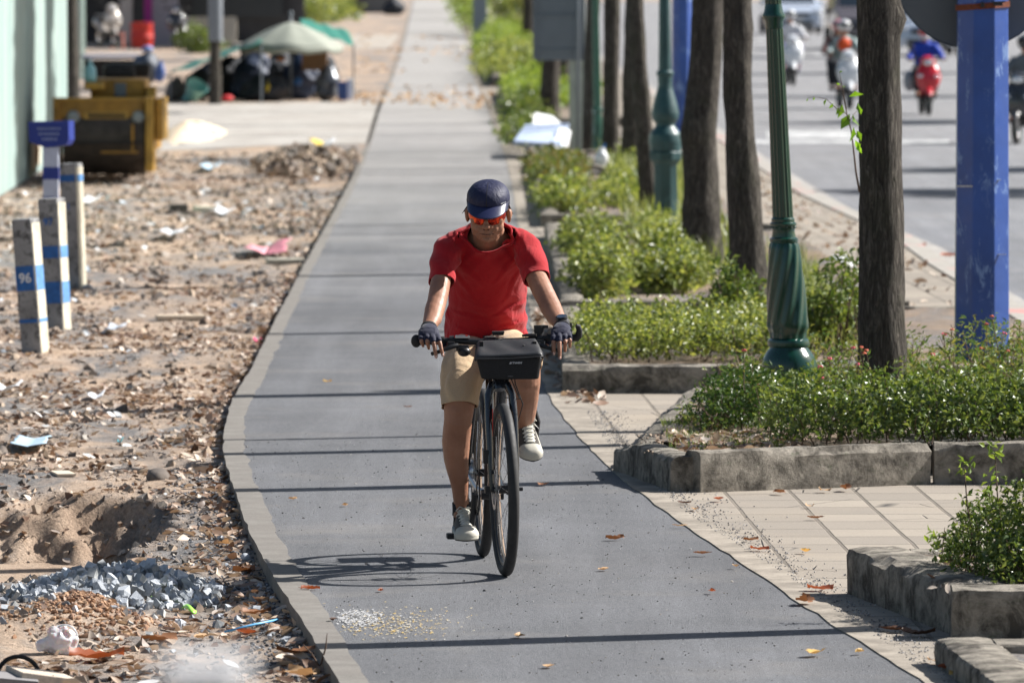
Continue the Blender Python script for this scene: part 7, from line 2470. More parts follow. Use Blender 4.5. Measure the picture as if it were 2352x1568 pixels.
# parked scooters on the left by the shop
for px, py, lab, m, yaw in ((245, 117, 'scooter parked in the shop opening, far top left', mat('pale_bronze_paint', (.42, .38, .34), .3, coat=.6), 20), (413, 112, 'scooter standing in the sun by the low cream wall, far top left', M_DKP, -8)):
 Yk = 46436 / (py + 110.0)
 scooter(lab, (xat(px, Yk), Yk, .0 if px > 300 else .085), rad(yaw), m, 'parked scooters by the shop')

def car(label, pos, yaw, colm, W_=1.75, L_=4.3, H_=1.5, van=False, group='cars driving on the road'):
 t = thing('car', label, 'car', pos, group)
 M = Matrix.Translation(pos) @ Matrix.Rotation(yaw, 4, 'Z')
 hw = W_ / 2
 # side profile (y, z): front at -L/2
 if van:
  prof = [(-L_/2, .28), (-L_/2 - .03, .55), (-L_/2 + .02, .85), (-L_/2 + .25, 1.0), (-L_/2 + .9, 1.12), (-L_/2 + 1.5, H_ * .95), (-L_/2 + 1.8, H_), (L_/2 - .3, H_), (L_/2 - .05, H_ * .85), (L_/2, .7), (L_/2 - .02, .28)]
 else:
  prof = [(-L_/2 + .03, .25), (-L_/2, .45), (-L_/2 + .03, .66), (-L_/2 + .12, .76), (-L_/2 + .45, .86), (-L_/2 + 1.15, .96), (-L_/2 + 1.95, H_ * .97), (-L_/2 + 2.3, H_), (L_/2 - 1.1, H_ * .97), (L_/2 - .45, 1.02), (L_/2 - .05, .95), (L_/2, .6), (L_/2 - .03, .28)]
 n = len(prof); vs = []
 for (u, ins) in ((-1, 0), (-.97, 0), (.97, 0), (1, 0)):
  for (y, z) in prof:
   k = 1 - .22 * max(0, (z - .9) / (H_ - .9)) 
   cu = 1 - .10 * max(0, (abs(y) - L_ / 2 + .5)) / .5
   e = .985 if abs(u) > .98 else 1
   vs.append((u * hw * k * cu, y * e, .25 + (z - .25) * (e if z > .5 else 1)))
 fs = [(i * n + j, i * n + (j + 1) % n, (i + 1) * n + (j + 1) % n, (i + 1) * n + j) for i in range(3) for j in range(n)] + [tuple(range(n)), tuple(3 * n + j for j in range(n - 1, -1, -1))]
 mb = MB(); mb.add(vs, fs, M); o = mb.build('body', colm, t, False)
 b_ = o.modifiers.new('bevel', 'BEVEL'); b_.width = .04; b_.segments = 3; b_.limit_method = 'ANGLE'; b_.angle_limit = rad(20)
 gm = mat('car_glass', (.02, .03, .04), .05, coat=1)
 y0, z0, y1, z1_ = (-L_/2 + .95, 1.16, -L_/2 + 1.48, H_ * .93) if van else (-L_/2 + 1.22, 1.0, -L_/2 + 1.9, H_ * .95)
 MB().add([(-hw * .80, y0 - .02, z0), (hw * .80, y0 - .02, z0), (hw * .70, y1 - .03, z1_), (-hw * .70, y1 - .03, z1_)], [(0, 1, 2, 3)], M).build('windscreen', gm, t)
 for s in (-1, 1):
  k = 1.006
  MB().add([(s * hw * .955, y1 - .35, 1.02), (s * hw * .955, L_/2 - .75, 1.05), (s * hw * .80, L_/2 - 1.05, H_ * .94), (s * hw * .80, y1 + .2, H_ * .94)], [(0, 1, 2, 3)], M).build('side_window', gm, t)
  mb = MB(); mb.ell((s * hw * .78, -L_/2 + .08, .70), (.17, .10, .085), M=M, rot=None, n=18, m=10); mb.build('headlight', M_LAMPG, t, True)
  mb = MB(); mb.ell((s * hw * .80, -L_/2 + .05, .40), (.08, .04, .05), M=M, n=14, m=8); mb.build('fog_lamp', M_LAMPG, t, True)
  mb = MB(); mb.ell((s * hw * 1.08, -L_/2 + 1.45, 1.02), (.11, .06, .07), M=M, n=14, m=8); mb.build('wing_mirror', colm, t, True)
  for y in (-L_/2 + .8, L_/2 - .8):
   w = MB().torus((s * (hw - .10), y, .31), .22, .09, 'X', 32, 10, M=M).build('wheel', M_RUBR, t, True, 60)
   MB().tube([M @ Vector((s * (hw - .12), y, .31)), M @ Vector((s * (hw - .03), y, .31))], .17, n=20).build('rim', M_CHROME, w)
 MB().box((0, -L_/2 - .005, .62), (W_ * .5, .05, .12), M=M, bev=.02).build('grille', M_BLKM, t)
 MB().box((0, -L_/2 + .01, .36), (W_ * .62, .06, .13), M=M, bev=.02).build('air_intake', M_BLKM, t)
 MB().box((0, -L_/2 - .035, .48), (.42, .02, .12), M=M).build('number_plate', M_FOAM, t)
 return t
p = place(1815, 78); car('white sedan driving towards the camera at the top behind the green lamp post', p, rad(3), mat('pearl_car_paint', (.50, .56, .66), .15, coat=1))
p = place(2118, 128); car('silver white car with a black bumper right of the near tree trunk', p, rad(2), mat('silver_car_paint', (.50, .55, .62), .2, metal=.3, coat=1), 1.8)
g = G(1995, 118, ZR); car('dark grey van behind the near tree trunk', (g.x, g.y + 4, ZR), rad(2), mat('mauve_grey_paint', (.10, .09, .10), .3, coat=.8), 1.8, 4.6, 1.9, van=True)
p = place(2352, 40); car('dark car far up the road at the top right', p, rad(2), M_DKP)
# ------------------------------------------------------------------ litter, rubble, fallen leaves
rng = np.random.default_rng(2024)
DT = (1.1, .9, .68)
ML_DRY = leaf_mat('dry_litter', [(0.09, 0.05, 0.033), (0.19, 0.115, 0.075), (0.36, 0.25, 0.18), (0.52, 0.41, 0.31), (0.62, 0.53, 0.44), (0.25, 0.15, 0.10), (0.50, 0.46, 0.41)], .15, .5, .4, DT)
def m_isl(name, cols, rough=.85, bump=0.0):
 t = NT(name)
 k = len(cols)
 c = t.ramp(t.isl(), [(i / max(1, k - 1), cols[i]) for i in range(k)])
 c = t.mix(.6, c, t.ramp(t.noise(90, 5, .7), [(.3, (.65,) * 3), (.7, (1.3,) * 3)]), 'MULTIPLY')
 t._set('Base Color', c); t._set('Roughness', rough); t._set('Specular IOR Level', .3)
 if bump: t.bump(t.noise(150, 4, .7), bump, .004)
 MATS[name] = t.m
 return t.m
M_GRAV = m_isl('blue_grey_gravel', [(.28, .30, .33), (.42, .45, .49), (.56, .59, .63), (.18, .20, .22), (.50, .50, .48)], .85, .5)
M_RUBB = m_isl('mixed_rubble', [(.07, .06, .055), (.19, .16, .14), (.36, .28, .21), (.46, .36, .27), (.12, .11, .10), (.28, .19, .13), (.40, .37, .33)], .9, .5)
M_TRASH = m_isl('paper_scraps', [(.7, .7, .72), (.62, .6, .56), (.55, .62, .68), (.70, .68, .66)], .6)

def scatter(n, y0, y1, xmin=3.2, pw=1.0, edge=0.0, dens=None, seed=0):
 'random ground points on the bare lot, seen part only'
 r = np.random.default_rng(seed)
 y = y0 + (y1 - y0) * r.random(n) ** pw
 e = L_OUT(y)
 left = -(1176 / FPX) * y - .35
 x = left + (e - left) * r.random(n) ** (1 - edge)
 if dens is not None:
  q = np.stack([x, y * .45, x * 0], 1)
  k = smoothnoise(q, 2.2, seed) + .6 * smoothnoise(q, 6, seed + 1) + r.uniform(-.6, .6, n) > dens
  x, y = x[k], y[k]
 return np.stack([x, y, lot(x, y)], 1)
def stuff(name, label, cat, V, F, m, smooth=False):
 o = np_mesh(name, V, F, m, None, smooth)
 tag(o, label, cat, None, 'stuff')
 return o
# leaf litter
A_ = scatter(5600, 26.5, 38, seed=1, edge=.15, dens=.3)
A_ = A_[(pit(A_[:, 0], A_[:, 1]) < .3) | (rng.random(len(A_)) < .35)]
B_ = scatter(12500, 37, 62, seed=2, edge=.15, dens=.1)
C_ = scatter(4500, 60, 100, seed=3, dens=.1)
P_ = np.concatenate([A_, B_, C_]); s_ = np.concatenate([rng.uniform(.028, .08, len(A_)), rng.uniform(.025, .075, len(B_)), rng.uniform(.05, .11, len(C_))])
P_[:, 2] += .003
V, F = dry_leaves(P_, s_, rng)
stuff('leaf_litter', 'brown and tan leaf litter covering the bare lot left of the path', 'leaf litter', V, F, ML_DRY, True)
# concentration of leaves along the edging
n = 700; y = rng.uniform(27, 64, n); x = L_OUT(y) - np.abs(rng.normal(0, .10, n)) - .01
P_ = np.stack([x, y, lot(x, y) + .012], 1)
V, F = dry_leaves(P_, rng.uniform(.035, .09, n), rng)
stuff('leaf_drift', 'drift of dry leaves caught against the concrete edging', 'leaf litter', V, F, ML_DRY, True)
# rubble
P_ = np.concatenate([scatter(15000, 26.5, 45, seed=5, dens=0), scatter(8000, 44, 80, seed=6, dens=.0), scatter(8000, 74, 100, seed=7, dens=0)])
s_ = (.007 + .045 * rng.random(len(P_)) ** 5) * np.where(P_[:, 1] > 60, 1.8, np.where(P_[:, 1] > 44, 1.5, 1.0))
V, F = chips(P_, s_ * 1.3, rng)
stuff('rubble', 'mixed broken stones and crumbs scattered over the bare lot', 'rubble', V, F, M_RUBB)
# fine black asphalt crumbs and chips by the edging
n = 2600; y = rng.uniform(26.6, 40, n); x = L_OUT(y) - np.abs(rng.normal(0, .16, n))
P_ = np.stack([x, y, lot(x, y) + .004], 1)
V, F = stones(P_, rng.uniform(.006, .024, n), rng, .7)
stuff('asphalt_crumbs', 'dark crumbs of asphalt and stone along the outside of the edging', 'crumbs', V, F, m_isl('dark_crumbs', [(.05, .05, .055), (.12, .12, .13), (.25, .26, .28), (.08, .08, .08)], .9))
# gravel pile of blue grey stone
gx, gy = G(270, 1322).x, G(270, 1322).y
n = 760
a = rng.uniform(0, 6.28, n); r = np.sqrt(rng.random(n))
x = gx + r * np.cos(a) * .42; y = gy + r * np.sin(a) * .62 - (x - gx) * .6 * -1 * .4
z = lot(x, y) + .075 * (1 - r ** 2) * rng.uniform(.2, 1.1, n) + .01
V, F = chips(np.stack([x, y, z], 1), rng.uniform(.022, .075, n), rng)
stuff('gravel_pile', 'low pile of blue grey crushed stone beside the path', 'gravel', V, F, M_GRAV)
n = 240; x = gx + rng.normal(0, .45, n) + .1; y = gy + rng.normal(0, 1.0, n) - .3
k = x < L_OUT(y) - .02; x, y = x[k], y[k]
V, F = chips(np.stack([x, y, lot(x, y) + .01], 1), rng.uniform(.02, .055, len(x)), rng)
stuff('loose_gravel', 'loose blue grey stones strewn round the gravel pile', 'gravel', V, F, M_GRAV)
# far gravel heap on the side lane
g = G(705, 375); n = 420
a = rng.uniform(0, 6.28, n); r = np.sqrt(rng.random(n))
x = g.x + r * np.cos(a) * .62; y = g.y + r * np.sin(a) * 5
z = .20 * (1 - r) * rng.uniform(.2, 1, n) + .02
V, F = chips(np.stack([x, y, z], 1), rng.uniform(.08, .2, n), rng)
stuff('gravel_pile', 'far low heap of grey rubble at the corner of the side lane', 'gravel', V, F, M_RUBB)
# crumbly earth mound bottom left
n = 900; x = rng.normal(-1.63, .13, n); y = rng.normal(30.9, .3, n)
P_ = np.stack([x, y, lot(x, y) + .004], 1)
V, F = stones(P_, rng.uniform(.008, .035, n), rng, .8)
stuff('earth_clods', 'crumbly reddish earth clods on the small mound', 'earth', V, F, m_isl('red_earth', [(.30, .17, .10), (.42, .27, .17), (.24, .13, .08), (.36, .26, .2)], .95))
# paper and plastic scraps
P_ = np.concatenate([scatter(40, 27, 45, seed=9), scatter(100, 44, 75, seed=10), scatter(140, 74, 100, seed=11)])
P_[:, 2] += .015
V, F = dry_leaves(P_, rng.uniform(.03, .09, len(P_)) * np.where(P_[:, 1] > 60, 1.6, 1), rng, .6)
stuff('paper_scraps', 'small white and blue paper and plastic scraps on the lot', 'litter', V, F, M_TRASH, True)
# grit on the asphalt and stones on the right-hand verge
n = 1500; y = rng.uniform(26, 42, n); u = rng.random(n); x = L_IN(y) + (R_IN(y) - L_IN(y)) * u
V, F = stones(np.stack([x, y, np.full(n, .001)], 1), rng.uniform(.002, .009, n) * np.where(rng.random(n) < .06, 2, 1), rng, .8)
stuff('grit', 'grit and tiny stones sprinkled on the asphalt path', 'grit', V, F, m_isl('grit', [(.04, .04, .04), (.10, .10, .10), (.45, .42, .38), (.06, .055, .05), (.5, .5, .5)], .9))
n = 2600; y = rng.uniform(26.5, 44, n); x = R_OUT(y) + np.abs(rng.normal(0, .11, n)) - .05
V, F = stones(np.stack([x, y, np.full(n, .006)], 1), rng.uniform(.003, .012, n), rng, .8)
stuff('verge_gravel', 'fine grey gravel between the edging and the paving tiles', 'gravel', V, F, m_isl('verge_grit', [(.10, .10, .105), (.25, .25, .26), (.42, .40, .38), (.17, .16, .16)], .9))
# yellow and white paint flecks on the asphalt near the lower left
flk = []
n = 520
px = rng.normal(900, 75, n); py = rng.normal(1432, 17, n)
V_, F_ = [], []
for i in range(n):
 g = G(px[i], py[i], .0035)
 if g.x < L_IN(g.y) + .02: continue
 w, l = rng.uniform(.001, .006), rng.uniform(.003, .012)
 k = len(V_) * 4
 V_.append([(g.x - w, g.y - l, .0035), (g.x + w * .8, g.y - l * .7, .0035), (g.x + w, g.y + l, .0035), (g.x - w * .7, g.y + l * .8, .0035)]); F_.append((k, k + 1, k + 2, k + 3))
o = np_mesh('paint_flecks', np.array(V_).reshape(-1, 3), np.array(F_), m_isl('flecks', [(.62, .60, .55), (.65, .42, .08), (.60, .45, .16), (.7, .7, .68)], .8)); tag(o, kind='stuff', label='white and yellow crumbs and paint flecks on the asphalt at lower left', cat='flecks')
n = 700; px = rng.normal(822, 24, n); py = rng.normal(1418, 8, n); V_, F_ = [], []
for i in range(n):
 g = G(px[i], py[i], .0045); w, l = rng.uniform(.0015, .005), rng.uniform(.003, .012); k = len(V_) * 4
 V_.append([(g.x - w, g.y - l, .0045), (g.x + w, g.y - l * .7, .0045), (g.x + w, g.y + l, .0045), (g.x - w, g.y + l, .0045)]); F_.append((k, k + 1, k + 2, k + 3))
o = np_mesh('chalk_dust', np.array(V_).reshape(-1, 3), np.array(F_), mat('chalk', (.6, .6, .6), .9)); tag(o, kind='stuff', label='patch of white powder on the asphalt beside the left edging', cat='powder')

# single leaves one can point to
def one_leaf(label, px, py, size, col, z=0.004, seed=0, yaw=None, grp='fallen leaves on the path and kerbs', flat=1.0, Yfix=None):
 r = np.random.default_rng(900 + seed)
 g = G(px, py, z) if Yfix is None else P(px, py, Yfix)
 if px < 640 and g.x < L_OUT(g.y): 
  g.z = lz(g.x, g.y) + .01
 us = np.linspace(-1, 1, 11); ws_ = np.array([.05, .28, .42, .36, .54, .50, .58, .40, .44, .22, .03])
 a = yaw if yaw is not None else r.uniform(0, 6.28)
 ux, uy = math.cos(a), math.sin(a)
 cv = r.uniform(.25, .7) * flat; cu = r.uniform(.3, .9) * flat; tw = r.uniform(-.5, .5) * flat
 vs = []
 for i, u in enumerate(us):
  for s in (-1, -.5, 0, .5, 1):
   w = ws_[i] * s * .5 * (1 + r.uniform(-.12, .12))
   lift = cu * abs(s) * ws_[i] * .35 + cv * (u * u) * .22 + tw * u * s * .25 + .015 * r.uniform(-1, 1)
   vs.append((g.x + size * .5 * (u * ux - w * 2 * uy), g.y + size * .5 * (u * uy + w * 2 * ux), g.z + size * max(0, lift + .10)))
 zmin = min(v[2] for v in vs)
 vs = [(v[0], v[1], v[2] - zmin + g.z) for v in vs]
 fs = [(i * 5 + j, i * 5 + j + 1, i * 5 + j + 6, i * 5 + j + 5) for i in range(10) for j in range(4)]
 mb = MB(); mb.add(vs, fs)
 mb.tube([vs[2], (vs[2][0] - ux * size * .12, vs[2][1] - uy * size * .12, vs[2][2] + .003)], [.0012, .0008], n=5)
 o = mb.build('fallen_leaf', LEAFC[col], None, True, None)
 tag(o, label, 'leaf', grp)
 return o
LEAFC = {
 'r': leaf_mat('leaf_rust', [(.32, .085, .03), (.32, .085, .03)], .3, .5, .4, DT),
 'b': leaf_mat('leaf_brown', [(.24, .11, .05), (.24, .11, .05)], .2, .55, .4, DT),
 't': leaf_mat('leaf_tan', [(.50, .32, .17), (.50, .32, .17)], .2, .6, .4, DT),
 'y': leaf_mat('leaf_ochre', [(.62, .40, .12), (.62, .40, .12)], .3, .55, .4, DT),
 'd': leaf_mat('leaf_dark', [(.10, .05, .03), (.10, .05, .03)], .1, .6, .4, DT)}
LV = [
 ('rust leaf standing on edge on the left edging, level with the front wheel', 713, 1352, .075, 'r'),
 ('small red brown leaf just below the shadow of the front wheel', 875, 1356, .045, 'r'),
 ('black edged leaf on the white powder at the left edging', 765, 1424, .055, 'd'),
 ('pale leaf on the path left of the low shoe', 673, 1146, .05, 't'),
 ('curled tan leaf on the path, second from the left beside the low shoe', 792, 1160, .055, 't'),
 ('ochre leaf on the path above the third shadow bar', 752, 876, .05, 'y'),
 ('small brown leaf on the path left of the bag', 937, 934, .045, 'b'),
 ('flat brown leaf lying right of the front wheel hub', 1247, 1113, .085, 'b'),
 ('dark curled leaf right of the wheel contact, upper one', 1412, 1238, .085, 'b'),
 ('pale crumpled leaf right of the front tyre, lower one', 1386, 1308, .07, 't'),
 ('small rust leaf near the right edging', 1635, 1357, .055, 'r'),
 ('long flat leaf on the asphalt near the right edging', 1612, 1271, .075, 'b'),
 ('folded tan leaf at the joint of asphalt and right edging', 1563, 1207, .06, 't'),
 ('brown leaf at the bottom centre left of the shadow bar', 1194, 1461, .075, 't'),
 ('ochre leaf lying below the lowest shadow bar, middle', 1260, 1530, .075, 't'),
 ('larger ochre leaf below the lowest shadow bar, right', 1873, 1500, .11, 'y'),
 ('small orange leaf right of the larger ochre one', 1974, 1496, .055, 'y'),
 ('orange leaf on the paving beside the cracked planter corner', 1650, 1147, .085, 'r'),
 ('tan leaf on the gravel in front of the planter corner', 1596, 1170, .07, 't'),
 ('dark leaf on the gravel at the planter foot, left one', 1573, 1155, .06, 'd'),
 ('big rust leaf on the right edging in front of the near planter', 1884, 1353, .13, 'r'),
 ('long brown leaf across the edge of the path beside the near planter', 1848, 1382, .13, 'b'),
 ('brown leaf in the shade of the near planter, left one', 2052, 1446, .12, 'd'),
 ('brown leaf in the shade of the near planter, right one', 2110, 1456, .12, 'd'),
 ('tan leaf in the gap beside the bottom right slab, upper one', 2152, 1518, .08, 't'),
 ('rust leaf in the gap beside the bottom right slab, middle one', 2180, 1535, .08, 'r'),
 ('ochre leaf in the gap beside the bottom right slab, lower one', 2205, 1550, .08, 'y'),
 ('brown leaf at the foot of the cracked planter wall', 1790, 1131, .09, 'b'),
 ('rolled leaf on the paving right of the one at the wall foot', 1895, 1126, .08, 't'),
 ('long rolled brown leaf on the paving along the wall', 1942, 1123, .11, 'b'),
 ('tan leaf on the sunny paving, upper one', 1860, 1162, .06, 't'),
 ('curled brown leaf on the middle of the sunny paving', 1872, 1189, .07, 'b'),
 ('rust leaf beside the crack in the sunny paving', 1745, 1262, .09, 'r'),
 ('orange leaf on the gravel beside the paving edge', 1725, 1240, .07, 'b'),
 ('small tan leaf on the paving next to the long crack', 1850, 1266, .07, 'y'),
 ('leaf propped in the gap of the cracked planter wall', 2117, 1100, .09, 'r'),
 ('pale leaf on the left edging near the bottom', 1690, 1300, .05, 't'),
]
for i, (lab, px, py, s, c) in enumerate(LV):
 if 'left edging near the bottom' in lab:
  lab = 'pale leaf on the right edging, level with the wheel contact'
 one_leaf(lab, px, py, s, c, .006 if px < 1500 else .012, i)
LL = [
 ('big rust leaf in the left foreground beside the plastic bag', 222, 1482, .20, 'r'),
 ('long brown leaf right of the earth mound', 365, 1442, .17, 'b'),
 ('brown leaf under the blue straw, upright', 565, 1420, .10, 'r'),
 ('tan leaf at the right end of the earth mound', 462, 1430, .10, 't'),
 ('dark curled leaf above the green strip', 405, 1392, .09, 'd'),
 ('long brown leaf at the bottom below the straw', 680, 1500, .16, 'b'),
 ('big folded tan leaf at the bottom left of the edging', 690, 1550, .17, 't'),
 ('brown folded leaf left of the edging foot', 590, 1385, .12, 'b'),
 ('rust leaf standing by the gravel pile', 294, 1295, .05, 'r'),
 ('ochre leaf lying on the gravel pile', 385, 1308, .06, 't'),
 ('brown leaf between the gravel pile and the edging', 560, 1297, .11, 'b'),
 ('tan leaf against the edging above the gravel', 520, 1245, .12, 't'),
 ('orange leaf against the edging far above the gravel', 528, 1060, .11, 'y'),
 ('orange leaf on the litter below the pink wrapper', 542, 940, .08, 'y'),
]
for i, (lab, px, py, s, c) in enumerate(LL):
 one_leaf(lab, px, py, s, c, -.03, 100 + i, grp='large single leaves on the bare lot')

# --- single rubbish items on the lot
def onlot(px, py, dz=0.0):
 g = G(px, py, -.06); return Vector((g.x, g.y, lz(g.x, g.y) + dz))
t = thing('plastic_bag', 'crumpled translucent white plastic bag at lower left', 'bag', tuple(onlot(140, 1490)))
c = onlot(140, 1488)
mb = MB(); mb.ell(c + Vector((0, 0, .045)), (.062, .05, .052), n=20, m=12); mb.ell(c + Vector((-.04, 0, .03)), (.05, .04, .03), n=14, m=9); mb.tube([c + Vector((-.02, .0, .05)), c + Vector((.03, 0, .085))], [.05, .03], n=12)
me = fuse(mb, .006, 2); displace(me, lambda p, n: .010 * smoothnoise(p, 40, 3) + .006 * smoothnoise(p, 80, 4))
tt = NT('thin_white_film'); tt._set('Base Color', (.80, .78, .80)); tt._set('Roughness', .3); tt._set('Transmission Weight', .35); tt._set('Subsurface Weight', .3)
link_mesh('film', me, tt.m, t, True, 35)
MB().torus(c + Vector((.015, -.005, .06)), .045, .003, 'Y', 30, 6).build('rim', mat('white_plastic', (.75, .76, .78), .35), t, True)
a = onlot(516, 1436, .02); b = onlot(640, 1430, .02)
o = MB().tube([a, a.lerp(b, .5) + Vector((0, 0, .002)), b], .0045, n=10).build('straw', mat('light_blue_straw', (.12, .42, .75), .4), None, True); tag(o, 'light blue drinking straw lying on the sand at lower left', 'straw')
mb = MB(); vs = []
for i in range(21):
 u = i / 20; g = onlot(340 + 110 * u, 1372 - 12 * math.sin(u * 5), .012 + .01 * math.sin(u * 17))
 vs += [g + Vector((0, -.02, .004 * math.sin(i))), g + Vector((.003, .02, .012))]
mb.add(vs, [(2 * i, 2 * i + 2, 2 * i + 3, 2 * i + 1) for i in range(20)])
o = mb.build('plastic_strip', mat('neon_green_film', (.35, .75, .10), .35), None, True, None); tag(o, 'crinkled neon green plastic strip below the gravel pile', 'plastic strip'); solid(o, .001)
def scrap(name, label, cat, px, py, w, l, m, hgt=.02, seed=1, group=None, m2=None):
 c = onlot(px, py, .012); n = 10; vs = []
 for i in range(n + 1):
  for j in range(n + 1):
   u, v = i / n - .5, j / n - .5
   p_ = np.array([[c.x + u * w, c.y + v * l, 0]])
   vs.append((c.x + u * w * (1 + .3 * smoothnoise(p_, 14, seed)[0]), c.y + v * l, c.z + hgt * (.5 + .5 * smoothnoise(p_ * np.array([1, w / l, 1]), 1.6 / w, seed + 1)[0]) + hgt * abs(u) * 1.2))
 t = thing(name, label, cat, tuple(c), group)
 h_ = n // 2 if m2 else n
 def sub(i0, i1): return [(i * (n + 1) + j, (i + 1) * (n + 1) + j, (i + 1) * (n + 1) + j + 1, i * (n + 1) + j + 1) for i in range(i0, i1) for j in range(n)]
 o = MB().add(vs, sub(0, h_)).build('sheet', m, t, True, None); solid(o, .002)
 if m2:
  o = MB().add(vs, sub(h_, n)).build('printed_half', m2, t, True, None); solid(o, .002)
 return t
WP = mat('white_plastic', (.75, .76, .78), .35)
scrap('wrapper', 'pink and red wrapper with a dark patch near the path', 'wrapper', 612, 578, .34, 1.6, mat('pink_wrapper', (.75, .30, .34), .5, var=.5, scale=8), .08, 3, m2=mat('rose_dark_wrapper', (.45, .16, .20), .5, var=.6, scale=8))
scrap('wrapper', 'white crumpled wrapper up the lot from the pink one', 'wrapper', 400, 545, .2, 1.5, WP, .08, 5)
scrap('wrapper', 'white oval scrap high on the lot beside the brick', 'wrapper', 516, 493, .16, 1.5, WP, .06, 6)
scrap('wrapper', 'white scrap beside the rear marker post', 'wrapper', 212, 468, .16, 1.6, WP, .06, 7)
scrap('wrapper', 'white cloth scrap at the left edge', 'wrapper', 12, 905, .16, .6, WP, .07, 8)
scrap('wrapper', 'clear bottle piece near the left posts', 'wrapper', 268, 765, .13, .6, mat('pale_grey_plastic', (.55, .58, .64), .3), .05, 9)
scrap('wrapper', 'small white cap shaped scrap in the middle of the lot', 'wrapper', 222, 912, .08, .35, WP, .04, 10)
scrap('wrapper', 'pale blue flattened scrap near the left edge', 'wrapper', 70, 1018, .17, .6, mat('pale_blue_plastic', (.45, .60, .72), .4), .03, 11)
scrap('wrapper', 'small teal scrap on the sand left of the edging bend', 'wrapper', 277, 1020, .03, .12, mat('teal_scrap', (.02, .35, .42), .5), .03, 12)
scrap('wrapper', 'small magenta scrap at the edging', 'wrapper', 590, 800, .05, .3, mat('magenta_scrap', (.45, .03, .10), .5), .04, 13)
scrap('wrapper', 'blue scrap in front of the roller', 'wrapper', 485, 392, .2, 2.0, mat('pale_blue_plastic', (.45, .60, .72), .4), .05, 14)
scrap('wrapper', 'yellow and white bag on the far rubble heap', 'wrapper', 742, 352, .3, 1.6, mat('yellow_bag2', (.70, .48, .06), .5), .10, 15, m2=WP)
def block(name, label, cat, px, py, d, m, yaw=0.3, tilt=0.0):
 c = onlot(px, py, d[2] / 2)
 o = MB().box((0, 0, 0), d, M=Matrix.Translation(c) @ Matrix.Rotation(yaw, 4, 'Z') @ Matrix.Rotation(tilt, 4, 'Y'), bev=min(d) * .12).build(name, m)
 tag(o, label, cat); return o
block('brick', 'dark grey broken block standing on the lot beside the white oval scrap', 'block', 410, 484, (.17, .3, .08), mat('dark_block', (.09, .08, .07), .9, var=.4), .1)
block('brick', 'pale broken tile lying right of the dark block', 'tile', 470, 482, (.16, .5, .05), M_MARKS, .2)
block('board', 'pale rough board piece in the bottom left corner', 'board', 95, 1556, (.20, .3, .035), mat('rough_board', (.52, .44, .36), .9, var=.3, scale=40, bump=.5), .25, .15)
block('board', 'grey slab piece in the bottom left corner beside the rough board', 'slab', 25, 1562, (.18, .3, .03), mat('grey_slab', (.22, .21, .21), .9), .1, .1)
block('slat', 'long pale slat lying on the lot below the pink wrapper', 'slat', 415, 728, (.34, .16, .03), mat('pale_slat', (.62, .52, .40), .9), .15)
block('slat', 'curved grey slat near the path below the pink wrapper', 'slat', 655, 604, (.30, .3, .04), mat('grey_slat', (.36, .34, .28), .9), .1)
block('tile', 'pale flat tile fragment near the trench', 'tile', 145, 1095, (.09, .25, .012), mat('pale_slat', (.62, .52, .40), .9), .2)
def rock(label, px, py, s, m, seed):
 c = onlot(px, py, s[2] * .4); mb = MB(); mb.ell(c, s, n=26, m=18); me = mb.mesh()
 displace(me, lambda p, n: .25 * min(s) * smoothnoise(p, .5 / min(s), seed) + .12 * min(s) * smoothnoise(p, 1.4 / min(s), seed + 1))
 o = link_mesh('rock', me, m, None, True, 45); tag(o, label, 'rock', 'single rocks on the bare lot'); return o
M_RK = mat('dark_rock', (.12, .10, .085), .95, var=.4, scale=20, bump=.6)
M_RK2 = mat('sandy_rock', (.38, .28, .20), .95, var=.35, scale=20, bump=.6)
rock('dark rounded rock above the trench', 362, 1105, (.05, .12, .045), M_RK, 1)
rock('sandy rock lump inside the left part of the trench', 150, 1170, (.025, .06, .05), M_RK2, 2)
rock('sandy pillar shaped lump in the trench wall, left one', 60, 1200, (.025, .06, .06), M_RK2, 3)
rock('round grey pebble on the earth mound', 244, 1388, (.022, .03, .02), M_GRAV, 4)
rock('flat sandy stone on the front of the earth mound', 130, 1400, (.05, .08, .035), M_RK2, 5)
rock('dark lump at the left edge above the trench', 5, 1030, (.03, .08, .04), M_RK, 6)
rock('single blue grey stone right of the gravel pile', 563, 1288, (.022, .03, .022), M_GRAV, 7)
# black rubber loop bottom left
c = onlot(42, 1545, .0)
o = MB().torus(c, .075, .008, 'Y', 40, 8).build('rubber_loop', M_RUB, None, True); tag(o, 'half buried black rubber loop in the bottom left corner', 'rubber loop')
# dry twig by the edging at the bottom
a = onlot(735, 1545, .01)
o = MB().tube([a, a + Vector((-.03, .0, .05)), a + Vector((-.06, .02, .08))], [.004, .003, .0015], n=6).tube([a + Vector((0, 0, 0)), a + Vector((.02, 0, .07)), a + Vector((.025, .01, .12))], [.004, .003, .0012], n=6).build('twig', M_TWIG); tag(o, 'dark forked twig leaning against the edging at the bottom', 'twig')
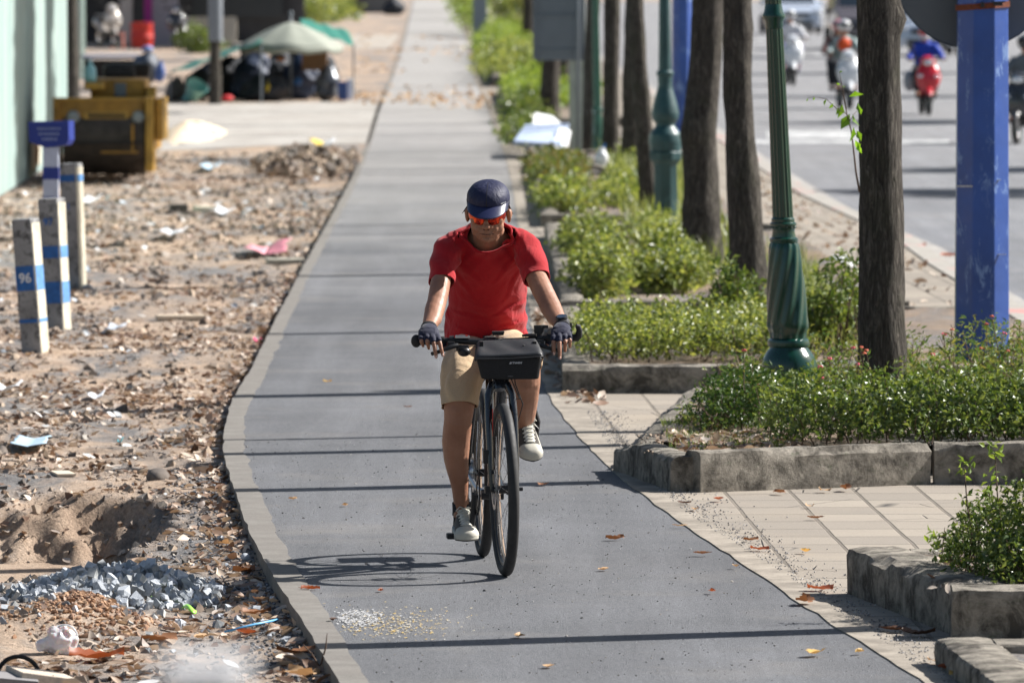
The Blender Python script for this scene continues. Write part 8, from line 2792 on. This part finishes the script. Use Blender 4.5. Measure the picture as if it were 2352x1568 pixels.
# rubbish on the right side
def trash_r(name, label, cat, px, py, s, m, seed, z=0.0, group=None):
 g = G(px, py, z); t = thing(name, label, cat, tuple(g), group)
 mb = MB(); mb.ell(g + Vector((0, 0, s * .35)), (s * .6, s * .8, s * .4), n=14, m=9); mb.ell(g + Vector((s * .3, 0, s * .25)), (s * .4, s * .5, s * .25), n=12, m=8)
 me = fuse(mb, s * .09, 2); displace(me, lambda p, n: s * .12 * smoothnoise(p, 5 / s, seed)); link_mesh('film', me, m, t, True, 40); return t
trash_r('litter_bag', 'white and red litter bag on the sidewalk right of the tall grass', 'bag', 1925, 620, .16, WP, 3)
for i, (px, py, lab) in enumerate(((1880, 598, 'small red scrap left of the white sidewalk litter'), (2110, 566, 'orange leaf heap in the road gutter'), (2180, 588, 'orange leaf at the gutter near the blue pole'))):
 one_leaf(lab, px, py, .16, 'r' if i else 'r', .01 if i == 0 else -.1, 200 + i, grp='leaves by the road')
r = np.random.default_rng(55)
n = 420; y = r.uniform(38, 90, n); lo = np.where(y < 45.5, R_OUT(y), np.maximum(R_OUT(y), 2.3 - (y - 45) * .0)); x = lo + (KX(y) - .2 - lo) * r.random(n)
k = ~((y > 37.2) & (y < 44.5) & (x > .5)) & ~((y > 45.5) & (x < 2.35)); x, y = x[k], y[k]
V, F = dry_leaves(np.stack([x, y, np.full(len(x), .01)], 1), r.uniform(.05, .11, len(x)), r)
stuff('leaf_scatter', 'scattered dry leaves on the sunlit sidewalk tiles', 'leaf litter', V, F, ML_DRY, True)
n = 260; y = r.uniform(44.6, 56, n); x = R_OUT(y) + r.uniform(-.12, .10, n)
V, F = dry_leaves(np.stack([x, y, np.full(n, .01)], 1), r.uniform(.04, .10, n), r)
stuff('leaf_scatter', 'dry leaves gathered between the path and the planters behind the rider', 'leaf litter', V, F, ML_DRY, True)
n = 220; x = r.uniform(.75, 1.4, n); y = r.uniform(37.9, 39.6, n)
V, F = dry_leaves(np.stack([x, y, np.full(n, .155)], 1), r.uniform(.03, .08, n), r)
stuff('leaf_scatter', 'dry leaves on the soil at the left corner of the cracked planter', 'leaf litter', V, F, ML_DRY, True)
n = 160; x = r.uniform(1.5, 2.1, n); y = r.uniform(29.6, 31.2, n)
V, F = dry_leaves(np.stack([x, y, np.full(n, .165)], 1), r.uniform(.03, .08, n), r)
stuff('leaf_scatter', 'dry leaves on the soil of the nearest planter', 'leaf litter', V, F, ML_DRY, True)
n = 500; x = r.uniform(.6, 1.25, n); y = r.uniform(37.7, 39.3, n)
V, F = stones(np.stack([x, y, np.full(n, .155)], 1), r.uniform(.005, .022, n), r, .8)
stuff('stone_chips', 'grey stone chips on the worn corner of the cracked planter', 'gravel', V, F, M_RUBB)
for k_, (y0, y1, seed) in enumerate(((112, 150, 1), (150, 240, 2))):
 n = 450; y = r.uniform(y0 + 16, y1, n); x = L_IN(y) + (R_IN(y) - L_IN(y) + 2.2) * r.random(n) - 1.6
 q = np.stack([x, y * .2, x * 0], 1); kk = smoothnoise(q, 1.2, 3) > .05; x, y = x[kk], y[kk]
 V, F = dry_leaves(np.stack([x, y, np.full(len(x), .02)], 1), r.uniform(.08, .16, len(x)), r)
 stuff('leaf_scatter', ['orange leaf drifts on the path beyond the side lane', 'farthest orange leaf drifts across the path'][k_], 'leaf litter', V, F, leaf_mat('orange_litter', [(.5, .24, .06), (.62, .36, .14), (.45, .28, .14), (.6, .45, .28)], .1, .6, .4, DT), True)

# blurred pale post close to the camera, cut by the bottom edge
Yn = 5.6
t = thing('near_post', 'strongly blurred white post top close to the camera at the bottom edge', 'post', (xat(470, Yn), Yn, 0))
zt = zat(1560, Yn)
MB().box((xat(470, Yn), Yn, zt / 2), (.052, .052, zt), bev=.01).build('post', mat('near_white_paint', (.85, .86, .88), .6), t)
MB().box((xat(470, Yn), Yn, zt + .008), (.060, .060, .010), bev=.004).build('post_cap', mat('near_white_paint', (.85, .86, .88), .6), t)
